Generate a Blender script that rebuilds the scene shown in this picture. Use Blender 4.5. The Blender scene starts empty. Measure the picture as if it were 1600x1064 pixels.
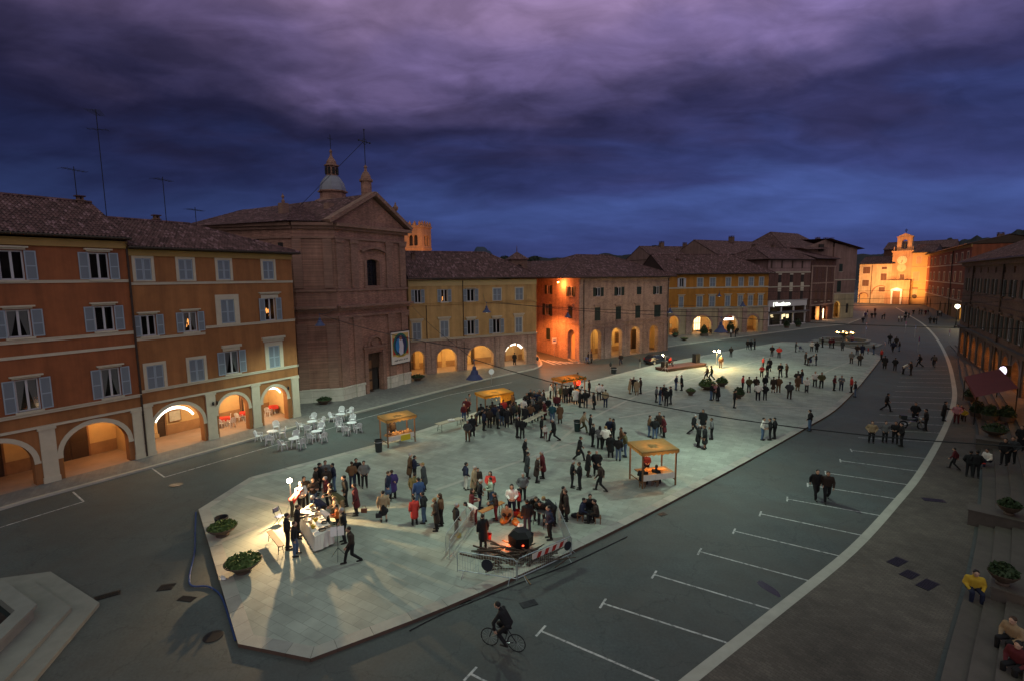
import bpy, bmesh, math, random
import numpy as np
from mathutils import Vector, Matrix
R_ = math.radians
rnd = random.Random(7)
S = bpy.context.scene
COL = S.collection

# ------------------------------------------------------------------ camera
EYE = 13.3; FPX = 810.0; PITCH = math.atan(98/810); ROLL = R_(0.65)
def ray(px, py):
    x = (px-800)/FPX; y = -(py-532)/FPX
    c, s = math.cos(ROLL), math.sin(ROLL)
    x2 = x*c+y*s; y2 = -x*s+y*c
    cp, sp = math.cos(-PITCH), math.sin(-PITCH)
    return (x2, cp-y2*sp, sp+y2*cp)
def G(px, py, z=0.0):
    d = ray(px, py); t = (z-EYE)/d[2]
    return (d[0]*t, d[1]*t)
def AT(px, py, dist):
    d = ray(px, py); t = dist/math.hypot(d[0], d[1])
    return Vector((d[0]*t, d[1]*t, EYE+d[2]*t))
cam = bpy.data.cameras.new('camera'); cam.sensor_width = 36; cam.lens = FPX/1600*36
cam.clip_start = 0.1; cam.clip_end = 12000
co = bpy.data.objects.new('camera', cam); COL.objects.link(co)
c_, s_ = math.cos(ROLL), math.sin(ROLL); cp_, sp_ = math.cos(-PITCH), math.sin(-PITCH)
def _p(v): return Vector((v[0], v[1]*cp_-v[2]*sp_, v[1]*sp_+v[2]*cp_))
rx = _p((c_, 0, -s_)); up = _p((s_, 0, c_)); bk = _p((0, -1, 0))
m3 = Matrix((rx, up, bk)).transposed()
co.matrix_world = Matrix.Translation((0, 0, EYE)) @ m3.to_4x4()
S.camera = co

# ------------------------------------------------------------------ light
S.view_settings.view_transform = 'Standard'; S.view_settings.look = 'None'
S.view_settings.exposure = 0.2; S.view_settings.gamma = 1
S.render.engine = 'CYCLES'
S.cycles.use_denoising = True
S.cycles.max_bounces = 5; S.cycles.diffuse_bounces = 3; S.cycles.glossy_bounces = 2
S.cycles.transparent_max_bounces = 6; S.cycles.caustics_reflective = False; S.cycles.caustics_refractive = False
S.cycles.sample_clamp_indirect = 4.0
S.cycles.use_light_tree = True

def lin(r, g, b):
    f = lambda c: (c/255/12.92) if c/255 <= 0.04045 else ((c/255+0.055)/1.055)**2.4
    return (f(r), f(g), f(b), 1.0)

W = bpy.data.worlds.new('World'); S.world = W; W.use_nodes = True
nt = W.node_tree; N = nt.nodes; L = nt.links
bg = N['Background']
def nd(tree, typ, **kw):
    n = tree.nodes.new(typ)
    for k, v in kw.items():
        if k.startswith('i_'): n.inputs[int(k[2:])].default_value = v
        else: setattr(n, k, v)
    return n
def mth(tree, op, a, b=None, c=None):
    n = tree.nodes.new('ShaderNodeMath'); n.operation = op
    for i, v in enumerate((a, b, c)):
        if v is None: continue
        if hasattr(v, 'is_output'): tree.links.new(v, n.inputs[i])
        else: n.inputs[i].default_value = v
    return n.outputs[0]
tc = nd(nt, 'ShaderNodeTexCoord'); sx = nd(nt, 'ShaderNodeSeparateXYZ')
L.new(tc.outputs['Generated'], sx.inputs[0])
X, Y, Z = sx.outputs
zz = mth(nt, 'ADD', mth(nt, 'MAXIMUM', Z, 0.0), 0.22)
cx = nd(nt, 'ShaderNodeCombineXYZ')
L.new(mth(nt, 'DIVIDE', X, zz), cx.inputs[0]); L.new(mth(nt, 'MULTIPLY', mth(nt, 'DIVIDE', Y, zz), 1.5), cx.inputs[1])
n1 = nd(nt, 'ShaderNodeTexNoise'); n1.inputs['Scale'].default_value = 0.75; n1.inputs['Detail'].default_value = 7; n1.inputs['Roughness'].default_value = 0.5
n1.inputs['Distortion'].default_value = 0.5
L.new(cx.outputs[0], n1.inputs['Vector'])
n2 = nd(nt, 'ShaderNodeTexNoise'); n2.inputs['Scale'].default_value = 1.5; n2.inputs['Detail'].default_value = 9; n2.inputs['Roughness'].default_value = 0.56; n2.inputs['Distortion'].default_value = 0.35
L.new(cx.outputs[0], n2.inputs['Vector'])
warp = mth(nt, 'MULTIPLY', mth(nt, 'SUBTRACT', n1.outputs[0], 0.5), 0.42)
warp2 = mth(nt, 'MULTIPLY', mth(nt, 'SUBTRACT', n2.outputs[0], 0.5), 0.07)
fade = mth(nt, 'MULTIPLY', mth(nt, 'MINIMUM', mth(nt, 'MAXIMUM', Z, 0.0), 0.25), 4.0)
pos = mth(nt, 'ADD', Z, mth(nt, 'MULTIPLY', mth(nt, 'ADD', warp, warp2), fade))
rp = nd(nt, 'ShaderNodeValToRGB'); L.new(pos, rp.inputs[0])
cr = rp.color_ramp; cr.interpolation = 'EASE'
stops = [(0.0, lin(50, 56, 98)), (0.05, lin(50, 59, 106)), (0.12, lin(58, 73, 126)), (0.18, lin(46, 53, 97)), (0.24, lin(42, 42, 75)), (0.30, lin(65, 60, 95)), (0.37, lin(103, 90, 131)), (0.45, lin(130, 110, 147))]
cr.elements[0].position = 0.0; cr.elements[0].color = stops[0][1]
cr.elements[1].position = stops[-1][0]; cr.elements[1].color = stops[-1][1]
for p, c in stops[1:-1]:
    e = cr.elements.new(p); e.color = c
# left darker, right lighter (the afterglow is behind the viewer's right shoulder)
az = mth(nt, 'MULTIPLY_ADD', X, 0.75, 0.92)
az = mth(nt, 'MINIMUM', mth(nt, 'MAXIMUM', az, 0.45), 1.15)
fine = mth(nt, 'MULTIPLY_ADD', mth(nt, 'MULTIPLY', mth(nt, 'SUBTRACT', n2.outputs[0], 0.5), mth(nt, 'MULTIPLY_ADD', fade, 0.9, 0.5)), 1.0, 1.0)
# ragged paler breaks in the upper cloud
n3 = nd(nt, 'ShaderNodeTexNoise'); n3.inputs['Scale'].default_value = 4.2; n3.inputs['Detail'].default_value = 7; n3.inputs['Roughness'].default_value = 0.55; n3.inputs['Distortion'].default_value = 0.6
L.new(cx.outputs[0], n3.inputs['Vector'])
wsp = mth(nt, 'MULTIPLY_ADD', mth(nt, 'MINIMUM', mth(nt, 'MAXIMUM', mth(nt, 'MULTIPLY', mth(nt, 'SUBTRACT', n3.outputs[0], 0.46), 3.4), -0.35), 1.0), mth(nt, 'MINIMUM', mth(nt, 'MAXIMUM', mth(nt, 'MULTIPLY_ADD', Z, 1.8, -0.10), 0.10), 0.42), 1.0)
fine = mth(nt, 'MULTIPLY', fine, wsp)
vm = nd(nt, 'ShaderNodeVectorMath', operation='SCALE'); L.new(rp.outputs[0], vm.inputs[0]); L.new(mth(nt, 'MULTIPLY', az, fine), vm.inputs['Scale'])
# the open, still bright sky overhead and behind the viewer
hi = nd(nt, 'ShaderNodeMapRange', interpolation_type='SMOOTHSTEP'); hi.inputs['From Min'].default_value = 0.52; hi.inputs['From Max'].default_value = 0.86
L.new(Z, hi.inputs['Value'])
sky = nd(nt, 'ShaderNodeTexSky', sky_type='NISHITA'); sky.sun_disc = False; sky.sun_elevation = R_(2.0); sky.sun_rotation = R_(200); sky.air_density = 1.0; sky.dust_density = 2.0
skm = nd(nt, 'ShaderNodeVectorMath', operation='SCALE'); L.new(sky.outputs[0], skm.inputs[0]); skm.inputs['Scale'].default_value = 0.10
zen = nd(nt, 'ShaderNodeVectorMath', operation='ADD'); L.new(skm.outputs[0], zen.inputs[0]); zen.inputs[1].default_value = (0.145, 0.198, 0.168)
# afterglow behind the viewer
bk_ = nd(nt, 'ShaderNodeMapRange', interpolation_type='SMOOTHSTEP'); bk_.inputs['From Min'].default_value = 0.05; bk_.inputs['From Max'].default_value = 0.75
L.new(mth(nt, 'MULTIPLY', Y, -1.0), bk_.inputs['Value'])
glow = nd(nt, 'ShaderNodeVectorMath', operation='SCALE'); glow.inputs[0].default_value = (0.34, 0.315, 0.265); L.new(mth(nt, 'MULTIPLY', bk_.outputs[0], mth(nt, 'GREATER_THAN', Z, 0.0)), glow.inputs['Scale'])
vm2 = nd(nt, 'ShaderNodeVectorMath', operation='ADD'); L.new(vm.outputs[0], vm2.inputs[0]); L.new(glow.outputs[0], vm2.inputs[1]); vm = vm2
mx = nd(nt, 'ShaderNodeMix', data_type='RGBA'); L.new(hi.outputs[0], mx.inputs[0]); L.new(vm.outputs[0], mx.inputs[6]); L.new(zen.outputs[0], mx.inputs[7])
L.new(mx.outputs[2], bg.inputs[0]); bg.inputs[1].default_value = 1.0

sun = bpy.data.lights.new('sun', 'SUN'); sun.energy = 0.14; sun.angle = R_(70); sun.color = (1.0, 0.93, 0.80)
so = bpy.data.objects.new('sun', sun); COL.objects.link(so)
so.rotation_euler = (R_(24), R_(8), R_(-20))

def lamp_light(name, loc, power, color, parent=None, size=0.1, typ='POINT', spot=None, rot=None, blend=0.4):
    l = bpy.data.lights.new(name, typ); l.energy = power*(1.45 if name == 'portico_light' else 1.0); l.color = color
    if typ in ('POINT', 'SPOT'): l.shadow_soft_size = size
    if typ == 'SPOT': l.spot_size = spot; l.spot_blend = blend
    o = bpy.data.objects.new(name, l); COL.objects.link(o); o.location = loc
    if rot: o.rotation_euler = rot
    if parent: o.parent = parent
    return o

# ------------------------------------------------------------------ helpers
class MB:
    def __init__(s): s.v = []; s.f = []; s.m = []
    def pt(s, p): s.v.append(tuple(p)); return len(s.v)-1
    def poly(s, pts, m=0):
        s.f.append([s.pt(p) for p in pts]); s.m.append(m)
    def quad(s, a, b, c, d, m=0): s.poly((a, b, c, d), m)
    def box(s, x0, x1, y0, y1, z0, z1, m=0):
        i = len(s.v)
        s.v += [(x0, y0, z0), (x1, y0, z0), (x1, y1, z0), (x0, y1, z0), (x0, y0, z1), (x1, y0, z1), (x1, y1, z1), (x0, y1, z1)]
        for q in ((3, 2, 1, 0), (4, 5, 6, 7), (0, 1, 5, 4), (1, 2, 6, 5), (2, 3, 7, 6), (3, 0, 4, 7)):
            s.f.append([i+k for k in q]); s.m.append(m)
    def obox(s, a, b, w, h, m=0, up=(0, 0, 1)):      # bar from a to b, cross-section w x h
        a = Vector(a); b = Vector(b); d = (b-a).normalized(); u = Vector(up)
        if abs(d.dot(u)) > 0.98: u = Vector((1, 0, 0))
        r = d.cross(u).normalized()*w/2; t = r.cross(d).normalized()*h/2
        i = len(s.v)
        for e in (a, b):
            for q in (-r-t, r-t, r+t, -r+t): s.v.append(tuple(e+q))
        for q in ((3, 2, 1, 0), (4, 5, 6, 7), (0, 1, 5, 4), (1, 2, 6, 5), (2, 3, 7, 6), (3, 0, 4, 7)):
            s.f.append([i+k for k in q]); s.m.append(m)
    def tube(s, pts, r, n=6, m=0, cap=True):
        pts = [Vector(p) for p in pts]; rs = r if isinstance(r, (list, tuple)) else [r]*len(pts)
        rings = []
        for k, p in enumerate(pts):
            d = (pts[min(k+1, len(pts)-1)]-pts[max(k-1, 0)]).normalized()
            u = Vector((0, 0, 1)) if abs(d.z) < 0.9 else Vector((1, 0, 0))
            a = d.cross(u).normalized(); b = a.cross(d)
            rings.append([s.pt(p+(a*math.cos(t)+b*math.sin(t))*rs[k]) for t in [2*math.pi*j/n for j in range(n)]])
        for k in range(len(rings)-1):
            for j in range(n):
                s.f.append([rings[k][j], rings[k][(j+1) % n], rings[k+1][(j+1) % n], rings[k+1][j]]); s.m.append(m)
        if cap:
            s.f.append(rings[0][:]); s.m.append(m); s.f.append(rings[-1][::-1]); s.m.append(m)
    def lathe(s, prof, n=12, c=(0, 0, 0), m=0, rot=0):
        rings = []
        for r, z in prof:
            if r < 1e-5: rings.append([s.pt((c[0], c[1], c[2]+z))])
            else: rings.append([s.pt((c[0]+r*math.cos(rot+2*math.pi*j/n), c[1]+r*math.sin(rot+2*math.pi*j/n), c[2]+z)) for j in range(n)])
        for a, b in zip(rings, rings[1:]):
            for j in range(n):
                q = [a[j % len(a)], a[(j+1) % len(a)], b[(j+1) % len(b)], b[j % len(b)]]
                o = []
                for x in q:
                    if x not in o: o.append(x)
                if len(o) > 2: s.f.append(o); s.m.append(m)
    def ball(s, c, r, n=8, k=6, m=0):
        r = (r, r, r) if not isinstance(r, (tuple, list)) else r
        i0 = len(s.v)
        s.lathe([(math.sin(math.pi*j/k), -math.cos(math.pi*j/k)) for j in range(k+1)], n, (0, 0, 0), m)
        for j in range(i0, len(s.v)):
            v = s.v[j]; s.v[j] = (c[0]+v[0]*r[0], c[1]+v[1]*r[1], c[2]+v[2]*r[2])
    def prism(s, pts, z0, z1, m=0, mt=None, bottom=False):
        n = len(pts); mt = m if mt is None else mt
        a = sum(pts[i][0]*pts[(i+1) % n][1]-pts[(i+1) % n][0]*pts[i][1] for i in range(n))
        if a < 0: pts = pts[::-1]
        i = len(s.v)
        s.v += [(p[0], p[1], z0) for p in pts]+[(p[0], p[1], z1) for p in pts]
        for j in range(n):
            s.f.append([i+j, i+(j+1) % n, i+n+(j+1) % n, i+n+j]); s.m.append(m)
        s.f.append(list(range(i+n, i+2*n))); s.m.append(mt)
        if bottom: s.f.append(list(range(i+n-1, i-1, -1))); s.m.append(m)
    def xf(s, i0, mat):
        for j in range(i0, len(s.v)): s.v[j] = tuple(mat @ Vector(s.v[j]))
    def build(s, name, mats, parent=None, smooth=False, loc=None, rotz=None):
        me = bpy.data.meshes.new(name); me.from_pydata(s.v, [], s.f)
        mats = mats if isinstance(mats, (list, tuple)) else [mats]
        for q in mats: me.materials.append(q)
        if len(mats) > 1: me.polygons.foreach_set('material_index', s.m)
        if smooth: me.polygons.foreach_set('use_smooth', [True]*len(s.f))
        me.update()
        o = bpy.data.objects.new(name, me); COL.objects.link(o)
        if parent: o.parent = parent
        if loc is not None: o.location = loc
        if rotz is not None: o.rotation_euler = (0, 0, rotz)
        return o
def tag(o, label=None, cat=None, group=None, kind=None):
    if label: o['label'] = label
    if cat: o['category'] = cat
    if group: o['group'] = group
    if kind: o['kind'] = kind
    return o
def thing(name, label, cat, loc=(0, 0, 0), rz=0, group=None):
    o = bpy.data.objects.new(name, None); o.empty_display_size = 0.2; COL.objects.link(o)
    o.location = (loc[0], loc[1], loc[2] if len(loc) > 2 else 0); o.rotation_euler = (0, 0, rz)
    return tag(o, label, cat, group)
def dup(o, parent=None, loc=None, rz=None, label=None, group=None):
    c = o.copy(); COL.objects.link(c)
    if parent is not None: c.parent = parent
    if loc is not None: c.location = (loc[0], loc[1], loc[2] if len(loc) > 2 else 0)
    if rz is not None: c.rotation_euler = (0, 0, rz)
    if label: c['label'] = label
    if group: c['group'] = group
    for ch in list(o.children): dup(ch, c)
    return c

# ------------------------------------------------------------------ materials
MATS = {}
def M(name, col, rough=0.8, var=0.16, scale=2.5, bump=0.0, fine=20, metal=0.0, tex=None, spec=0.35, **kw):
    if name in MATS: return MATS[name]
    m = bpy.data.materials.new(name); m.use_nodes = True; t = m.node_tree
    b = t.nodes['Principled BSDF']; b.inputs['Roughness'].default_value = rough; b.inputs['Metallic'].default_value = metal
    b.inputs['Specular IOR Level'].default_value = spec
    tcn = nd(t, 'ShaderNodeTexCoord'); oc = tcn.outputs['Object']
    def rgb(c, k): return (min(c[0]*k, 1), min(c[1]*k, 1), min(c[2]*k, 1), 1)
    def noise(sc, det=4, r=0.6, vec=None):
        n = nd(t, 'ShaderNodeTexNoise'); n.inputs['Scale'].default_value = sc; n.inputs['Detail'].default_value = det; n.inputs['Roughness'].default_value = r
        t.links.new(vec or oc, n.inputs['Vector']); return n
    def mixc(f, a, bb, typ='MIX'):
        n = nd(t, 'ShaderNodeMix', data_type='RGBA', blend_type=typ)
        for s_i, v in ((0, f), (6, a), (7, bb)):
            if hasattr(v, 'is_output'): t.links.new(v, n.inputs[s_i])
            else: n.inputs[s_i].default_value = v
        return n.outputs[2]
    nA = noise(scale, 5); nB = noise(scale*0.18, 3)
    f = mth(t, 'MULTIPLY_ADD', nA.outputs[0], 1.6, -0.3); f2 = mth(t, 'MULTIPLY_ADD', nB.outputs[0], 2.0, -0.5)
    c = mixc(mth(t, 'ADD', mth(t, 'MULTIPLY', f, 0.5), mth(t, 'MULTIPLY', f2, 0.5)), rgb(col, 1-var*1.3), rgb(col, 1+var*1.3))
    hgt = None
    if tex == 'brick':
        mp = nd(t, 'ShaderNodeMapping'); mp.inputs['Rotation'].default_value = (R_(90), 0, 0) if not kw.get('flat') else (0, 0, kw.get('rot', 0)); t.links.new(oc, mp.inputs[0])
        if kw.get('flat'):
            vec = mp.outputs[0]
        else:
            sp = nd(t, 'ShaderNodeSeparateXYZ'); t.links.new(oc, sp.inputs[0]); cb = nd(t, 'ShaderNodeCombineXYZ')
            t.links.new(mth(t, 'ADD', sp.outputs[0], sp.outputs[1]), cb.inputs[0]); t.links.new(sp.outputs[2], cb.inputs[1]); vec = cb.outputs[0]
        br = nd(t, 'ShaderNodeTexBrick'); t.links.new(vec, br.inputs['Vector'])
        br.inputs['Scale'].default_value = 1.0; br.inputs['Brick Width'].default_value = kw.get('bw', 0.28); br.inputs['Row Height'].default_value = kw.get('bh', 0.07)
        br.inputs['Mortar Size'].default_value = kw.get('mort', 0.008); br.inputs['Mortar Smooth'].default_value = 0.3
        k = kw.get('bvar', 0.22)
        br.inputs['Color1'].default_value = (1-k, 1-k, 1-k, 1); br.inputs['Color2'].default_value = (1+k, 1+k, 1+k, 1)
        mk = kw.get('mk', 0.75); br.inputs['Mortar'].default_value = (mk, mk, mk, 1)
        c = mixc(1.0, c, br.outputs[0], 'MULTIPLY'); hgt = mth(t, 'MULTIPLY', br.outputs['Fac'], -1.0)
    if tex == 'tile':
        sp = nd(t, 'ShaderNodeSeparateXYZ'); t.links.new(oc, sp.inputs[0]); cb = nd(t, 'ShaderNodeCombineXYZ')
        t.links.new(mth(t, 'FLOOR', mth(t, 'DIVIDE', sp.outputs[0], 0.24)), cb.inputs[0]); t.links.new(mth(t, 'FLOOR', mth(t, 'DIVIDE', sp.outputs[1], 0.36)), cb.inputs[1])
        wn = nd(t, 'ShaderNodeTexWhiteNoise', noise_dimensions='2D'); t.links.new(cb.outputs[0], wn.inputs['Vector'])
        rr = nd(t, 'ShaderNodeValToRGB'); t.links.new(wn.outputs[0], rr.inputs[0]); e = rr.color_ramp
        e.elements[0].color = rgb(col, 0.35); e.elements[1].color = rgb((col[0], col[1]*1.15, col[2]*1.3), 2.3)
        q = e.elements.new(0.55); q.color = rgb(col, 0.95); q = e.elements.new(0.85); q.color = rgb(col, 1.25)
        c = mixc(0.75, c, rr.outputs[0])
    if tex == 'worn':                                    # paint rubbed off by tyres
        nw_ = noise(5, 7, .7); wr_ = nd(t, 'ShaderNodeMapRange'); wr_.inputs['From Min'].default_value = .47; wr_.inputs['From Max'].default_value = .62; t.links.new(nw_.outputs[0], wr_.inputs['Value']); c = mixc(mth(t, 'MULTIPLY', wr_.outputs[0], .85), c, (.085, .09, .086, 1))
    if tex == 'louvre':
        sp = nd(t, 'ShaderNodeSeparateXYZ'); t.links.new(oc, sp.inputs[0])
        hgt = mth(t, 'FRACT', mth(t, 'DIVIDE', sp.outputs[2], 0.07))
        c = mixc(mth(t, 'MULTIPLY', hgt, 0.5), c, rgb(col, 0.6))
    if tex == 'grain':
        g = noise(9, 6, .75); gm = nd(t, 'ShaderNodeMapRange'); gm.inputs['From Min'].default_value = .3; gm.inputs['From Max'].default_value = .7; t.links.new(g.outputs[0], gm.inputs['Value']); c = mixc(0.45, c, mixc(gm.outputs[0], rgb(col, 0.45), rgb(col, 1.55)))
        g2 = noise(.22, 7, .65); gm2 = nd(t, 'ShaderNodeMapRange'); gm2.inputs['From Min'].default_value = .40; gm2.inputs['From Max'].default_value = .62; t.links.new(g2.outputs[0], gm2.inputs['Value']); c = mixc(mth(t, 'MULTIPLY', gm2.outputs[0], .55), c, (col[0]*1.05, col[1]*.82, col[2]*.72, 1))
        ck = nd(t, 'ShaderNodeTexVoronoi', feature='DISTANCE_TO_EDGE'); ck.inputs['Scale'].default_value = 0.22
        nw = noise(1.2, 4); vv = nd(t, 'ShaderNodeVectorMath', operation='ADD'); t.links.new(oc, vv.inputs[0])
        vs = nd(t, 'ShaderNodeVectorMath', operation='SCALE'); t.links.new(nw.outputs['Color'], vs.inputs[0]); vs.inputs['Scale'].default_value = 1.4; t.links.new(vs.outputs[0], vv.inputs[1]); t.links.new(vv.outputs[0], ck.inputs['Vector'])
        cf = mth(t, 'LESS_THAN', ck.outputs['Distance'], 0.006)
        c = mixc(mth(t, 'MULTIPLY', cf, 0.35), c, rgb(col, 0.45))
    if 'stucco' in name or 'brick' in name:              # damp streaks and patched plaster
        mp2 = nd(t, 'ShaderNodeMapping'); mp2.inputs['Scale'].default_value = (1.3, 1.3, 0.10); t.links.new(oc, mp2.inputs[0]); ns = noise(1.0, 5, .65, mp2.outputs[0]); nb = noise(0.35, 6, .7)
        sm_ = nd(t, 'ShaderNodeMapRange'); sm_.inputs['From Min'].default_value = .38; sm_.inputs['From Max'].default_value = .68; sm_.inputs['To Min'].default_value = .66; sm_.inputs['To Max'].default_value = 1.12
        t.links.new(mth(t, 'ADD', mth(t, 'MULTIPLY', ns.outputs[0], .6), mth(t, 'MULTIPLY', nb.outputs[0], .4)), sm_.inputs['Value'])
        sc_ = nd(t, 'ShaderNodeVectorMath', operation='SCALE'); t.links.new(c, sc_.inputs[0]); t.links.new(sm_.outputs[0], sc_.inputs['Scale']); c = sc_.outputs[0]
    t.links.new(c, b.inputs['Base Color'])
    if kw.get('trans'):                                  # cloth that lets lamp light through
        tl = nd(t, 'ShaderNodeBsdfTranslucent'); t.links.new(c, tl.inputs[0]); ms = nd(t, 'ShaderNodeMixShader'); ms.inputs[0].default_value = kw['trans']; t.links.new(b.outputs[0], ms.inputs[1]); t.links.new(tl.outputs[0], ms.inputs[2]); t.links.new(ms.outputs[0], t.nodes['Material Output'].inputs[0])
    if bump or hgt is not None:
        bn = nd(t, 'ShaderNodeBump'); bn.inputs['Strength'].default_value = bump or 0.4; bn.inputs['Distance'].default_value = 0.03
        h = noise(fine, 4).outputs[0]
        if hgt is not None: h = mth(t, 'ADD', hgt, mth(t, 'MULTIPLY', h, 0.5))
        t.links.new(h, bn.inputs['Height']); t.links.new(bn.outputs[0], b.inputs['Normal'])
    MATS[name] = m; return m
def EM(name, col, strength):
    if name in MATS: return MATS[name]
    m = bpy.data.materials.new(name); m.use_nodes = True; t = m.node_tree
    b = t.nodes['Principled BSDF']; b.inputs['Base Color'].default_value = (*col[:3], 1); b.inputs['Emission Color'].default_value = (*col[:3], 1); b.inputs['Emission Strength'].default_value = strength
    MATS[name] = m; return m
def glass():
    if 'glass' in MATS: return MATS['glass']
    m = bpy.data.materials.new('glass'); m.use_nodes = True; t = m.node_tree
    tr = nd(t, 'ShaderNodeBsdfTransparent'); gl = nd(t, 'ShaderNodeBsdfGlossy'); gl.inputs['Roughness'].default_value = 0.05
    tr.inputs[0].default_value = (0.8, 0.85, 0.85, 1)
    fr = nd(t, 'ShaderNodeFresnel'); fr.inputs[0].default_value = 1.5
    ms = nd(t, 'ShaderNodeMixShader'); t.links.new(fr.outputs[0], ms.inputs[0]); t.links.new(tr.outputs[0], ms.inputs[1]); t.links.new(gl.outputs[0], ms.inputs[2])
    t.links.new(ms.outputs[0], t.nodes['Material Output'].inputs[0]); MATS['glass'] = m; return m

asphalt = M('asphalt', (0.076, 0.088, 0.083), 0.72, 0.5, 0.9, 0.25, 40, tex='grain')
paving = M('plaza_paving', (0.295, 0.315, 0.262), 0.7, 0.34, 1.1, 0.2, 30, tex='brick', flat=True, rot=R_(31), bw=0.9, bh=0.45, mort=0.012, mk=0.72, bvar=0.09)
kerbstone = M('kerb_stone', (0.36, 0.345, 0.29), 0.7, 0.2, 2, 0.3)
palestone = M('pale_stone', (0.40, 0.385, 0.32), 0.7, 0.2, 2, 0.3)
pavemat = M('pavement', (0.17, 0.165, 0.15), 0.75, 0.25, 1.5, 0.2, tex='brick', flat=True, rot=R_(58), bw=0.5, bh=0.25, mort=0.01, mk=0.8, bvar=0.12)
cobble = M('cobbles', (0.105, 0.088, 0.070), 0.8, 0.45, 1.2, 0.4, tex='brick', flat=True, rot=R_(50), bw=0.24, bh=0.13, mort=0.018, mk=0.78, bvar=0.13)
stepstone = M('step_stone', (0.105, 0.088, 0.072), 0.75, 0.25, 2, 0.3)
whitepaint = M('road_paint', (0.5, 0.5, 0.47), 0.7, 0.3, 4, tex='worn')
tile = M('roof_tile', (0.125, 0.062, 0.058), 0.85, 0.25, 1.5, 0.3, tex='tile')
trim = M('cream_trim', (0.50, 0.45, 0.33), 0.75, 0.12, 3)
whiteframe = M('white_frame', (0.46, 0.46, 0.46), 0.5, 0.05)
shutter_blue = M('blue_shutter', (0.19, 0.228, 0.26), 0.6, 0.08, tex='louvre')
shutter_rail = M('blue_shutter_rail', (0.29, 0.345, 0.385), 0.6, 0.06)
shutter_green = M('dark_green_shutter', (0.015, 0.03, 0.024), 0.6, 0.08, tex='louvre')
shutter_greenrail = M('dark_green_rail', (0.022, 0.04, 0.032), 0.6, 0.06)
shutter_brown = M('brown_shutter', (0.12, 0.055, 0.03), 0.6, 0.1, tex='louvre')
shutter_brownrail = M('brown_rail', (0.16, 0.08, 0.045), 0.6, 0.06)
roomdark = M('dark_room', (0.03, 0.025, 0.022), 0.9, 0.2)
curtain = M('curtain', (0.34, 0.33, 0.31), 0.9, 0.1)
iron = M('black_iron', (0.015, 0.015, 0.016), 0.45, 0.2, metal=0.4)
steel = M('steel', (0.42, 0.44, 0.43), 0.4, 0.1, metal=0.8)
wood = M('wood', (0.20, 0.10, 0.045), 0.65, 0.3, 3)
darkwood = M('dark_wood', (0.05, 0.028, 0.016), 0.6, 0.3, 3)
copper = M('copper_pipe', (0.045, 0.03, 0.022), 0.5, 0.2, metal=0.3)

# ================================================================== SETTING
def sheet(name, pts, z, mat, kind='structure'):
    mb = MB(); mb.poly([(p[0], p[1], z) for p in pts]); o = mb.build(name, mat); return tag(o, kind=kind)
def ccw(pts):
    a = sum(pts[i][0]*pts[(i+1) % len(pts)][1]-pts[(i+1) % len(pts)][0]*pts[i][1] for i in range(len(pts)))
    return pts if a > 0 else pts[::-1]
def spline(pts, k=4):
    out = []; n = len(pts)
    for i in range(n-1):
        p0, p1, p2, p3 = [np.array(pts[max(0, min(n-1, j))]) for j in (i-1, i, i+1, i+2)]
        for t in np.linspace(0, 1, k, endpoint=False):
            out.append(tuple(0.5*((2*p1)+(-p0+p2)*t+(2*p0-5*p1+4*p2-p3)*t*t+(-p0+3*p1-3*p2+p3)*t**3)))
    out.append(tuple(pts[-1])); return out
def offs(pts, d):
    out = []
    for i, p in enumerate(pts):
        a = pts[max(i-1, 0)]; b = pts[min(i+1, len(pts)-1)]
        dx, dy = b[0]-a[0], b[1]-a[1]; l = math.hypot(dx, dy) or 1
        out.append((p[0]+dy/l*d, p[1]-dx/l*d))
    return out
def ribbon(mb, pts, w, z, m=0):
    a = offs(pts, -w/2); b = offs(pts, w/2)
    for i in range(len(pts)-1):
        mb.quad((*a[i], z), (*b[i], z), (*b[i+1], z), (*a[i+1], z), m)
def wall_along(mb, pts, w, z0, z1, m=0):            # pts: outer edge, body lies to the left of travel by w
    b = offs(pts, -w)
    for i in range(len(pts)-1):
        p, q, r, s = pts[i], pts[i+1], b[i+1], b[i]
        mb.quad((*p, z1), (*q, z1), (*r, z1), (*s, z1), m); mb.quad((*p, z0), (*q, z0), (*q, z1), (*p, z1), m)
        mb.quad((*r, z0), (*s, z0), (*s, z1), (*r, z1), m)
    for p, s in ((pts[0], b[0]), (b[-1], pts[-1])): mb.quad((*s, z0), (*p, z0), (*p, z1), (*s, z1), m)

M('earth', (0.035, 0.035, 0.028), 0.9, 0.3, 0.01)
gm = MB(); gm.poly([(-6000, -3000, -.03), (6000, -3000, -.03), (6000, 9000, -.03), (-6000, 9000, -.03)])
tag(gm.build('ground', MATS['earth']), kind='structure')
sheet('road', [(-60, -30), (120, -30), (330, 120), (330, 420), (-20, 420), (-60, 60)], 0.0, asphalt)

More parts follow.
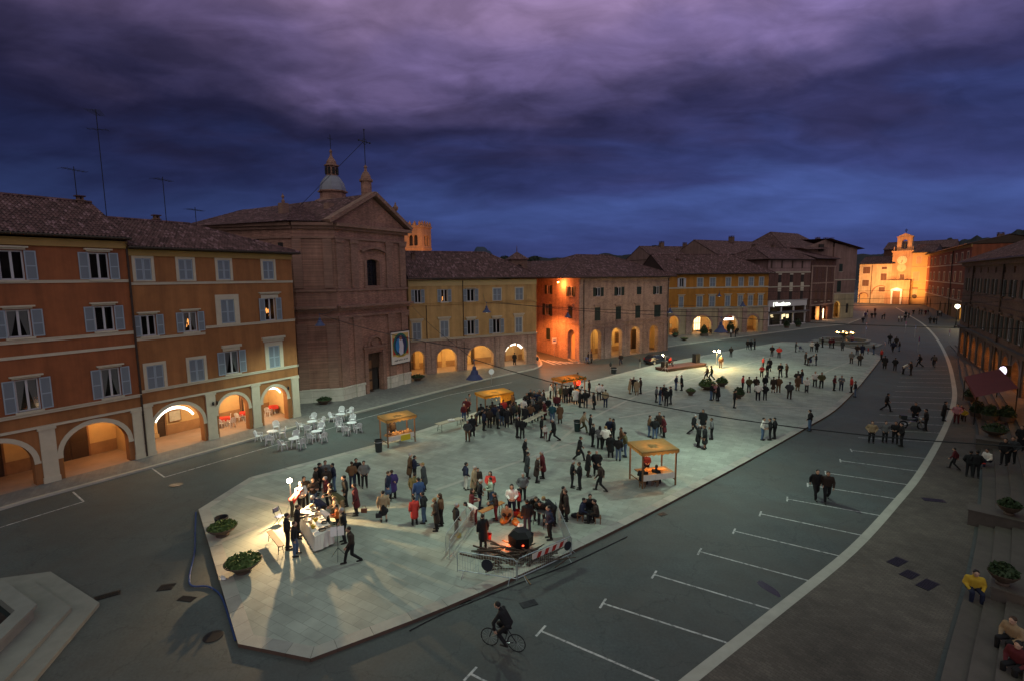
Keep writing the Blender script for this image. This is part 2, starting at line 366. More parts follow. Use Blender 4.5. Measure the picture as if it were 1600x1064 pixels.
# plaza island
pl_px = [(310, 795), (372, 1005), (485, 1028), (700, 946), (880, 866), (1010, 803), (1150, 729), (1231, 684), (1264, 665), (1305, 640), (1338, 608), (1357, 585), (1372, 566), (1378, 557), (1362, 550), (1320, 542), (1262, 535), (1222, 534), (1180, 541), (1100, 555), (1020, 570), (950, 588), (845, 613), (750, 641), (600, 690), (390, 745)]
PZ = 0.15
pl = [G(x, y, PZ) for x, y in pl_px]
curve = spline(pl[2:14], 4)
pl_out = ccw(pl[:2]+curve+pl[14:])
c_in = offs(pl_out+[pl_out[0]], -0.5)[:-1]
def closed_off(pts, d):
    n = len(pts); out = []
    for i, p in enumerate(pts):
        a = pts[i-1]; b = pts[(i+1) % n]
        e1 = np.array(p)-np.array(a); e2 = np.array(b)-np.array(p); e1 = e1/np.linalg.norm(e1); e2 = e2/np.linalg.norm(e2)
        n1 = np.array([-e1[1], e1[0]]); n2 = np.array([-e2[1], e2[0]]); nn = n1+n2; nn = nn/(np.dot(nn, n1))
        out.append((p[0]+nn[0]*d, p[1]+nn[1]*d))
    return out
inn = closed_off(pl_out, 0.55)
sheet('plaza', inn, PZ-0.004, paving)
kb = MB(); n = len(pl_out)
for i in range(n):
    p, q, r, s = pl_out[i], pl_out[(i+1) % n], inn[(i+1) % n], inn[i]
    ns_ = max(1, round(math.hypot(q[0]-p[0], q[1]-p[1])/1.1)); lr_ = lambda a, b, t: (a[0]+(b[0]-a[0])*t, a[1]+(b[1]-a[1])*t)
    for j in range(ns_):                              # one kerb stone after another, each of its own shade and a hair out of level
        t0, t1 = j/ns_, (j+1)/ns_-.012/max(.5, math.hypot(q[0]-p[0], q[1]-p[1])/ns_)/ns_; zt = PZ+rnd.uniform(-.006, .004); A_, B_, C_, D_ = lr_(p, q, t0), lr_(p, q, t1), lr_(s, r, t1), lr_(s, r, t0)
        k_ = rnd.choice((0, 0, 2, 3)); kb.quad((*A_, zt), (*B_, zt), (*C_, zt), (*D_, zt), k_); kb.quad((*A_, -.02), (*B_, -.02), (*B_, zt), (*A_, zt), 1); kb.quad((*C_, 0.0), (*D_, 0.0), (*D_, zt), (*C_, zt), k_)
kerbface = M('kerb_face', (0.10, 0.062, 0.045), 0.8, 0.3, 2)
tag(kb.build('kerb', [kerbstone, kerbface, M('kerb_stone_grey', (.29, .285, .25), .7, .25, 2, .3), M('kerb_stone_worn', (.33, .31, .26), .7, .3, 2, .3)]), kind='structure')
# pale stone bands laid in the paving
bands = MB()
for a, b in (((385, 775), (470, 795)), ((905, 662), (1003, 614)), ((968, 652), (1090, 632)), ((1098, 630), (1285, 638)), ((1150, 588), (1256, 600)), ((860, 700), (905, 662)), ((680, 765), (905, 688)), ((1040, 600), (1100, 555)), ((1245, 600), (1340, 560)), ((338, 848), (402, 822)), ((1003, 614), (1250, 545))):
    ribbon(bands, [G(*a, PZ), G(*b, PZ)], 0.28, PZ+0.002)
tag(bands.build('paving_bands', palestone), kind='structure')

# pavements
kl = [(-160, 842), (47, 780), (250, 725), (463, 666), (541, 648), (680, 612), (759, 592), (835, 576), (846, 571), (847, 566), (843, 560), (838, 552), (818, 520)]
KZ = 0.13
kl = [G(x, y, KZ) for x, y in kl]
kl = kl[:7]+spline(kl[7:11], 4)+kl[11:]
lp = MB(); back = [(-45, 90), (-70, 20)]
tag(sheet('pavement', ccw(kl+back), KZ-.003, pavemat), kind='structure')
k2 = [(862, 520), (878, 550), (888, 561), (896, 565), (931, 561), (982, 552), (1060, 539), (1122, 531), (1210, 519.5), (1265, 512), (1325, 506), (1349, 497), (1352, 487)]
k2 = [G(x, y, KZ) for x, y in k2]
tag(sheet('pavement', ccw(k2+[(110, 230), (20, 200)]), KZ-.003, pavemat), kind='structure')
kk = MB(); wall_along(kk, kl, 0.3, 0, KZ+.004); wall_along(kk, k2, 0.3, 0, KZ+.004)
tag(kk.build('pavement_kerb', kerbstone), kind='structure')

# pale stone line and cobbled walk on the right
sl = spline([G(x, y) for x, y in [(1040, 1095), (1075, 1064), (1200, 965), (1330, 860), (1400, 785), (1440, 735), (1475, 672), (1490, 630), (1490, 600), (1480, 560), (1462, 527), (1440, 505), (1412, 488), (1400, 481)]], 5)
stp = [(9.5, 11.2)]+[G(x, y) for x, y in [(1460, 1064), (1490, 960), (1510, 890), (1524, 815), (1530, 740), (1527, 690), (1520, 650), (1500, 590)]]+[(72, 83), (80, 94)]
stp = spline(stp, 3)
cob = [p for p in sl if p[1] < 92]+[(84, 98)]+stp[::-1]
sheet('cobbled_walk', ccw(cob), 0.005, cobble)
sm = MB(); ribbon(sm, sl, 0.42, 0.01); tag(sm.build('stone_strip', palestone), kind='structure')

# painted parking bays
pm = MB()
bays = [((845, 985), (1030, 1064)), ((942, 942), (1140, 1005)), ((1022, 897), (1207, 952)), ((1093, 861), (1265, 907)), ((1147, 829), (1312, 868)), ((1188, 802), (1348, 836)), ((1230, 779), (1382, 806)), ((1262, 757), (1403, 779)), ((1290, 738), (1422, 757)), ((1313, 719), (1438, 736)), ((1330, 703), (1450, 716))]
PW = 0.09
W0 = [G(*a) for a, b in bays]; W1 = [G(*b) for a, b in bays]
d0 = np.array(W0[-1])-np.array(W0[-2]); 
def cross(p, q):                                    # the bar across a bay line's inner end
    v = np.array(q)-np.array(p); v = v/np.linalg.norm(v); n_ = np.array([-v[1], v[0]])
    ribbon(pm, [tuple(np.array(p)-n_*0.36), tuple(np.array(p)+n_*0.36)], PW, 0.004)
for p, q in zip(W0, W1):
    v = np.array(q)-np.array(p); v = v/np.linalg.norm(v)
    ribbon(pm, [tuple(np.array(p)+v*PW/2), tuple(np.array(q))], PW, 0.004); cross(p, q)
p = G(735, 1052); q = G(930, 1150); v = np.array(q)-np.array(p); v = v/np.linalg.norm(v); ribbon(pm, [tuple(np.array(p)+v*PW/2), q], PW, 0.004); cross(p, q)
for y in (690, 676, 664, 652, 641, 631, 622, 613, 605, 598, 591, 584, 578, 572):
    xr = np.interp(y, [560, 600, 630, 672, 735], [1480, 1490, 1490, 1475, 1440])-4
    p = G(xr-120+(690-y)*0.42, y-7+(690-y)*0.06); q = G(xr, y)
    ribbon(pm, [p, q], PW*0.9, 0.004)
# loading bays along the left pavement
for pts in ([(-60, 842), (131, 783), (114, 768)], [(236, 730), (257, 745), (440, 692), (560, 655), (700, 617), (800, 597)]):
    w = [G(*p_) for p_ in pts]
    for a, b in zip(w, w[1:]): ribbon(pm, [a, b], 0.1, 0.004)
# zebra crossing at the side street
for i in range(6):
    x0 = 845+i*9.5; ribbon(pm, [G(x0, 561.5+i*1.0), G(x0+22, 569.5-i*0.6)], 0.42, 0.004)
tag(pm.build('road_markings', whitepaint), kind='structure')

# steps on the right
def wr(d, z0, z1, mb, dz=0.8):
    wall_along(mb, offs(stp, d), -dz, z0, z1)
stm = MB()
for i in range(5): wr(0.15+i*0.62, 0.0, 0.15*(i+1), stm, 0.62 if i < 4 else 20)
tag(stm.build('stone_steps', stepstone), kind='structure')
# drain covers and the wet patch in the asphalt
def cover(px, py, w, d, ang, label, rnd_=False, z=0.006):
    x, y = G(px, py)
    mb = MB()
    if rnd_: mb.lathe([(w/2, 0), (w/2, .012), (w/2-.05, .014), (0, .012)], 16)
    else:
        mb.box(-w/2, w/2, -d/2, d/2, 0, .008)
        k = max(2, int(w/0.12))
        for i in range(k): mb.box(-w/2+.03+i*(w-.06)/k, -w/2+.03+(i+.55)*(w-.06)/k, -d/2+.03, d/2-.03, .008, .016)
    tag(mb.build('drain_cover', iron, loc=(x, y, z), rotz=ang), label, 'drain cover')
cover(1402, 877, .95, .5, .5, 'dark drain grating in the cobbles, uppermost of a row of three')
cover(1421, 897, .8, .5, .5, 'dark drain grating in the cobbles, middle of a row of three')
cover(1449, 913, 1.0, .5, .5, 'dark drain grating in the cobbles, lowest of a row of three')
cover(1459, 781, 1.1, .5, -.3, 'lone dark drain grating on the cobbled walk beside the steps')
cover(727, 940, .5, .35, .5, 'small dark drain cover against the near plaza kerb')
cover(1035, 803, .5, .35, .5, 'small dark gully cover by the middle of the plaza kerb')
cover(260, 917, .6, .5, .2, 'dark square drain grating between fountain and plaza corner')
cover(333, 994, .7, .7, .2, 'round manhole cover near the plaza kerb corner', True)
cover(168, 930, .9, .4, .6, 'worn rectangular manhole cover beside the fountain step')
cover(826, 943, .7, .4, .4, 'flat rectangular manhole plate in the road below the barriers')
cover(275, 757, .8, .8, .2, 'rusty round manhole cover in the road left of the plaza', True)
cover(292, 935, .7, .35, -.2, 'flat drain plate in the road beside the blue hose')

# hills behind the town
def hill(dist, a0, a1, h, mat, seed, name='hill', k=60):
    mb = MB(); r2 = random.Random(seed); ph = [r2.uniform(0, 6.28) for _ in range(9)]
    top = []; bot = []; bk_ = []
    for i in range(k+1):
        a = a0+(a1-a0)*i/k
        hh = h(i/k)*(1+0.05*sum(math.sin(i/k*2*math.pi*(3+2.7*j)+ph[j])/(1+.6*j) for j in range(9)))
        hh += r2.uniform(0, 1)*dist*0.0012
        d = Vector((math.sin(a), math.cos(a), 0))
        top.append(tuple(d*dist*1.25+Vector((0, 0, hh)))); bot.append(tuple(d*dist+Vector((0, 0, -1)))); bk_.append(tuple(d*dist*1.5+Vector((0, 0, -1))))
    for i in range(k):
        mb.quad(bot[i], bot[i+1], top[i+1], top[i]); mb.quad(top[i], top[i+1], bk_[i+1], bk_[i])
    return tag(mb.build(name, mat, smooth=False), kind='structure')
hm = M('wooded_hill', (0.018, 0.022, 0.02), 0.95, 0.4, 0.02)
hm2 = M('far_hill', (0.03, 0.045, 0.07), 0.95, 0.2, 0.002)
az = lambda px: math.atan2(*ray(px, 430)[:2])
hill(900, az(300), az(1060), lambda t: 52+9*math.sin(t*9), hm, 3, 'hills', 220)
hill(4200, az(690), az(830), lambda t: 260*math.exp(-((t-.42)/.24)**2)+60, hm2, 5, 'hills', 60)
hill(1300, az(900), az(1420), lambda t: 50+12*math.sin(t*7+1), hm, 11, 'hills', 160)
hill(700, az(1380), az(1760), lambda t: 40+36*t, hm, 13, 'hills', 80)
hill(700, az(-300), az(380), lambda t: 62+34*t+6*math.sin(t*5), hm, 17, 'hills', 90)

# ================================================================== BUILDINGS
def arc(op, n=14):
    _, u0, u1, z0, z1 = op[:5]; rise = op[5] if len(op) > 5 and op[5] else min((u1-u0)/2, z1-z0)
    uc = (u0+u1)/2; a = (u1-u0)/2; zs = z1-rise
    if op[0] == 'arch': return [(uc-a*math.cos(math.pi*i/n), zs+rise*math.sin(math.pi*i/n)) for i in range(n+1)], zs
    return [(u0, z1), (u1, z1)], z1
def wall(mb, u0, u1, z0, z1, ops, y=0.0, rev=0.25, m=0, mr=None, side=1):
    mr = m if mr is None else mr
    us = sorted({u0, u1, *[min(max(v, u0), u1) for o in ops for v in o[1:3]]}); zs = sorted({z0, z1, *[min(max(v, z0), z1) for o in ops for v in o[3:5]]})
    for a, b in zip(us, us[1:]):
        for c, d in zip(zs, zs[1:]):
            if b-a < 1e-6 or d-c < 1e-6: continue
            uc, zc = (a+b)/2, (c+d)/2
            if any(o[1] < uc < o[2] and o[3] < zc < o[4] for o in ops): continue
            mb.quad((a, y, c), (b, y, c), (b, y, d), (a, y, d), m)
    for o in ops:
        ar, sp = arc(o)
        if o[0] == 'arch':
            for p, q in zip(ar, ar[1:]): mb.quad((p[0], y, p[1]), (q[0], y, q[1]), (q[0], y, o[4]), (p[0], y, o[4]), m)
        per = [(o[1], o[3])]+([(o[1], sp)] if o[0] == 'arch' else [])+ar[(1 if o[0] == 'arch' else 0):]+[(o[2], o[3])]
        for p, q in zip(per, per[1:]): mb.quad((p[0], y, p[1]), (p[0], y+rev, p[1]), (q[0], y+rev, q[1]), (q[0], y, q[1]), mr)
        if o[3] > z0+0.3: mb.quad((o[1], y, o[3]), (o[2], y, o[3]), (o[2], y+rev, o[3]), (o[1], y+rev, o[3]), mr)
def archivolt(mb, op, w=0.28, t=0.06, y=0.0, m=0, legs=False):
    ar, sp = arc(op, 18); uc = (op[1]+op[2])/2; a = (op[2]-op[1])/2; rise = op[4]-sp
    ou = [(uc+(p[0]-uc)*(a+w)/a, sp+(p[1]-sp)*(rise+w)/rise) for p in ar]
    for i in range(len(ar)-1):
        p, q, r, s = ar[i], ar[i+1], ou[i+1], ou[i]
        mb.quad((p[0], y-t, p[1]), (q[0], y-t, q[1]), (r[0], y-t, r[1]), (s[0], y-t, s[1]), m)
        mb.quad((s[0], y-t, s[1]), (r[0], y-t, r[1]), (r[0], y, r[1]), (s[0], y, s[1]), m)
        mb.quad((p[0], y, p[1]), (q[0], y, q[1]), (q[0], y-t, q[1]), (p[0], y-t, p[1]), m)
    for sgn, x in ((-1, op[1]), (1, op[2])):
        mb.box(min(x, x+sgn*(w+.04)), max(x, x+sgn*(w+.04)), y-t-.03, y+.0, sp-.16, sp, m)
        if legs: mb.box(min(x, x+sgn*w), max(x, x+sgn*w), y-t, y, op[3], sp-.16, m)
def leaf_mb(w, h):
    mb = MB(); mb.box(0, w, -.045, -.012, 0, h, 0); r = min(.07, w*.16)
    mb.box(0, r, -.06, -.045, 0, h, 1); mb.box(w-r, w, -.06, -.045, 0, h, 1)
    for z in (0, h*.46, h-r): mb.box(r, w-r, -.06, -.045, z, z+r, 1)
    return mb
SH = {'blue': (shutter_blue, shutter_rail), 'green': (shutter_green, shutter_greenrail), 'brown': (shutter_brown, shutter_brownrail), 'white': (whiteframe, whiteframe)}
LEAF = {}
def leaf(parent, x, z, w, h, col, y=0.0):
    k = (round(w, 2), round(h, 2), col)
    if k not in LEAF:
        o = leaf_mb(w, h).build('shutter', list(SH[col])); LEAF[k] = o; o.parent = parent
    else:
        o = LEAF[k].copy(); COL.objects.link(o); o.parent = parent
    o.location = (x, y, z); return o
def window(root, u0, u1, z0, z1, kind='open', col='blue', sur=0.0, head=0.0, sill=True, mt=None, lit=None, curt=False, frame=None, label=None):
    """one window: its frame and surround, then panes, shutters and curtains as sub-parts"""
    mt = mt or trim; mb = MB(); w = u1-u0; h = z1-z0; fr = frame or whiteframe
    if sur:
        t = .05
        mb.box(u0-sur, u0, -t, 0, z0-(sur*.5 if sill else 0), z1+sur, 1); mb.box(u1, u1+sur, -t, 0, z0-(sur*.5 if sill else 0), z1+sur, 1)
        mb.box(u0, u1, -t, 0, z1, z1+sur, 1); mb.box(u0, u1, -t-.03, 0.0, z0-sur*.5, z0, 1)
    if head:
        zb = z1+sur+.05; mb.box(u0-sur-.12, u1+sur+.12, -.10, 0, zb, zb+head*.55, 1); mb.box(u0-sur-.24, u1+sur+.24, -.22, 0, zb+head*.55, zb+head, 1)
    if sill and not sur: mb.box(u0-.12, u1+.12, -.13, 0, z0-.12, z0-.002, 1)
    f = .09; y0, y1 = .10, .17
    if kind != 'hole':
        mb.box(u0, u0+f, y0, y1, z0, z1, 0); mb.box(u1-f, u1, y0, y1, z0, z1, 0); mb.box(u0+f, u1-f, y0, y1, z0, z0+f, 0); mb.box(u0+f, u1-f, y0, y1, z1-f, z1, 0)
        mb.box((u0+u1)/2-.065, (u0+u1)/2+.065, y0-.01, y1, z0+f, z1-f, 0)
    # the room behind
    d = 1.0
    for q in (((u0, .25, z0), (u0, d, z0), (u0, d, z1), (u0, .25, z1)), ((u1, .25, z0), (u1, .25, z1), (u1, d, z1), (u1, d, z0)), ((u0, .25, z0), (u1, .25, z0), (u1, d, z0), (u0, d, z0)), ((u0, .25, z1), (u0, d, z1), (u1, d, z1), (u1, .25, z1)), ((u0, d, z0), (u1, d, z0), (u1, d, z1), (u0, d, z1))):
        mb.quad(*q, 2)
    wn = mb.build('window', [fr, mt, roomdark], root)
    if label: wn['label'] = label
    if kind != 'hole':
        pb = MB(); pb.quad((u0+f, .14, z0+f), (u1-f, .14, z0+f), (u1-f, .14, z1-f), (u0+f, .14, z1-f)); pb.build('pane', glass(), wn)
    if kind == 'closed':
        leaf(wn, u0+.005, z0+.01, w/2-.012, h-.02, col, .06); leaf(wn, (u0+u1)/2+.007, z0+.01, w/2-.012, h-.02, col, .06)
    if kind in ('open', 'left', 'right', 'lit'):
        lw = w/2
        if kind != 'right': leaf(wn, u0-lw-sur*.0-.02, z0, lw, h, col, -.05 if sur else -.002)
        if kind != 'left': leaf(wn, u1+.02, z0, lw, h, col, -.05 if sur else -.002)
    if curt:
        cb = MB(); n_ = 8
        for sg in (-1, 1):
            xo = u0+f if sg < 0 else u1-f
            for k in range(n_):
                t0, t1 = k/n_, (k+1)/n_; wv = lambda t: w*.5*(.93-.62*t**1.3)-f
                cb.quad((xo, .2, z1-t0*h), (xo, .2, z1-t1*h), (xo-sg*wv(t1), .22, z1-t1*h), (xo-sg*wv(t0), .22, z1-t0*h))
        cb.build('curtain', curtain, wn)
    if lit:
        gb = MB(); gq = random.Random(int(u0*10)); [gb.ball(((u0+u1)/2+lit[0]*w+gq.uniform(-.16, .16)*w, .5+gq.uniform(0, .3), z0+h*lit[1]+gq.uniform(-.1, .25)*h), (.07*w, .05, .10*h), 7, 5) for _ in range(5)]; gb.build('lamp_shade', EM('room_lamp', (1, .40, .10), 1.3), wn)
        lamp_light('room_light', ((u0+u1)/2+lit[0]*w*.6, .45, z0+h*.6), 2.5, (1, .55, .25), root, .1)
    return wn
def slope(mb, a, b, c, d, per=0.24, amp=0.05, step=0.36, m=0, res=4):
    """tiled slope: eave a-b, ridge d-c (trapezoid or triangle)"""
    a, b, c, d = [Vector(p) for p in (a, b, c, d)]
    ex = (b-a).normalized(); Lw = (b-a).length; up_ = (d-a)-ex*(d-a).dot(ex); H_ = up_.length
    if H_ < 1e-6: return
    ey = up_.normalized(); nn = ex.cross(ey)
    if nn.z < 0: nn = -nn
    xl1 = (d-a).dot(ex); xr1 = (c-a).dot(ex)
    lo = min(0, xl1); hi_ = max(Lw, xr1)
    nx = max(2, int((hi_-lo)/per*res)); rows = max(1, int(H_/step))
    xs = [lo+(hi_-lo)*i/nx for i in range(nx+1)]
    base = len(mb.v); W_ = nx+1; R2 = rows*2
    for r in range(rows):
        for e in (0, 1):
            t = (r+e)/rows; xl = xl1*t; xr = Lw+(xr1-Lw)*t
            for x in xs:
                xx = min(max(x, xl), xr); p = a+ex*xx+ey*(H_*t)+nn*(amp*math.cos(2*math.pi*x/per)+(0.04 if e == 0 else 0.0))
                mb.v.append(tuple(p))
    for r in range(R2-1):
        for i in range(nx):
            q = base+r*W_+i
            mb.f.append([q, q+1, q+W_+1, q+W_]); mb.m.append(m)
def roof(root, u0, u1, y0, y1, ze, zr, hipl=0, hipr=0, over=0.7, per=.24, amp=.045, step=.4, res=4, ends=True, mat=None, wallmat=None):
    """pitched roof over u0..u1 x y0..y1; ridge along u; hip lengths at the ends"""
    mb = MB(); ym = (y0+y1)/2; a, b = u0-(over if hipl else .15), u1+(over if hipr else .15); f, k = y0-over, y1+over
    rl, rr_ = a+hipl, b-hipr
    slope(mb, (a, f, ze), (b, f, ze), (rr_, ym, zr), (rl, ym, zr), per, amp, step, res=res)
    slope(mb, (b, k, ze), (a, k, ze), (rl, ym, zr), (rr_, ym, zr), per*2, amp, step*2, res=2)
    if hipl: slope(mb, (a, k, ze), (a, f, ze), (rl, ym, zr), (rl, ym, zr), per, amp, step, res=res)
    if hipr: slope(mb, (b, f, ze), (b, k, ze), (rr_, ym, zr), (rr_, ym, zr), per, amp, step, res=res)
    # ridge tiles
    mb.tube([(rl, ym, zr+.03), (rr_, ym, zr+.03)], .13, 6)
    if hipl:
        for y in (f, k): mb.tube([(a, y, ze+.05), (rl, ym, zr+.03)], .11, 6)
    if hipr:
        for y in (f, k): mb.tube([(b, y, ze+.05), (rr_, ym, zr+.03)], .11, 6)
    ro = mb.build('roof', mat or tile, root)
    # soffit and gutter
    sb = MB(); sb.box(a+.05, b-.05, f+.06, k-.06, ze-.16, ze-.055, 0); sb.tube([(a, f-.02, ze-.07), (b, f-.02, ze-.07)], .085, 6, 1)
    if not hipl or not hipr:
        for x, hp in ((a+.1, hipl), (b-.1, hipr)):
            if not hp:
                sb.poly([(x, f+.3, ze-.05), (x, k-.3, ze-.05), (x, ym, zr-.1)], 2)
    sb.build('eaves', [darkwood, copper, wallmat or darkwood], root)
    return ro
def band(root, u0, u1, z0, z1, t=.07, mat=None, name='string_course', y=0.0, prof=True):
    mb = MB(); mb.box(u0, u1, y-t, y+.0, z0, z1)
    if prof: mb.box(u0, u1, y-t*1.6, y+.0, z1+.002, z1+.05)
    return mb.build(name, mat or trim, root)
def shell(root, w, d, z0, z1, mat, y=0.0, name='wall', back=True):
    """side and back walls"""
    mb = MB()
    mb.quad((0, d, z0), (0, y, z0), (0, y, z1), (0, d, z1)); mb.quad((w, y, z0), (w, d, z0), (w, d, z1), (w, y, z1))
    if back: mb.quad((w, d, z0), (0, d, z0), (0, d, z1), (w, d, z1))
    return mb.build(name, mat, root)
def pipe(root, u, z0, z1, y=-.09, r=.055, mat=None):
    mb = MB(); mb.tube([(u, y, z0), (u, y, z1)], r, 6)
    for z in np.arange(z0+1, z1, 2.2): mb.box(u-.08, u+.08, y-.02, 0.0, z, z+.04)
    return mb.build('downpipe', mat or copper, root)
def chimney(root, x, y, z0, h, w=.55, mat=None):
    mb = MB(); mb.box(x-w/2, x+w/2, y-w/2, y+w/2, z0, z0+h, 0); mb.box(x-w/2-.08, x+w/2+.08, y-w/2-.08, y+w/2+.08, z0+h, z0+h+.08, 0)
    for sx_ in (-1, 1):
        for sy_ in (-1, 1): mb.box(x+sx_*w*.32-.06, x+sx_*w*.32+.06, y+sy_*w*.32-.06, y+sy_*w*.32+.06, z0+h+.08, z0+h+.32, 0)
    mb.box(x-w/2-.1, x+w/2+.1, y-w/2-.1, y+w/2+.1, z0+h+.32, z0+h+.4, 1)
    return mb.build('chimney', [mat or brick, tile], root)
def antenna(root, x, y, z0, h, arms=6, a=0.3):
    mb = MB(); mb.tube([(x, y, z0), (x, y, z0+h)], .03, 5)
    d = Vector((math.cos(a), math.sin(a), 0)); e = Vector((-d.y, d.x, 0)); c = Vector((x, y, z0+h-.25))
    mb.tube([c-d*.9, c+d*.9], .018, 4)
    for i in range(arms):
        q = c+d*(-.8+1.6*i/(arms-1)); l = .55-.25*i/arms; mb.tube([q-e*l, q+e*l], .012, 4)
    if h > 4:
        c = Vector((x, y, z0+h-1.5)); mb.tube([c-e*.7, c+e*.7], .018, 4)
        for i in range(4):
            q = c+e*(-.6+1.2*i/3); mb.tube([q-d*.45, q+d*.45], .012, 4)
    return mb.build('antenna', iron, root)
M('portico_rib', (.46, .31, .15), .85, .25, 2); M('portico_dado', (.30, .17, .08), .8, .3, 2); M('notice_paper', (.42, .40, .33), .7, .4, 6)
def portico(root, u0, u1, ztop, depth, mwall, mfloor, doors=(), z0=KZ, yin=.6, nb='arcade'):
    """the covered walk behind an arcade: back wall, ceiling, end walls, floor, doors"""
    mb = MB(); y0 = yin; y1 = depth
    mb.quad((u0, y1, z0), (u1, y1, z0), (u1, y1, ztop), (u0, y1, ztop), 0); mb.quad((u0, y0, ztop), (u0, y1, ztop), (u1, y1, ztop), (u1, y0, ztop), 0)
    mb.quad((u0, y0, z0), (u0, y1, z0), (u0, y1, ztop), (u0, y0, ztop), 0); mb.quad((u1, y1, z0), (u1, y0, z0), (u1, y0, ztop), (u1, y1, ztop), 0)
    mb.quad((u0, -.02, z0+.004), (u1, -.02, z0+.004), (u1, y1, z0+.004), (u0, y1, z0+.004), 1)
    for u in np.arange(u0+2.2, u1-1, 4.1):                # flat pilasters and the beams between the vault bays
        mb.box(u-.28, u+.28, y1-.10, y1, z0+.02, ztop-.02, 2); mb.box(u-.22, u+.22, y0+.02, y1-.11, ztop-.28, ztop-.005, 2); mb.box(u-.36, u+.36, y1-.14, y1-.1, z0+.02, z0+.35, 2)
    mb.box(u0+.02, u1-.02, y1-.035, y1-.004, z0+.01, z0+.9, 3)
    ob = mb.build(nb, [mwall, mfloor, MATS['portico_rib'], MATS['portico_dado']], root)
    for u in np.arange(u0+3.9, u1-1.5, 6.3):              # glazed notice cases on the back wall
        if any(a_-.8 < u < b_+.8 for a_, b_, *_r in doors): continue
        nb2 = MB(); nb2.box(u-.5, u+.5, y1-.16, y1-.04, z0+1.1, z0+2.1, 0); nb2.box(u-.44, u+.44, y1-.165, y1-.16, z0+1.16, z0+2.04, 1); nb2.build('notice_case', [wood, MATS['notice_paper']], root)
    for (a, b, c, d, mt) in doors:
        db = MB(); db.box(a-.12, a, y1-.12, y1, c, d+.12, 1); db.box(b, b+.12, y1-.12, y1, c, d+.12, 1); db.box(a, b, y1-.12, y1, d, d+.12, 1)
        db.box(a, (a+b)/2-.01, y1-.06, y1, c, d, 0); db.box((a+b)/2+.01, b, y1-.06, y1, c, d, 0)
        for q in (0, 1):
            xa = a+.08+q*(b-a)/2; xb = xa+(b-a)/2-.16
            for zz_ in (c+.12, c+(d-c)*.5): db.box(xa, xb, y1-.085, y1-.06, zz_, zz_+(d-c)*.4, 2)
        db.build('door', [mt, wood, darkwood], root)
    return ob
def bld(name, label, p0, p1, cat='building'):
    return thing(name, label, cat, (p0[0], p0[1], 0), math.atan2(p1[1]-p0[1], p1[0]-p0[0])), math.hypot(p1[0]-p0[0], p1[1]-p0[1])

brick = M('brick', (0.21, 0.125, 0.088), 0.85, 0.28, 1.4, 0.35, tex='brick')
brick_pale = M('pale_brick', (0.43, 0.295, 0.22), 0.85, 0.25, 1.4, 0.35, tex='brick')
brick_church = M('church_brick', (0.36, 0.195, 0.135), 0.85, 0.32, 1.0, 0.45, tex='brick', bvar=0.3)
brick_dark = M('dark_brick', (0.15, 0.075, 0.055), 0.85, 0.25, 1.4, 0.35, tex='brick')
red_st = M('red_stucco', (0.29, 0.098, 0.036), 0.85, 0.2, 1.2, 0.15)
orange_st = M('orange_stucco', (0.33, 0.14, 0.048), 0.85, 0.2, 1.2, 0.15)
yellow_st = M('yellow_stucco', (0.50, 0.32, 0.125), 0.85, 0.2, 1.2, 0.15)
amber_st = M('amber_stucco', (0.46, 0.20, 0.03), 0.85, 0.2, 1.2, 0.15)
ochre_tr = M('ochre_cornice', (0.34, 0.22, 0.07), 0.8, 0.15, 2)
cream_st = M('cream_stucco', (0.45, 0.37, 0.22), 0.85, 0.15, 1.5, 0.1)
portico_in = M('portico_plaster', (0.55, 0.37, 0.17), 0.85, 0.2, 1.5)
portico_fl = M('portico_floor', (0.28, 0.2, 0.15), 0.7, 0.2, 2)
fluo = EM('fluorescent', (1.0, 0.95, 0.82), 9.0)
bulb = EM('bulb', (1.0, 0.75, 0.4), 30.0)
ORG = (1.0, 0.54, 0.20); WRM = (1.0, 0.74, 0.45); YEL = (1.0, 0.65, 0.24)
def bulb_lamp(root, x, y, z, name='ceiling_lamp', r=.1, hang=.3, m=None):
    mb = MB(); mb.ball((x, y, z), r, 8, 6, 0); mb.tube([(x, y, z+r*.9), (x, y, z+hang)], .015, 4, 1); mb.lathe([(0.05, r*.8), (.13, r*.6), (.05, r*1.2)], 8, (x, y, z), 1)
    return mb.build(name, [m or bulb, iron], root)

# ---- A and B: the tall red and orange houses on the left --------------------
B0 = (-27.9, 38.2); B1 = (-20.8, 49.6)
dB = np.array(B1)-np.array(B0); dB = dB/np.linalg.norm(dB)
A0 = tuple(np.array(B0)-dB*20.0)
rt, w = bld('red_house', 'tall dark red arcaded house with blue shutters, cut off by the left edge', A0, B0)
O_ = 20.0
archesA = [('arch', O_-15.6, O_-12.1, KZ, 3.45, 1.75), ('arch', O_-10.3, O_-6.45, KZ, 3.46, 1.75), ('arch', O_-4.95, O_-1.09, KZ, 3.48, 1.75)]
winsA = []
for (a, b) in ((-14.9, -13.7), (-11.2, -10.0), (-6.93, -5.75), (-2.35, -1.2)):
    winsA += [(O_+a, O_+b, 13.5, 15.34, 't'), (O_+a, O_+b, 9.88, 11.62, 'm'), (O_+a, O_+b, 5.13, 7.2, 'l')]
mb = MB(); wall(mb, 0, w, 4.87, 16.2, [('rect', q[0], q[1], q[2], q[3]) for q in winsA]); mb.build('wall', red_st, rt)
mb = MB(); wall(mb, 0, w, 0, 4.87, archesA, rev=.6); 
for o in archesA: mb.box(o[1]-.02, o[1]+.0, -.01, .6, KZ, 1.6, 1)
mb.build('arcade_wall', [orange_st, amber_st], rt)
shell(rt, w, 11, 0, 16.2, red_st)
tb = MB()
for o in archesA: archivolt(tb, o, .30, .05)
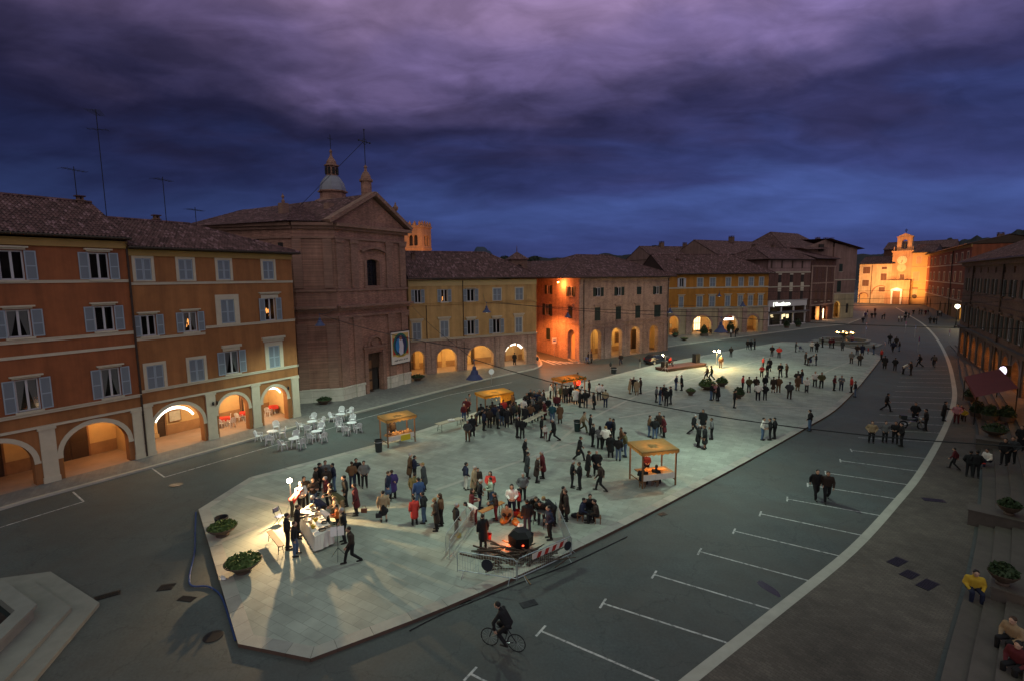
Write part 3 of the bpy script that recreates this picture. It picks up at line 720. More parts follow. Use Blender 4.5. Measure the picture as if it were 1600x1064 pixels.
for x in (O_-11.3, O_-5.65, O_-.32): tb.box(x-.42, x+.40, -.12, 0, 0, 3.7); tb.box(x-.5, x+.48, -.16, 0, 3.7, 3.86); tb.box(x-.46, x+.44, -.15, 0, 0, .5)
tb.box(0, w, -.12, 0, 3.862, 4.02); tb.build('arcade_trim', trim, rt)
band(rt, 0, w, 4.78, 4.95, .12); band(rt, 0, w, 8.53, 8.72, .06, prof=False); band(rt, 0, w, 9.5, 9.68, .07); band(rt, 0, w, 13.28, 13.42, .06)
band(rt, 0, w, 15.68, 16.12, .16, ochre_tr, 'cornice')
for i, q in enumerate(winsA):
    window(rt, q[0], q[1], q[2], q[3], 'open', 'blue', 0, .22, curt=(q[4] == 'l' or i == 7), lit=None)
roof(rt, 0, w, 0, 11, 16.45, 19.4, over=.55, res=5)
chimney(rt, O_-.6, 5.4, 19.1, .35, .4)
antenna(rt, O_-.7, 5.6, 19.2, 2.8)
portico(rt, .3, w-.3, 4.3, 4.2, portico_in, portico_fl, [(O_-4.4, O_-2.2, KZ, 2.9, darkwood), (O_-9, O_-7, KZ, 2.9, darkwood)])
bulb_lamp(rt, O_-1.4, 2.2, 3.6); lamp_light('portico_light', (O_-1.5, 2.0, 3.3), 110, ORG, rt, .15)
lamp_light('portico_light', (O_-6.4, 2.4, 3.2), 14, ORG, rt, .15)

rt, w = bld('orange_house', 'four storey orange arcaded house, one attic row of closed blue shutters', B0, B1)
archesB = [('arch', .50, 4.33, KZ, 3.62, 1.85), ('arch', 5.55, 8.25, KZ, 3.54, 1.35), ('arch', 9.62, 12.1, KZ, 3.50, 1.25)]
wb = []
mb = MB()
for (a, b) in ((.42, 1.48), (3.40, 4.46), (6.45, 7.5), (10.5, 11.55)): wb.append((a, b, 13.4, 15.02, 'closed', .2, 0, None, False))
wb += [(.44, 1.46, 9.24, 10.81, 'open', 0, .2, None, False), (3.44, 4.49, 9.28, 10.85, 'open', 0, .2, (.1, .35), True), (6.45, 7.62, 9.72, 11.72, 'closed', .42, 0, None, False), (10.42, 11.5, 9.65, 11.68, 'open', .3, .2, (.1, .25), False)]
wb += [(.5, 1.65, 5.18, 7.0, 'closed', .22, 0, None, False), (3.56, 4.70, 5.22, 7.03, 'closed', .22, 0, None, False), (6.47, 7.68, 5.38, 7.32, 'open', 0, .5, None, True), (10.5, 11.6, 5.28, 7.32, 'closed', .35, .45, None, False)]
wall(mb, 0, w, 5.0, 15.6, [('rect', *q[:4]) for q in wb]); mb.build('wall', orange_st, rt)
mb = MB(); wall(mb, 0, w, 0, 5.0, archesB, rev=.6); mb.build('arcade_wall', orange_st, rt)
shell(rt, w, 12, 0, 15.6, orange_st)
tb = MB()
for o in archesB: archivolt(tb, o, .26, .05)
for x in (.22, 4.98, 8.95, 12.98): tb.box(x-.38, x+.38, -.12, 0, 0, 3.9); tb.box(x-.45, x+.45, -.16, 0, 3.9, 4.03); tb.box(x-.42, x+.42, -.15, 0, 0, .45)
tb.box(0, w, -.13, 0, 4.032, 4.18); tb.build('arcade_trim', trim, rt)
band(rt, 0, w, 5.02, 5.18, .12); band(rt, 5.1, w, 9.42, 9.58, .07); band(rt, 0, 5.0, 8.95, 9.1, .08); band(rt, 0, w, 13.06, 13.2, .07)
band(rt, 0, w, 15.2, 15.6, .14, ochre_tr, 'cornice')
for q in wb: window(rt, *q[:5], 'blue', q[5], q[6], lit=q[7], curt=q[8])
roof(rt, 0, w, 0, 12, 15.85, 18.4, hipr=6.5, over=.6, res=5)
antenna(rt, 1.1, 5.6, 18.3, 8.3, 7, .9); antenna(rt, 5.5, 5.7, 18.3, 3.9); antenna(rt, 8.3, 6.3, 17.4, 2.6); chimney(rt, 5.0, 6.3, 18.2, .4, .4)
pipe(rt, -.05, .2, 15.7, -.12, .07)
portico(rt, .3, w-.3, 4.3, 4.6, portico_in, portico_fl, [(1.8, 3.4, KZ, 2.9, darkwood), (6.9, 7.9, KZ, 2.8, wood), (10.2, 11.8, KZ, 2.9, darkwood)])
lr = EM('soffit_glow', (1.0, 0.93, 0.78), 3.5)
for o in (archesB[0], archesB[2]):                  # glowing band standing in for the lamp-lit inner arch
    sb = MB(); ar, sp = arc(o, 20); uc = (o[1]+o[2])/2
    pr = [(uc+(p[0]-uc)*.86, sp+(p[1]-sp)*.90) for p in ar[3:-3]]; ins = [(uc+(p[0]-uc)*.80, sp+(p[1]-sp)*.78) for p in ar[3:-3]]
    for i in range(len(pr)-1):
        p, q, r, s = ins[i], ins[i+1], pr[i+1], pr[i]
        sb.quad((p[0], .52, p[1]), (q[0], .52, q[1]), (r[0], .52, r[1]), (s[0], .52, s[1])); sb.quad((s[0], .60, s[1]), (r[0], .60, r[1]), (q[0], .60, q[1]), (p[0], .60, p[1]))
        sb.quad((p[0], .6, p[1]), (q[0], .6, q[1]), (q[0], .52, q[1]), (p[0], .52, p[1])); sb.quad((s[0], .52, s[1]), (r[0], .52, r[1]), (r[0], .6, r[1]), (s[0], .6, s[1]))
    sb.build('soffit_glow_band', lr, rt)
lamp_light('portico_light', (2.4, 2.2, 3.2), 120, WRM, rt, .3); lamp_light('portico_light', (6.9, 2.4, 3.4), 210, (1, .68, .36), rt, .3); lamp_light('portico_light', (10.9, 2.2, 3.2), 230, (1, .72, .42), rt, .3)
bulb_lamp(rt, 6.9, 2.6, 3.7)
for u in (5.3, 5.62, 12.35):
    mb = MB(); mb.lathe([(0, .0), (.07, .02), (.09, .25), (.03, .32), (0, .33)], 6, (u-.2, -.2, 3.0)); mb.obox((u-.2, -.0, 3.35), (u-.2, -.2, 3.35), .02, .02); mb.build('wall_lantern', iron, rt)

# ---- church -----------------------------------------------------------------
Cm = (-18.8, 56.0); Cr = (-13.2, 65.4)
rt, w = bld('brick_church', 'dark brick church with pediment, dome lantern and tall doorway', Cm, Cr, 'church')
door = ('rect', 3.98, 6.35, KZ, 4.75); upw = ('arch', 4.42, 6.40, 12.55, 15.55, .28)
mb = MB(); wall(mb, 0, w, 0, 10.2, [door], rev=.7); wall(mb, 0, w, 10.2, 19.2, [upw], rev=.5)
# diagonal left wing and return walls
fl = (-2.9, 2.85); f2 = (-6.6, 13.0)                  # left facet end (local), then it runs back
for a, b in ((fl, (0, 0)), (f2, fl)): mb.quad((*a, 0), (*b, 0), (*b, 19.2), (*a, 19.2))
mb.quad((-4.2, 26, 0), (*f2, 0), (*f2, 19.0), (-4.2, 26, 19.0)); mb.quad((w, 0, 0), (w, 24, 0), (w, 24, 19.2), (w, 0, 19.2)); mb.quad((w, 24, 0), (-4.2, 26, 0), (-4.2, 26, 17.5), (w, 24, 19.2))
mb.build('wall', brick_church, rt)
dark_b = M('church_trim', (0.27, 0.155, 0.11), 0.85, 0.25, 2, 0.3, tex='brick')
tb = MB()                                            # pilasters, ledge, entablature
def tpil(u, z0, z1, hw=.55, t=.16): tb.box(u-hw, u+hw, -t, 0, z0, z1-.4); tb.box(u-hw-.1, u+hw+.1, -t-.1, 0, z1-.4, z1)
for u in (.62, 2.6, 8.0, w-.62): tpil(u, 1.5, 9.1); tpil(u, 12.3, 17.6, .5)
def path_band(z0, z1, t, m=0):
    tb.box(-.05, w+t, -t, 0, z0, z1, m)
    for a, b in (((0, 0), fl), (fl, f2)):
        tb.obox((a[0], a[1], (z0+z1)/2), (b[0], b[1], (z0+z1)/2), 2*t, z1-z0, m)
path_band(9.12, 9.4, .2); path_band(9.9, 10.2, .3); path_band(10.2, 10.45, .62); path_band(12.0, 12.25, .15); path_band(17.62, 17.85, .18); path_band(18.6, 18.9, .3); path_band(18.9, 19.25, .65)
# pilaster strips on the wing
e = Vector((fl[0], fl[1], 0)).normalized()
for k in (.18, .92):
    c = Vector((fl[0], fl[1], 0))*k; 
    tb.obox(c-e*.5+Vector((0, 0, 5)), c+e*.5+Vector((0, 0, 5)), .3, 7.2); tb.obox(c-e*.45+Vector((0, 0, 15)), c+e*.45+Vector((0, 0, 15)), .25, 5.2)
tb.build('trim', dark_b, rt)
# pediment
pb = MB(); ap = (w/2+.35, 23.0); za = 19.25
pb.poly([(-.3, .0, za), (w+.3, .0, za), (ap[0], .0, ap[1]-.5)], 0)
for a, b in (((-.9, za+.1), ap), (ap, (w+.9, za+.1))): pb.obox((a[0], .9, a[1]), (b[0], .9, b[1]), 2.8, .42, 1, up=(0, 1, 0)) if False else pb.obox((a[0], -.05, a[1]), (b[0], -.05, b[1]), 1.1, .42, 1)
pb.build('pediment', [brick_church, dark_b], rt)
# roof
rb = MB(); 
slope(rb, (-.9, 26, za+.2), (-.9, -.4, za+.2), (ap[0], -.4, ap[1]), (ap[0], 26, ap[1]), .24, .04, .5)
slope(rb, (w+.9, -.4, za+.2), (w+.9, 26, za+.2), (ap[0], 26, ap[1]), (ap[0], -.4, ap[1]), .3, .04, .5, res=3)
slope(rb, (fl[0]-1.0, fl[1]-.5, 19.3), (-.3, -.55, 19.3), (ap[0]-1.5, 9, 22), (ap[0]-3, 10, 22), .24, .04, .5)
slope(rb, (f2[0]-1.3, f2[1]+.2, 19.0), (fl[0]-1.0, fl[1]-.5, 19.3), (ap[0]-3, 10, 22.1), (2.0, 18.5, 22.2), .24, .04, .5)
slope(rb, (-5.5, 26.5, 19.0), (f2[0]-1.3, f2[1]+.2, 19.0), (2.0, 18.5, 22.2), (2.0, 18.6, 22.2), .26, .04, .5)
rb.build('roof', tile, rt)
sb = MB()
for k in range(5):
    c = Vector((f2[0], f2[1], 17.2)).lerp(Vector((fl[0], fl[1], 17.2)), .35+.13*k); sb.box(c.x-.22, c.x+.22, c.y-.22, c.y+.22, 16.7, 17.6 if k == 2 else 17.2, 1)
sb.build('aisle_openings', [brick_church, roomdark], rt)
# plinth of pale stone
pst_ = M('plinth_stone', (0.5, 0.46, 0.38), .75, .2, 2, .3, tex='brick', bw=.6, bh=.7, mort=.02, mk=.6, bvar=.1)
pb = MB(); pb.box(6.9, w, -.12, 0, 0, 1.35); pb.box(6.9, w, -.2, 0, 1.35, 1.55)
for u in (8.0, w-.62): pb.box(u-.62, u+.62, -.28, -.121, 0, 1.3); pb.box(u-.68, u+.68, -.34, -.2, 1.3, 1.58)
pb.build('plinth', pst_, rt)
pb = MB(); pb.box(0, 3.3, -.12, 0, 0, 1.35); pb.box(0, 3.3, -.2, 0, 1.35, 1.55)
for u in (.62, 2.6): pb.box(u-.62, u+.62, -.28, -.121, 0, 1.3); pb.box(u-.68, u+.68, -.34, -.2, 1.3, 1.58)
for zc_, hh, t in ((.68, 1.36, .3), (1.46, .2, .46)): pb.obox((fl[0], fl[1], zc_), (0, 0, zc_), t, hh)
for k in (.1, .9): c = Vector((fl[0], fl[1], .75))*1.0*1; c = Vector((fl[0]*k, fl[1]*k, .76)); pb.obox(c-e*.62, c+e*.62, .6, 1.5)
pb.build('plinth', pst_, rt)
# doorway
db = MB(); s_o = .5
db.box(door[1]-s_o, door[1], -.14, 0, 0, 5.0); db.box(door[2], door[2]+s_o, -.14, 0, 0, 5.0); db.box(door[1]-s_o, door[2]+s_o, -.16, 0, 5.0, 5.35); db.box(door[1]-s_o-.25, door[2]+s_o+.25, -.3, 0, 5.35, 5.55)
cxd = (door[1]+door[2])/2
for i in range(14):
    a0, a1 = math.pi*i/14, math.pi*(i+1)/14
    db.obox((cxd-1.15*math.cos(a0), -.14, 5.6+1.05*math.sin(a0)), (cxd-1.15*math.cos(a1), -.14, 5.6+1.05*math.sin(a1)), .3, .22)
i0 = len(db.v); db.lathe([(.62, 0), (.62, .1), (.5, .12), (.45, .04), (0, .04)], 16); db.xf(i0, Matrix.Translation((cxd, -.02, 5.98)) @ Matrix.Rotation(R_(90), 4, 'X') @ Matrix.Diagonal((1, .8, 1, 1)))
for sg in (-1, 1): db.tube([(cxd+sg*1.15, -.14, 5.6), (cxd+sg*1.45, -.14, 5.75), (cxd+sg*1.75, -.14, 5.65), (cxd+sg*1.7, -.14, 5.5)], .12, 6)
db.build('portal', dark_b, rt)
db = MB(); db.box(door[1], cxd-.01, .55, .65, KZ, 4.7); db.box(cxd-.35, cxd-.01, .3, .55, KZ, .2)
db.box(cxd+.01, door[2], .55, .65, 2.9, 4.7)
for z in (.4, 1.6, 2.9): db.box(door[1]+.15, cxd-.15, .50, .55, z, z+.95, 1)
db.build('door', [darkwood, wood], rt)
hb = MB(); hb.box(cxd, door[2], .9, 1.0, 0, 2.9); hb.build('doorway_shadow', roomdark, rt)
# upper window with its hood
wbm = MB(); wbm.box(upw[1]-.35, upw[1], -.1, 0, 12.3, 15.4); wbm.box(upw[2], upw[2]+.35, -.1, 0, 12.3, 15.4); wbm.box(upw[1]-.45, upw[2]+.45, -.15, 0, 12.28, 12.5)
for i in range(10):
    t0, t1 = -1+.2*i, -1+.2*(i+1); f_ = lambda t: 16.85-.42*t*t
    wbm.obox((5.41+t0*1.85, -.2, f_(t0)), (5.41+t1*1.85, -.2, f_(t1)), .4, .22)
wo = wbm.build('window', dark_b, rt)
pb = MB(); pb.quad((upw[1], .48, 12.55), (upw[2], .48, 12.55), (upw[2], .48, 15.6), (upw[1], .48, 15.6)); pb.build('pane', M('church_glass', (.012, .012, .014), .25, .3, 4), wo)
gb = MB()
for i in range(1, 4): x = upw[1]+(upw[2]-upw[1])*i/4; gb.box(x-.02, x+.02, .40, .44, 12.55, 15.5)
for i in range(1, 6): z = 12.55+i*.5; gb.box(upw[1], upw[2], .401, .439, z-.02, z+.02)
gb.build('grille', iron, wo)
# finials, bellcote with cross, lantern of the dome
def urn(mb, x, y, z, s=1.0, m=0):
    mb.lathe([(.45*s, 0), (.45*s, .5*s), (.3*s, .6*s), (.34*s, 1.1*s), (.15*s, 1.25*s), (.12*s, 1.5*s), (.3*s, 1.75*s), (.32*s, 1.95*s), (.12*s, 2.2*s), (.05*s, 2.5*s), (0, 2.55*s)], 8, (x, y, z), m)
fb = MB(); urn(fb, w+.2, 1.5, 20.0, 1.1); fb.prism([(w-.4, .8), (w+.9, .8), (w+.9, 2.2), (w-.4, 2.2)], 19.3, 20.2); fb.box(-.5, .3, 7.5, 8.3, 20.2, 21.9); urn(fb, -.1, 7.9, 21.6, .55); fb.box(2.4, 3.2, 3.4, 4.2, 20, 21.9)
fb.build('finial', dark_b, rt)
bb = MB(); c = (ap[0]+.1, 1.0, 22.6)
bb.lathe([(.80, 0), (.80, 2.0), (1.02, 2.05), (1.02, 2.3), (.8, 2.35), (.72, 2.7), (.45, 3.15), (.22, 3.35), (.18, 3.7), (.28, 3.85), (.1, 4.1), (0, 4.12)], 12, c)
bb.v = [((v[0]-c[0])*.76+c[0], (v[1]-c[1])*.76+c[1], (v[2]-c[2])*.90+c[2]) for v in bb.v]
bo = bb.build('bell_turret', brick_church, rt)
cb = MB(); z = c[2]+3.6; cb.tube([(c[0], c[1], z), (c[0], c[1], z+4.0)], .045, 6); cb.tube([(c[0]-.85, c[1], z+2.7), (c[0]+.85, c[1], z+2.7)], .045, 6)
for q in ((-.85, 2.7), (.85, 2.7), (0, 4.0)): cb.ball((c[0]+q[0], c[1], z+q[1]), .1, 6, 4)
i0 = len(cb.v); cb.lathe([(.3, 0), (.34, .03), (.3, .06)], 12); cb.xf(i0, Matrix.Translation((c[0], c[1], z+2.7)) @ Matrix.Rotation(R_(90), 4, 'X'))
cb.build('cross', iron, bo)
dm = MB(); q = (8.8, 10.0, 22.2); DS = .63
dm.lathe([(3.3, 0), (3.3, 1.0), (3.75, 1.5), (3.5, 1.9), (2.6, 2.1), (2.5, 3.4), (2.95, 3.5), (2.95, 3.75)], 8, q, 0)
dm.lathe([(2.6, 3.75), (2.5, 4.5), (2.2, 5.4), (1.75, 6.2), (1.2, 6.75)], 8, q, 1)
dm.lathe([(1.2, 6.75), (1.1, 6.9), (1.1, 8.6), (1.45, 8.7), (1.45, 8.95), (1.0, 9.1), (.95, 9.6), (.5, 10.3), (.25, 10.8), (.2, 11.3), (.32, 11.6), (.12, 12.0), (0, 12.05)], 8, q, 0)
for j in range(8):
    a = math.pi/8+2*math.pi*j/8; dm.box(q[0]+1.12*math.cos(a)-.2, q[0]+1.12*math.cos(a)+.2, q[1]+1.12*math.sin(a)-.2, q[1]+1.12*math.sin(a)+.2, q[2]+7.1, q[2]+8.4, 2)
    dm.tube([(q[0]+2.62*math.cos(a-math.pi/8), q[1]+2.62*math.sin(a-math.pi/8), q[2]+3.8), (q[0]+2.22*math.cos(a-math.pi/8), q[1]+2.22*math.sin(a-math.pi/8), q[2]+5.4), (q[0]+1.2*math.cos(a-math.pi/8), q[1]+1.2*math.sin(a-math.pi/8), q[2]+6.8)], .07, 4, 1)
dm.v = [((v[0]-q[0])*DS+q[0], (v[1]-q[1])*DS+q[1], (v[2]-q[2])*DS+q[2]) for v in dm.v]
do = dm.build('dome', [brick_church, M('dome_lead', (.22, .22, .245), .55, .15, 2), roomdark], rt)
cb = MB(); cb.tube([(q[0], q[1], q[2]+7.5), (q[0], q[1], q[2]+9.4)], .04, 5); cb.tube([(q[0]-.4, q[1], q[2]+8.9), (q[0]+.4, q[1], q[2]+8.9)], .03, 5); cb.build('cross', iron, do)
cb = MB(); cb.tube([(c[0], c[1], c[2]+6.4), (ap[0]-2.6, 9.5, 22.0)], .03, 4); cb.build('stay_cable', iron, rt)
CHW = w; CHR = rt

# banner hanging on the church front
bn = thing('banner', 'tall printed banner with a pale robed figure in a green ring, hung on the church', 'banner', (Cm[0], Cm[1], 0), rt.rotation_euler[2])
def pc(n_, c): return M(n_, c, .7, .06, 3)
mb = MB(); bx0, bx1, bz0, bz1 = 7.5, 10.75, 2.95, 6.85; yb = -.40
mb.box(bx0, bx1, yb, yb+.04, bz0, bz1, 0)
mb.box(bx0+.18, bx1-.18, yb-.004, yb, bz0+.95, bz1-.2, 1)
mb.box(bx0+.28, bx1-.28, yb-.008, yb-.004, bz0+1.15, bz1-.75, 2)
cxb, czb = (bx0+bx1)/2, bz0+2.28
def disc(rx_, rz_, y, m, cz=czb, cxx=cxb, n=24): mb.poly([(cxx+rx_*math.cos(2*math.pi*i/n), y, cz+rz_*math.sin(2*math.pi*i/n)) for i in range(n)], m)
disc(1.32, 1.45, yb-.012, 3); disc(1.08, 1.2, yb-.016, 4); disc(.55, .85, yb-.020, 5, czb-.05, cxb-.35)
mb.poly([(cxb-.28, yb-.024, czb+.65), (cxb+.3, yb-.024, czb+.65), (cxb+.5, yb-.024, czb-.1), (cxb+.42, yb-.024, czb-1.1), (cxb-.05, yb-.024, czb-1.3), (cxb-.35, yb-.024, czb-.9), (cxb-.22, yb-.024, czb-.2)], 6)
disc(.24, .28, yb-.028, 7, czb+.85, cxb+.02, 12)
disc(.9, .22, yb-.012, 8, bz0+.98, cxb, 16)
mb.box(bx0+.1, bx1-.1, yb-.012, yb, bz0+.1, bz0+.78, 0)
mb.tube([(bx0-.05, yb+.02, bz1+.03), (bx1+.05, yb+.02, bz1+.03)], .05, 6, 9)
mb.tube([(bx0-.05, yb+.02, bz0-.03), (bx1+.05, yb+.02, bz0-.03)], .05, 6, 9)
for x in (bx0+.2, bx1-.2): mb.obox((x, yb, bz1+.03), (x, 0, bz1+.2), .04, .04, 9)
po = mb.build('printed_cloth', [pc('banner_white', (.62, .58, .50)), pc('banner_ochre', (.5, .36, .12)), pc('banner_red', (.42, .03, .02)), pc('banner_green', (.02, .13, .08)), pc('banner_navy', (.015, .03, .10)), pc('banner_blue', (.03, .20, .45)), pc('banner_robe', (.55, .55, .6)), pc('banner_face', (.3, .12, .08)), pc('banner_gold', (.55, .40, .08)), iron], bn)

def text(s, size, mat, parent, loc, rot, name='lettering', ext=.02, align='LEFT', sx=1.0):
    cu = bpy.data.curves.new(name, 'FONT'); cu.body = s; cu.size = size; cu.extrude = ext; cu.align_x = align
    to = bpy.data.objects.new(name, cu); COL.objects.link(to)
    dg = bpy.context.evaluated_depsgraph_get(); me = bpy.data.meshes.new_from_object(to.evaluated_get(dg))
    bpy.data.objects.remove(to); me.materials.clear(); me.materials.append(mat)
    o = bpy.data.objects.new(name, me); COL.objects.link(o); o.parent = parent; o.location = loc; o.rotation_euler = rot; o.scale = (sx, 1, 1)
    return o
st = MB(); x = bx0+.45; q2 = random.Random(4)
while x < bx1-.45:                                   # the unreadable line of small print along the foot
    ww = q2.uniform(.04, .12); st.box(x, x+ww, yb-.016, yb-.012, bz0+.3+.03*(x-bx0), bz0+.3+.03*(x-bx0)+q2.uniform(.1, .2)); x += ww+q2.choice((.03, .04, .12))
st.build('lettering', roomdark, bn)

# ---- Y: yellow house over a brick arcade ------------------------------------
Y0 = (-13.9, 70.2); Y1 = (2.8, 78.8)
rt, w = bld('yellow_house', 'yellow house over a brick arcade of four arches, right of the church', Y0, Y1); w = 19.9
yw = [(.84, 1.75, 10.0, 11.8, 'open', 0, 0), (4.6, 5.6, 10.0, 11.77, 'open', 0, 0), (8.5, 9.65, 9.97, 11.74, 'open', 0, .1), (12.6, 13.9, 9.95, 11.75, 'closed', .13, 0), (16.3, 17.55, 9.95, 11.75, 'closed', .13, 0),
      (.42, 1.55, 4.98, 7.3, 'closed', .16, .35), (4.4, 5.55, 5.1, 7.4, 'closed', .16, .35), (8.45, 9.6, 5.22, 7.32, 'open', 0, .4), (12.5, 13.7, 5.18, 7.3, 'open', 0, .4), (16.25, 17.35, 5.1, 7.35, 'closed', .16, .4)]
mb = MB(); wall(mb, 0, w, 4.75, 13.1, [('rect', *q[:4]) for q in yw]); mb.build('wall', yellow_st, rt)
ay = [('arch', .05, 1.95, KZ, 3.45), ('arch', 3.75, 6.7, KZ, 3.5), ('arch', 8.3, 12.55, KZ, 3.55, 1.9), ('arch', 14.35, 18.1, KZ, 3.48, 1.75)]
mb = MB(); wall(mb, 0, w, 0, 4.75, ay, rev=.7); mb.build('arcade_wall', brick_pale, rt)
shell(rt, w, 12, 0, 13.1, yellow_st)
for u in (2.85, 7.45, 13.45, 18.95):
    tb = MB()
    for d in (-.36, .36): tb.box(u+d-.3, u+d+.3, -.14, 0, 0, 4.3); tb.box(u+d-.36, u+d+.36, -.2, 0, 4.3, 4.6)
    tb.box(u-.7, u+.7, -.07, 0, 0, 4.28); tb.build('pilaster', brick_pale, rt)
band(rt, 0, w, 4.72, 4.95, .18); band(rt, 0, w, 9.62, 9.86, .12, yellow_st); band(rt, 0, w, 12.25, 12.95, .1, M('pale_yellow', (.5, .38, .17), .8, .1), 'cornice')
tb = MB()
for o in ay: archivolt(tb, o, .3, .05)
tb.build('arch_ring', brick_pale, rt)
for q in yw: window(rt, *q[:5], 'blue', q[5], q[6], label='window with a small light burning inside' if q[0] == 4.6 else None, lit=(-.2, .12) if q[0] == 4.6 else None)
roof(rt, 0, w, 0, 12, 13.35, 17.2, hipr=6.5, over=.8, per=.3, res=3); pipe(rt, 7.85, .2, 13, -.12); pipe(rt, 2.4, .2, 9.6)
chimney(rt, 2.0, 4, 15.2, 1.4, .5)
portico(rt, .0, w-.2, 3.9, 4.4, portico_in, portico_fl, [(.5, 1.7, KZ, 2.6, wood), (4.2, 5.2, KZ, 2.8, wood), (9.3, 11.2, KZ, 3.2, darkwood), (15.2, 16.6, KZ, 2.8, wood)])
bulb_lamp(rt, 9.2, .9, 3.05, r=.13)
for x, p_, c_2 in ((1.0, 75, YEL), (5.2, 130, YEL), (9.3, 170, YEL), (11.8, 60, YEL)): lamp_light('portico_light', (x, 1.9, 3.0), p_, c_2, rt, .2)
lamp_light('portico_light', (16.2, 1.9, 2.9), 120, (1, .85, .62), rt, .3)
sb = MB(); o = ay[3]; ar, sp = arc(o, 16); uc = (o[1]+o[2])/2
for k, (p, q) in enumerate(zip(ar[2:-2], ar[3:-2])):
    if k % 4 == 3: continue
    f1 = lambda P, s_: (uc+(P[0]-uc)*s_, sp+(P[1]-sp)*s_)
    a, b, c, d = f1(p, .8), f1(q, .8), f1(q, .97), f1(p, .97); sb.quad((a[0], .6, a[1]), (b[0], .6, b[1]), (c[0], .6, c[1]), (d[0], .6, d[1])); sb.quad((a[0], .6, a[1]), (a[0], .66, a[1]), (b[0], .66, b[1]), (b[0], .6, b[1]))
sb.build('soffit_glow_band', EM('soffit_glow', (1, .93, .78), 3.5), rt)  # emissive band in place of lamp light on the arch soffit

# ---- K: brick corner house ---------------------------------------------------
K0 = (4.4, 93.9); K1 = (10.5, 80.5); K2 = (28.1, 92.8)
rt, w = bld('brick_corner_house', 'square pale brick corner house with dark green shutters and a street lamp on its side', K1, K2)
kw = [(3.5, 4.62, 10.15, 11.55, 'open', 0, 0), (8.25, 9.37, 10.15, 11.55, 'open', 0, 0), (13.05, 14.2, 10.2, 11.5, 'closed', 0, 0), (17.75, 18.9, 10.1, 11.5, 'open', 0, 0),
      (3.3, 4.55, 6.3, 8.4, 'closed', 0, .4), (8.05, 9.3, 6.25, 8.35, 'closed', 0, .4), (12.75, 14.0, 6.2, 8.3, 'closed', 0, .4), (17.6, 19.3, 6.15, 8.25, 'closed', 0, .4)]
mb = MB(); wall(mb, 0, w, 5.2, 13.1, [('rect', *q[:4]) for q in kw])
ak = [('arch', 2.4, 4.75, KZ, 4.95), ('arch', 7.05, 9.6, KZ, 4.9), ('arch', 11.6, 13.9, KZ, 4.85), ('arch', 16.4, 18.7, KZ, 4.8)]
wall(mb, 0, w, 0, 5.2, ak, rev=.7)
side = thing('side', None, None)
D_ = math.hypot(K0[0]-K1[0], K0[1]-K1[1])
mb.quad((w, 0, 0), (w, D_, 0), (w, D_, 13.1), (w, 0, 13.1)); mb.quad((w, D_, 0), (0, D_, 0), (0, D_, 13.1), (w, D_, 13.1))
mb.build('wall', brick_pale, rt)
side.name = 'side_front'; side.parent = rt                     # the wall on the side street
side.location = (0, D_, 0); side.rotation_euler = (0, 0, math.atan2(K1[1]-K0[1], K1[0]-K0[0])-rt.rotation_euler[2])
sd = np.array((-math.sin(0), 0));
_k = math.atan2(K0[1]-K1[1], K0[0]-K1[0])-rt.rotation_euler[2]; side.location = (D_*math.cos(_k), D_*math.sin(_k), 0)
sw = [(4.2, 5.5, 10.4, 11.9, 'open', 0, 0), (11.5, 12.8, 10.2, 11.75, 'open', 0, 0), (3.5, 5.2, 6.7, 8.7, 'open', 0, .35), (11.4, 12.7, 6.7, 8.6, 'closed', 0, .35), (3.9, 5.3, 2.5, 4.5, 'closed', 0, 0)]
mb = MB(); wall(mb, 0, D_, 0, 13.1, [('rect', *q[:4]) for q in sw]+[('arch', 11.2, 13.5, KZ, 4.95)], rev=.6); mb.build('side_wall', brick_pale, side)
for q in sw: window(side, *q[:5], 'green', q[5], q[6], mt=brick_pale)
band(side, 0, D_, 5.75, 5.95, .1, brick_pale)
for q in kw: window(rt, *q[:5], 'green', q[5], q[6], mt=brick_pale)
for a, b in ((4.95, 5.15), (5.6, 5.85), (12.1, 12.3)): band(rt, 0, w, a, b, .12, brick_pale)
tb = MB()
for o in ak: archivolt(tb, o, .5, .06, legs=True)
for u in (.4, 5.9, 10.6, 15.2, 20.6): tb.box(u-.45, u+.45, -.12, 0, 0, 4.94)
tb.build('arcade_trim', brick_pale, rt)
lb = MB(); lb.box(0, w, -.16, 0, 12.85, 13.12)
for i in range(60): lb.box(i*w/60, i*w/60+.15, -.45, -.16, 12.95, 13.12)
lb.build('cornice', brick_pale, rt)
roof(rt, -4.2, w, 0, D_, 13.25, 17.0, hipl=11, hipr=8.5, over=.9, per=.3, res=3)
pipe(rt, .9, .2, 13); pipe(rt, w-.3, .2, 13)
portico(rt, 1.2, w-.2, 5.1, 4.6, portico_in, portico_fl, [(4.3, 5.6, KZ, 3.5, wood), (9, 10.4, KZ, 3.6, wood), (12.8, 13.6, 1.6, 3.4, wood), (17.0, 18.2, KZ, 3.6, darkwood)])
for u, p_ in ((3.4, 90), (8.3, 110), (12.8, 130), (17.6, 45)): lamp_light('portico_light', (u, 2.2, 4.3), p_, YEL, rt, .2); bulb_lamp(rt, u, 2.6, 4.6, r=.08)
lp = MB(); lp.tube([(0, 0, .3), (0, -.5, .45), (0, -1.0, .2)], .04, 6, 1); lp.lathe([(.06, .28), (.12, .2), (.34, -.02), (.30, -.03), (0, .05)], 12, (0, -1.0, 0), 1); lp.ball((0, -1.0, -.04), .15, 8, 6, 0)
sl_ = lp.build('wall_lamp', [EM('sodium_bulb', (1, .38, .08), 45), iron], side, loc=(9.9, 0, 12.55))
lamp_light('sodium_light', (9.9, -1.0, 12.1), 900, (1, .24, .055), side, .15)
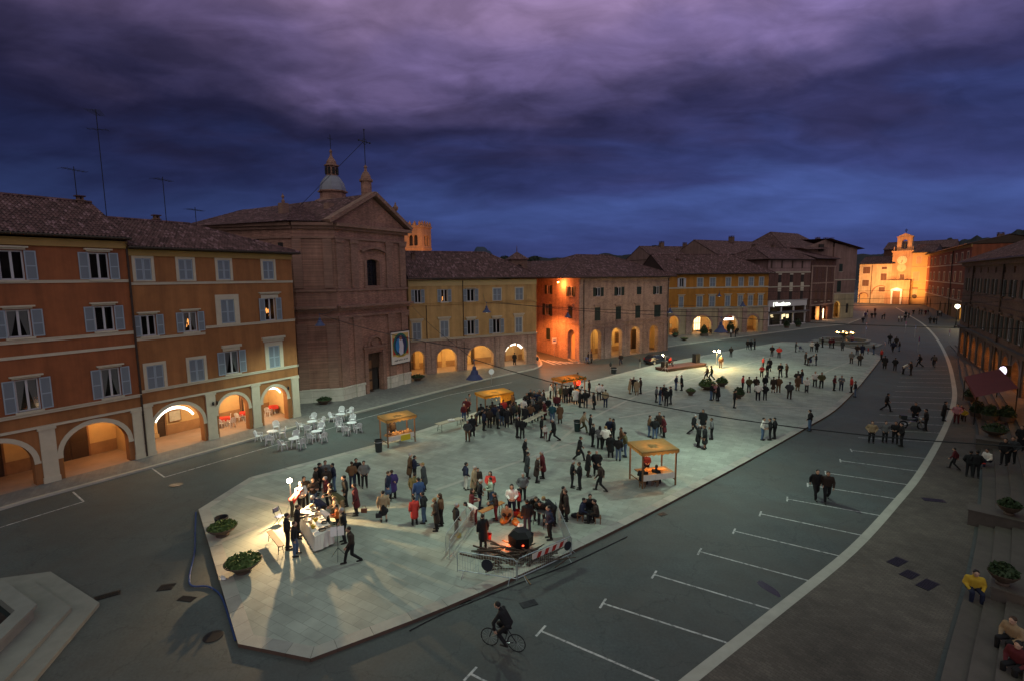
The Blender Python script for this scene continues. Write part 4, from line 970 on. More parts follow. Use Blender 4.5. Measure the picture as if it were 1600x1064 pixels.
lamp_light('sodium_light', (9.4, -5.0, 8.6), 7000, (1, .26, .055), side, .2, 'SPOT', R_(150), (0, 0, 0))  # extra spot without a fixture, added to warm the street ground

# ---- O: amber house ----------------------------------------------------------
O0 = (35.3, 115.6); O1 = (58.45, 120.62)
rt, w = bld('amber_house', 'long amber yellow house with seven closed shutters per row over a pale arcade', O0, O1); w = 24.9
U = [(2.2, 3.2), (6.6, 7.95), (9.75, 11.1), (13.8, 15.0), (17.1, 18.25), (19.75, 20.9), (22.45, 23.55)]
ow = [(a, b, 10.75, 12.7, 'open' if i == 0 else 'closed', .16) for i, (a, b) in enumerate(U)]+[(a, b, 6.2, 8.6, 'closed', .16) for a, b in U]
mb = MB(); wall(mb, -1.5, w, 6.1, 13.5, [('rect', *q[:4]) for q in ow]); mb.build('wall', amber_st, rt)
ao = [('arch', -.15, 2.2, KZ, 4.35), ('arch', 5.6, 10.4, KZ, 4.25, 2.1), ('arch', 13.3, 17.2, KZ, 4.1, 1.9), ('arch', 19.7, 22.6, KZ, 4.0)]
mb = MB(); wall(mb, -1.5, w, 0, 6.1, ao, rev=.7); mb.build('arcade_wall', cream_st, rt)
shell(rt, w, 13, 0, 13.5, amber_st)
tb = MB()
for o in ao: archivolt(tb, o, .45, .06)
for u in (4.6, 12.65, 18.95, 24.5): tb.box(u-.6, u+.6, -.18, 0, 0, 5.8)
tb.build('arcade_trim', brick_pale, rt)
band(rt, -1.5, w, 5.82, 6.12, .2); band(rt, -1.5, w, 10.4, 10.62, .08)
for q in ow: window(rt, *q[:5], 'white' if q[4] == 'open' else 'blue', q[5], .25 if q[2] < 9 else 0)
roof(rt, -1.5, w, 0, 13, 13.7, 18.2, hipr=7, over=1.0, per=.36, res=3); chimney(rt, 4, 4, 15.6, 1.2, .8)
portico(rt, -1.4, w-.2, 4.6, 4.4, portico_in, portico_fl, [(6, 7, KZ, 3, wood), (8.6, 10, KZ, 3.4, whiteframe), (14.4, 15.6, KZ, 3, wood), (20.4, 21.8, KZ, 3, darkwood)])
for u, p_, c_2 in ((.6, 120, YEL), (7.9, 190, YEL), (15.3, 130, (1, .6, .3)), (21, 50, YEL)): lamp_light('portico_light', (u, 2.1, 3.6), p_, c_2, rt, .2)
bulb_lamp(rt, 6.6, 1.6, 3.6, r=.2); bulb_lamp(rt, 21, 2.4, 3.2, r=.16)
fr = MB(); fr.box(8.5, 10.2, 4.1, 4.2, .6, 3.6, 1)
for i in range(4): fr.box(8.5+i*.57-.04, 8.5+i*.57+.04, 4.04, 4.1, .6, 3.6, 0)
fr.box(8.5, 10.2, 4.04, 4.1, 2.1, 2.2, 0)
fr.build('lit_shop_window', [darkwood, EM('shop_glow', (1, .75, .4), 1.8)], rt)
sg = MB(); sg.box(14.0, 16.6, .75, .85, 3.0, 3.75, 0); sg.box(14.4, 16.4, .7, .75, 3.5, 3.9, 1); sg.build('bar_sign', [EM('bar_sign', (1, .9, .78), 5), M('sign_red', (.45, .03, .02), .6, .1)], rt)

# ---- D: brick house over the white shop front ------------------------------
D0 = (65.5, 132.5); D1 = (80.7, 140.8)
rt, w = bld('brick_shop_house', 'dark brick house over a white framed shop front with lit lettering', D0, D1); w = 17.2
mb = MB(); wall(mb, -.6, w, 6.3, 13.8, []); mb.build('wall', brick_dark, rt)
pk = M('pink_stucco', (.30, .19, .165), .85, .15, 2)
mb = MB(); wall(mb, -.6, w, 13.8, 17.0, []); mb.build('attic_wall', pk, rt)
shell(rt, w, 13, 0, 17.0, pk)
for u in (2.6, 7.0, 11.4, 15.4): window(rt, u-1.3, u+1.3, 14.9, 16.6, 'hole', sill=False) if False else None
tb = MB()
for u in (.4, 4.6, 9.0, 13.2): tb.box(u, u+.55, -.06, 0, 14.9, 16.8, 0)
tb.box(-.6, w, -.05, 0, 14.86, 14.94, 0)
tb.build('attic_louvres', darkwood, rt)
for u in (4.25, 9.05, 13.8):
    for z0, z1 in ((11.2, 13.2), (6.5, 8.9)):
        fb = MB(); fb.box(u-.55, u+.55, -.05, 0, z0, z1, 0); fb.box(u-.65, u+.65, -.1, 0, z1, z1+.35, 1); fb.box(u-.65, u+.65, -.1, 0, z0-1.0 if z0 > 9 else z0-.2, z0, 1); fb.box(u-.04, u+.04, -.08, -.05, z0, z1, 2); fb.build('window', [roomdark, trim, darkwood], rt)
    fb = MB(); fb.box(u-.65, u+.65, -.1, 0, 9.35, 9.9, 0); fb.build('window_apron', trim, rt)
band(rt, -.6, w, 9.98, 10.2, .1); band(rt, -.6, w, 13.7, 13.95, .12)
sm_ = M('shop_front_white', (.52, .50, .47), .6, .08)
sf = MB(); sf.box(-.2, 16.0, -.25, 0, 5.0, 6.5, 0); sf.box(-.3, 16.1, -.4, 0, 6.5, 6.65, 0)
for u in (0.2, 5.2, 10.4, 15.4): sf.box(u-.2, u+.25, -.25, 0, 0, 5.0, 0)
sf.box(0, 16, -.22, 0, 0, .35, 0); sf.box(0, 16, -.24, 0, 3.1, 3.4, 0); sf.box(-.2, 16, -1.3, -.25, 3.55, 3.75, 1)
sf.build('shop_front', [sm_, M('shop_awning', (.1, .09, .1), .6, .1)], rt)
gb = MB()
for a, b in ((.45, 5.0), (5.45, 10.2), (10.65, 15.2)): gb.quad((a, -.03, .35), (b, -.03, .35), (b, -.03, 3.1), (a, -.03, 3.1)); gb.quad((a, -.03, 3.4), (b, -.03, 3.4), (b, -.03, 5.0), (a, -.03, 5.0))
gb.build('shop_window', glass(), rt)
ib = MB(); ib.box(.3, 15.3, 3.2, 3.3, 0.1, 5, 0); ib.box(.3, 15.3, .4, 3.2, .1, .14, 0)
for u, z, hh in ((6.2, 1.6, 1.2), (7.2, 2.2, .7), (8.6, 1.8, 1.0), (2.0, 2.7, .2), (2.2, 2.3, .15)): ib.box(u, u+.9, .5, .6, z, z+hh, 1)
for u in (1.3, 3.5, 7, 9.4, 12, 14): ib.box(u, u+.7, .9, 1.4, .14, 1.5, 2)
ib.build('shop_interior', [roomdark, EM('shop_glow', (1, .75, .4), 1.8), darkwood], rt)
lamp_light('shop_light', (7.5, 1.4, 2.8), 40, (1, .75, .35), rt, .2)
text('( Gentilozzo', 1.25, EM('sign_letters', (.95, 1, .88), 3.2), rt, (1.7, -.28, 5.28), (R_(90), 0, 0), 'sign_lettering', .04, sx=1.12)
roof(rt, -.6, w, 0, 13, 17.2, 20.5, over=1.1, per=.4, res=3, hipl=4)
for u, y in ((3, 7), (11, 7)): chimney(rt, u, y, 19.8, 1.2, .9)

# ---- E ------------------------------------------------------------------------
E0 = (81.9, 142.7); E1 = (93.5, 152.05)
rt, w = bld('narrow_brick_house', 'narrow dark brick house with pale bands and one bright lit doorway', E0, E1); w = 17
ew = [(u-.7, u+.7, z0, z1) for u in (4.0, 8.2, 13.2) for z0, z1 in ((11.9, 14.6), (5.6, 9.0))]+[(u-.7, u+.7, 15.9, 17.2) for u in (4, 8.2, 13.2)]
eo = [('rect', 1.5, 8.4, KZ, 4.3), ('rect', 9.6, 13.0, KZ, 4.0)]
mb = MB(); wall(mb, 0, w, 0, 17.4, [('rect', *q) for q in ew]+eo, rev=.5); mb.build('wall', brick_dark, rt); shell(rt, w, 13, 0, 17.4, brick_dark)
for q in ew: window(rt, *q, 'closed', 'brown', 0, 0, sill=q[2] < 10)
for z in (4.5, 10.6, 15.3): band(rt, 0, w, z, z+.3, .14, brick_pale)
for u in (.7, 10.6, 16.4): tb = MB(); tb.box(u-.3, u+.3, -.1, 0, 4.8, 15.3); tb.build('pilaster', brick_pale, rt)
roof(rt, 0, w, 0, 13, 17.6, 20.3, over=1.2, per=.4, res=3)
ib = MB(); ib.quad((1.5, 2.5, 0), (8.4, 2.5, 0), (8.4, 2.5, 4.3), (1.5, 2.5, 4.3), 0); ib.quad((9.2, 1.8, 0), (13.2, 1.8, 0), (13.2, 1.8, 4.3), (9.2, 1.8, 4.3), 1); ib.quad((9.6, .5, KZ), (13, .5, KZ), (13, 1.8, KZ), (9.6, 1.8, KZ), 1)
ib.build('doorway', [roomdark, portico_in], rt)
eb = MB(); eb.box(10.0, 11.9, .6, .7, .5, 3.3); eb.build('lit_door', EM('lit_doorway', (1, .58, .30), 5), rt)
lamp_light('door_light', (11.3, -.8, 2.6), 120, (1, .5, .25), rt, .3)

# ---- F: gabled corner house ---------------------------------------------------
F0 = (94.3, 153.1); F1 = (103.2, 156.5)
rt, w = bld('gabled_house', 'tall pinkish gabled corner house with a yellow lit archway', F0, F1); w = 9.6
fw_ = [(2.4, 3.9, 13.9, 16.2), (2.0, 3.7, 7.9, 11.2)]
pst = M('rose_stucco', (.27, .165, .135), .85, .2, 1.0, .15)
mb = MB(); wall(mb, 0, w, 7.4, 21, [('rect', *q) for q in fw_]); mb.build('wall', pst, rt)
mb = MB(); wall(mb, 0, w, 0, 7.4, [('arch', 1.2, 3.9, .3, 5.2), ('rect', 6.3, 7.4, 1.6, 4.4)], rev=.6); mb.build('ground_floor_wall', cream_st, rt)
mb = MB(); mb.quad((w, 0, 7.4), (w+9, 14, 7.4), (w+9, 14, 20.5), (w, 0, 20.5), 0); mb.quad((0, 14, 0), (0, 0, 0), (0, 0, 21), (0, 14, 21), 0); mb.quad((w, 0, 0), (w+9, 14, 0), (w+9, 14, 7.4), (w, 0, 7.4), 1); mb.quad((w+9, 14, 0), (0, 14, 0), (0, 14, 21), (w+9, 14, 21), 0)
for t0, t1, z0, z1 in ((.25, .45, 8, 11.3), (.25, .42, 14, 16)):
    a = Vector((w, -.0, 0)).lerp(Vector((w+9, 14, 0)), t0); b = Vector((w, 0, 0)).lerp(Vector((w+9, 14, 0)), t1); mb.obox((a.x, a.y, (z0+z1)/2), (b.x, b.y, (z0+z1)/2), .12, z1-z0, 2)
mb.build('side_wall', [pst, cream_st, shutter_green], rt)
for q in fw_: window(rt, *q, 'closed', 'green', 0, 0)
band(rt, 0, w, 7.25, 7.5, .1); band(rt, 0, w, 11.4, 11.6, .07)
rb = MB(); slope(rb, (-6, -1, 20.9), (-6, 16, 20.9), (-1.5, 16, 23.4), (-1.5, -1, 23.4), .5, .05, .6, res=3) if False else None
slope(rb, (-12.5, -1.0, 20.2), (-3, -1.2, 20.4), (-3, 9, 23.6), (-12.5, 9, 23.4), .45, .05, .6, res=3)
slope(rb, (-3, -1.2, 21.6), (-3, 16, 21.6), (-1.5, 16, 23.6), (-1.5, -1.2, 23.6), .45, .05, .6, res=3) if False else None
slope(rb, (-3.2, -1.3, 23.3), (w+1.5, -1.2, 20.6), (w+8, 15, 21), (-3.2, 15, 23.8), .45, .05, .6, res=3)
rb.build('roof', tile, rt)
mb = MB(); mb.poly([(-12, 1.5, 17), (0, .4, 17), (0, .4, 22.3), (-3, .6, 23.2), (-12, 1.5, 20.3)]); mb.box(-5.6, -3.9, .3, .6, 19.8, 21.8, 1); mb.build('gable', [pst, roomdark], rt)
mb = MB(); mb.poly([(0, .0, 21), (w, .0, 21), (w, .0, 20.4), (0, 0, 22.2)]); mb.build('gable', pst, rt)
for u, y in ((.5, 6), (5, 7), (7.5, 7)): chimney(rt, u, y, 22.3, 1.6, 1.0)
portico(rt, .6, w-.6, 5.6, 4, portico_in, portico_fl, [(2, 3.4, .3, 3.4, wood)], z0=.3)
lamp_light('portico_light', (2.6, 1.8, 3.8), 120, YEL, rt, .2)
db = MB(); db.box(6.3, 7.4, .15, .2, 1.6, 4.4); db.build('notice_window', roomdark, rt)

# ---- far end: lit house, clock tower, yellow house ---------------------------
T0 = (161.3, 234.4); T1 = (172.9, 217.95)
lit_st = M('lit_cream_stucco', (.52, .40, .24), .85, .12, 1.0)
rt, w = bld('cream_house', 'floodlit cream house left of the clock tower, under a dark tiled roof', T0, T1); w = 8.0
lw_ = [(4.2, 6.2, 15.0, 16.1), (4.0, 6.3, 10.1, 13.2), (3.6, 6.0, 5.2, 7.2), (-3.1, -.2, 13.2, 16.2), (-3.1, -.4, 7.6, 10.4)]
mb = MB(); wall(mb, -4.5, w, 0, 17.3, [('rect', *q) for q in lw_]+[('arch', -4.0, -.6, 0.1, 4.6)]); mb.build('wall', lit_st, rt)
for q in lw_: window(rt, *q, 'closed', 'brown', .12, 0)
pipe(rt, .5, 0, 17, -.12, .1); shell(rt, w, 12, 0, 17.2, lit_st); roof(rt, -4.5, w+1, 0, 12, 17.5, 20.8, over=.8, per=.5, res=3)
ab = MB(); archivolt(ab, ('arch', 1.2, 7.6, .1, 7.6, 3.2), .4, .1); archivolt(ab, ('arch', -4.0, -.6, .1, 4.6), .35, .1); ab.build('arch_ring', M('terracotta_trim', (.28, .13, .07), .8, .1), rt)
ib = MB(); ib.quad((-4, .9, 0), (-.6, .9, 0), (-.6, .9, 4.6), (-4, .9, 4.6)); ib.build('doorway', portico_in, rt)
bt, _ = bld('clock_tower', 'floodlit orange tower with two white clock dials and an open belfry', tuple(np.array(T0)+(np.array(T1)-np.array(T0))/20.15*8.0), T1, 'clock tower')
ow_ = M('tower_stucco', (.48, .29, .16), .85, .12, 1.0); tw = 7.2
mb = MB(); wall(mb, 0, tw, 0, 22.3, [('rect', 3.2, 4.8, 10.3, 12.8)]); mb.quad((0, 8, 0), (0, 0, 0), (0, 0, 22.3), (0, 8, 22.3)); mb.quad((tw, 0, 0), (tw, 8, 0), (tw, 8, 22.3), (tw, 0, 22.3)); mb.quad((tw, 8, 0), (0, 8, 0), (0, 8, 22.3), (tw, 8, 22.3)); mb.quad((0, 0, 22.3), (tw, 0, 22.3), (tw, 8, 22.3), (0, 8, 22.3))
mb.box(-.4, tw+.4, -.4, 8.4, 22.3, 22.75); mb.box(-.15, tw+.15, -.15, 8.1, 21.9, 22.3)
mb.build('wall', ow_, bt)
window(bt, 3.2, 4.8, 10.3, 12.8, 'closed', 'brown', .1, 0)
bb = MB(); bb.box(-1.4, tw+.3, -1.6, -.01, 0, 10.0, 0); bb.box(-1.5, tw+.4, -1.75, -.01, 10.0, 10.25, 0)
for i in range(18): bb.box(-1.4+i*.5, -1.35+i*.5, -1.65, -1.6, 10.25, 11.2, 1)
bb.box(-1.45, tw+.35, -1.68, -1.6, 11.2, 11.28, 1); bb.build('portal_block', [ow_, iron], bt)
pb = MB(); pb.box(1.0, 1.6, -1.95, -1.6, 0, 5.6, 0); pb.box(4.4, 5.0, -1.95, -1.6, 0, 5.6, 0); pb.box(.8, 5.2, -2.05, -1.6, 5.6, 6.2, 0); pb.prism([(1, -1.7), (5, -1.7), (5, -2.0), (1, -2.0)], 6.2, 6.45, 0)
pb.poly([(1.2, -1.9, 6.45), (4.8, -1.9, 6.45), (3.0, -1.9, 7.1)], 0); pb.build('portal', M('portal_stone', (.7, .68, .6), .7, .08), bt)
db = MB(); db.box(1.6, 4.4, -1.72, -1.61, 0.1, 5.6); db.build('door', wood, bt)
def dial(z, r, mat, mk):
    d = MB(); i0 = 0; d.lathe([(r+.15, -.02), (r+.15, .1), (r, .12), (0, .12)], 28); d.xf(0, Matrix.Translation((3.6, 0, z)) @ Matrix.Rotation(R_(90), 4, 'X')); o = d.build('clock_dial', mat, bt)
    h = MB()
    for k in range(12):
        a = k*math.pi/6; h.obox((3.6+math.sin(a)*r*.78, -.14, z+math.cos(a)*r*.78), (3.6+math.sin(a)*r*.93, -.14, z+math.cos(a)*r*.93), .05, .09)
    for a, l in ((math.pi*2*(17.5/12), .5), (math.pi*2*.52, .75)): h.obox((3.6, -.15, z), (3.6+math.sin(a)*l*r, -.15, z+math.cos(a)*l*r), .04, .1)
    h.build('clock_hands', mk, o)
dial(18.8, 1.65, M('upper_dial', (.62, .52, .34), .6, .04), darkwood); dial(15.6, 1.55, M('lower_dial', (.5, .42, .26), .6, .08), M('dial_mark', (.35, .28, .2), .7, .05))
bb = MB(); wall(bb, .9, 6.3, 22.75, 28.5, [('arch', 2.5, 4.7, 23.6, 27.6, 1.1)], y=1.2, rev=1.5); bb.quad((.9, 2.7, 22.75), (.9, 1.2, 22.75), (.9, 1.2, 28.5), (.9, 2.7, 28.5)); bb.quad((6.3, 1.2, 22.75), (6.3, 2.7, 22.75), (6.3, 2.7, 28.5), (6.3, 1.2, 28.5))
wall(bb, .9, 6.3, 22.75, 28.5, [('arch', 2.5, 4.7, 23.6, 27.6, 1.1)], y=2.7, rev=0.0)
bb.box(.6, 6.6, 1.0, 2.9, 28.5, 28.85); bb.poly([(.7, 1.1, 28.85), (6.5, 1.1, 28.85), (3.6, 1.1, 30.2)]); bb.poly([(6.5, 2.8, 28.85), (.7, 2.8, 28.85), (3.6, 2.8, 30.2)]); bb.quad((.7, 1.1, 28.85), (3.6, 1.1, 30.2), (3.6, 2.8, 30.2), (.7, 2.8, 28.85)); bb.quad((6.5, 2.8, 28.85), (3.6, 2.8, 30.2), (3.6, 1.1, 30.2), (6.5, 1.1, 28.85))
for x in (.2, 7.0): urn(bb, x, .6, 22.75, .75)
bo = bb.build('belfry', ow_, bt)
bl = MB(); bl.lathe([(.75, 24.1), (.7, 24.3), (.5, 24.8), (.42, 25.4), (.3, 25.75), (.08, 25.9), (.06, 26.9), (0, 26.9)], 12, (3.6, 1.9, 0)); bl.box(2.5, 4.7, 1.8, 2.0, 26.6, 26.8); bl.build('bell', M('bronze', (.12, .1, .06), .4, .2, metal=.7), bo)
wv = MB(); wv.tube([(3.6, 1.9, 30.1), (3.6, 1.9, 32.2)], .07, 5); wv.box(3.2, 4.2, 1.88, 1.92, 31.3, 31.7); wv.ball((3.6, 1.9, 30.9), .25, 6, 4); wv.build('weather_vane', iron, bo)
yt, _ = bld('floodlit_house', 'floodlit yellow house right of the clock tower with pale pink shutters', tuple(np.array(T0)+(np.array(T1)-np.array(T0))/20.15*15.2), T1); yw2 = 5.6
mb = MB(); wall(mb, 0, yw2, 0, 21.6, [('rect', 1.6, 3.1, 17.2, 20.0), ('rect', .7, 2.8, 9.9, 13.6), ('rect', .9, 2.6, 3.6, 7.0)]); mb.build('wall', M('floodlit_yellow', (.5, .33, .14), .85, .1, 1.0), yt)
SH['pink'] = (M('pink_shutter', (.5, .30, .17), .6, .05, tex='louvre'), M('pink_rail', (.55, .34, .2), .6, .05))
for q in ((1.6, 3.1, 17.2, 20.0), (.7, 2.8, 9.9, 13.6)): window(yt, *q, 'closed', 'pink', .1, 0)
nb_ = MB(); nb_.box(.9, 2.6, -.05, .1, 3.6, 7.0, 0); nb_.box(.7, 2.8, -.12, 0, 6.6, 7.1, 1); i0 = len(nb_.v); nb_.lathe([(.9, 0), (.9, .15), (0, .2)], 14, (0, 0, 0), 1); nb_.xf(i0, Matrix.Translation((1.75, -.05, 3.4)) @ Matrix.Rotation(R_(90), 4, 'X')); nb_.build('niche', [lit_st, darkwood], yt)
band(yt, 0, yw2, 15.6, 15.8, .08, lit_st); band(yt, 0, yw2, 8.6, 8.8, .08, lit_st); shell(yt, yw2, 10, 0, 21.6, lit_st); roof(yt, 0, yw2+2, 0, 10, 21.8, 25, over=.7, per=.5, res=3)
FL = (1.0, .42, .14)
def flood(name, loc, tgt, power, ang=90, col=FL):
    d = Vector(tgt)-Vector(loc); o = lamp_light(name, loc, power, col, None, .25, 'SPOT', R_(ang), blend=.7); o.rotation_euler = d.to_track_quat('-Z', 'Y').to_euler(); return o
def TW(u, y, z):
    c, s = math.cos(bt.rotation_euler[2]), math.sin(bt.rotation_euler[2]); return (bt.location[0]+u*c-y*s, bt.location[1]+u*s+y*c, z)
flood('floodlight', TW(1, -17, 7), TW(4, 0, 15), 21000, 100); flood('floodlight', TW(8, -14, 5), TW(9.5, 0, 12), 12000, 95, (1, .43, .11)); flood('floodlight', TW(-12, -16, 6), TW(-6, 0, 9), 14000, 105, (1, .50, .20))
flood('floodlight', TW(3.6, -12, 23), TW(3.6, 1, 26), 3000, 60)
lamp_light('sodium_light', TW(-2, -16, 8.5), 5200, (1, .30, .08), None, .3)  # added point light, no fixture, reddens the ground before the tower
lamp_light('portal_light', TW(3.0, -3.6, 6.3), 110, (1, .85, .6), None, .2)

# ---- R1: long red house at the far right ---------------------------------------
Q0 = (173.2, 217.7); Q1 = (121, 137.8)
rt, w = bld('long_red_house', 'long dark red house with rows of narrow windows, right of the floodlit corner', Q0, Q1); w = 96
rw = []
for u in (14, 24, 38, 50, 62, 72, 82, 91): rw += [(u-1.4, u+1.4, 16.3, 18.7), (u-1.5, u+1.5, 10.7, 13.3), (u-1.5, u+1.5, 5.8, 8.0)]
ga = [('arch', u-1.6, u+1.6, .1, 3.6) for u in (10, 20, 47, 58)]+[('rect', 67, 71, .1, 3.6), ('rect', 86, 88.4, .1, 3.4)]
rst = M('dark_red_stucco', (.26, .075, .035), .85, .2, .8, .1)
mb = MB(); wall(mb, 0, w, 5.2, 20.6, [('rect', *q) for q in rw]); mb.build('wall', rst, rt)
mb = MB(); wall(mb, 0, w, 0, 5.2, ga, rev=.5); mb.build('ground_floor_wall', M('buff_stucco', (.32, .2, .09), .85, .15), rt); shell(rt, w, 14, 0, 20.5, rst)
for q in rw: window(rt, *q, 'closed', 'green', .35, 0)
for z in (5.1, 9.9, 15.4): band(rt, 0, w, z, z+.3, .1, trim)
band(rt, 0, w, 19.9, 20.6, .25, ochre_tr, 'cornice'); roof(rt, 0, w, 0, 14, 20.8, 22.8, over=1.1, per=.6, amp=.07, step=.8, res=3); pipe(rt, 66, 0, 20.5, -.15, .12); chimney(rt, 80, 8, 22.3, 1.5, 1.4)
ib = MB()
for o in ga: ib.quad((o[1], .48, 0), (o[2], .48, 0), (o[2], .48, 3.7), (o[1], .48, 3.7), 1 if 40 < o[1] < 60 else 0)
ib.build('doors', [roomdark, wood], rt)
ld = MB(); ld.box(86.1, 88.3, .3, .4, .3, 3.3); ld.build('lit_door', EM('lit_doorway2', (1, .65, .2), 2.6), rt)
# pink house rising behind
c = AT(1500, 470, 200); rt, w = bld('pink_house', 'salmon pink house end with one dark window above the right roofs', (150, 150), (122, 112)); 
mb = MB(); wall(mb, 0, w, 0, 22.2, [('rect', 18.5, 21.5, 17.4, 20.6)]); mb.build('wall', M('salmon_stucco', (.42, .16, .12), .85, .12), rt); shell(rt, w, 12, 0, 22.2, MATS['salmon_stucco'])
window(rt, 18.5, 21.5, 17.4, 20.6, 'closed', 'green', .5, 0); band(rt, 0, w, 21.6, 22.1, .2); roof(rt, 0, w, 0, 12, 22.4, 24.0, over=.9, per=.6, amp=.06, step=.8, res=3); chimney(rt, 12, 5, 23.4, 1.2, 1.2)
rt, w = bld('hilltop_house', 'dark house on the rise at the far right edge, above every roof', (150, 128), (132, 108))
mb = MB(); wall(mb, 0, w, 0, 25.5, [('rect', 5, 6.5, 21.5, 23.5), ('rect', 11, 12.5, 21.5, 23.5)]); mb.build('wall', brick_dark, rt); shell(rt, w, 14, 0, 25.5, brick_dark)
for q in ((5, 6.5, 21.5, 23.5), (11, 12.5, 21.5, 23.5)): window(rt, *q, 'closed', 'green')
roof(rt, 0, w, 0, 14, 25.7, 29, over=.8, per=.6, amp=.06, step=.8, res=3); chimney(rt, 6, 5, 28, 1.6, 1.2)

# ---- R2: arcaded palace on the right ---------------------------------------------
P0 = (72.16, 83.1); P1 = (51.7, 51.9)
rt, w = bld('arcaded_palace', 'dark brick palace with an orange lit arcade along the right side of the square', P0, P1, 'palace'); w = 86  # near end lengthened out of view to shade the steps
pw = []; pa = []
for i in range(18):
    u = 3.6+i*4.55
    pw += [(u-.75, u+.75, 10.5, 12.4), (u-.85, u+.85, 5.7, 8.2)]; pa.append(('arch', u-1.5, u+1.5, .77, 4.0, 1.5))
pst2 = M('palace_brick', (.17, .115, .085), .85, .25, 1.2, .3, tex='brick')
mb = MB(); wall(mb, 0, w, 4.6, 14.6, [('rect', *q) for q in pw]+[('rect', q[0]+.3, q[1]-.3, 13.2, 13.9) for q in pw[::2]]); mb.build('wall', pst2, rt)
mb = MB(); wall(mb, 0, w, 0, 4.6, pa, rev=.7); mb.build('arcade_wall', pst2, rt); shell(rt, w, 14, 0, 14.6, pst2)
for q in pw: window(rt, *q, 'open', 'green', 0, .35 if q[2] < 8 else 0, mt=pst2)
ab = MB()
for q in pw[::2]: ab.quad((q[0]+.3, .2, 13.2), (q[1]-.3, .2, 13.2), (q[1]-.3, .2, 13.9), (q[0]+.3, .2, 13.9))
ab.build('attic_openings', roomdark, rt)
band(rt, 0, w, 4.6, 5.0, .3, stepstone, 'cornice'); band(rt, 0, w, 8.9, 9.15, .12, pst2); band(rt, 0, w, 9.9, 10.1, .1, pst2); band(rt, 0, w, 14.2, 14.65, .4, pst2, 'cornice')
tb = MB()
for i in range(19): u = 1.3+i*4.55; tb.box(u-.4, u+.4, -.12, 0, .75, 4.6)
for o in pa: archivolt(tb, o, .3, .05)
tb.build('arcade_trim', stepstone, rt)
for u in (8.2, 26.5, 44.6): pipe(rt, u, .8, 14.4, -.14, .09)
roof(rt, 0, w, 0, 14, 14.9, 18.2, over=.9, per=.4, amp=.05, step=.6, res=3)
portico(rt, .2, w-.2, 4.3, 4.5, portico_in, portico_fl, [(u, u+1.6, .75, 3.4, wood) for u in (5, 14, 23, 32, 41, 50)], z0=.755)
for i in range(0, 12): lamp_light('portico_light', (3.6+i*4.55, 2.6, 3.6), 120, (1, .40, .10), rt, .15)
lp = MB(); lp.box(-.05, .05, -.9, -.1, 0, 1.2, 1)
i0 = len(lp.v); lp.lathe([(.42, -.12), (.42, .12)], 20, m=1); lp.lathe([(0, -.1), (.37, -.1)], 20); lp.lathe([(.37, .1), (0, .1)], 20)
lp.xf(i0, Matrix.Translation((0, -.75, .6)) @ Matrix.Diagonal((.8, .8, 1.35, 1)) @ Matrix.Rotation(R_(90), 4, 'Y'))
lp.build('oval_sign', [EM('oval_light', (.85, .8, 1.0), 1.4), iron], rt, loc=(34.2, 0, 2.2)); lamp_light('sign_light', (34.0, -1.6, 2.9), 5, (.7, .65, 1), rt, .2)

# ---- town behind: campanile, bell tower, roofs ------------------------------------
c = AT(655, 436, 165); rt = thing('campanile', 'floodlit square brick campanile with battlements and twin bell openings', 'bell tower', (c.x, c.y, 0), -.32)
mb = MB()
for k in range(4):
    m_ = MB(); wall(m_, -3.0, 3.0, 0, 28.6, [('arch', -1.5, -.12, 23.2, 26.4), ('arch', .12, 1.5, 23.2, 26.4)], y=-3.0, rev=.5)
    m_.xf(0, Matrix.Rotation(k*math.pi/2, 4, 'Z')); i0 = len(mb.v); mb.v += m_.v; mb.f += [[j+i0 for j in f] for f in m_.f]; mb.m += m_.m
mb.build('shaft', M('campanile_brick', (.34, .2, .12), .85, .2, 1, .2, tex='brick'), rt)
tb = MB(); tb.box(-3.25, 3.25, -3.25, 3.25, 28.6, 29.2); tb.box(-3.15, 3.15, -3.15, 3.15, 22.2, 22.6)
for k in range(4):
    for i in range(4):
        a = Matrix.Rotation(k*math.pi/2, 4, 'Z'); i0 = len(tb.v); x = -3.0+i*1.65; tb.box(x, x+.75, -3.2, -2.8, 29.2, 30.0); tb.lathe([(.22, 30), (.3, 30.2), (.12, 30.5), (0, 30.7)], 6, (x+.37, -3.0, 0)); tb.xf(i0, a)
tb.build('battlements', MATS['campanile_brick'], rt)
ib = MB(); ib.box(-2.3, 2.3, -2.3, 2.3, 22, 27.5); ib.build('belfry_inside', roomdark, rt)
flood('floodlight', (c.x+8, c.y-14, 17.5), (c.x, c.y, 26), 9000, 60, (1, .40, .12)); flood('floodlight', (c.x-9, c.y-10, 17.5), (c.x, c.y, 27), 2500, 60, (1, .40, .12))
c = AT(808, 430, 112); rt = thing('bell_tower', 'small unlit brick tower with pyramid roof behind the yellow house', 'bell tower', (c.x, c.y, 0), .3)
mb = MB()
for k in range(4):
    m_ = MB(); wall(m_, -1.75, 1.75, 0, 17.0, [('arch', -.5, .5, 14.2, 16.0)], y=-1.75, rev=.4); m_.xf(0, Matrix.Rotation(k*math.pi/2, 4, 'Z')); i0 = len(mb.v); mb.v += m_.v; mb.f += [[j+i0 for j in f] for f in m_.f]; mb.m += m_.m
mb.build('shaft', brick, rt); rb = MB(); rb.lathe([(2.9, 17.0), (2.9, 17.15), (.1, 18.7), (.1, 19.2), (.04, 20), (0, 20)], 4, rot=math.pi/4); rb.build('roof', tile, rt); ib = MB(); ib.box(-1.3, 1.3, -1.3, 1.3, 14, 16.4); ib.build('belfry_inside', roomdark, rt)
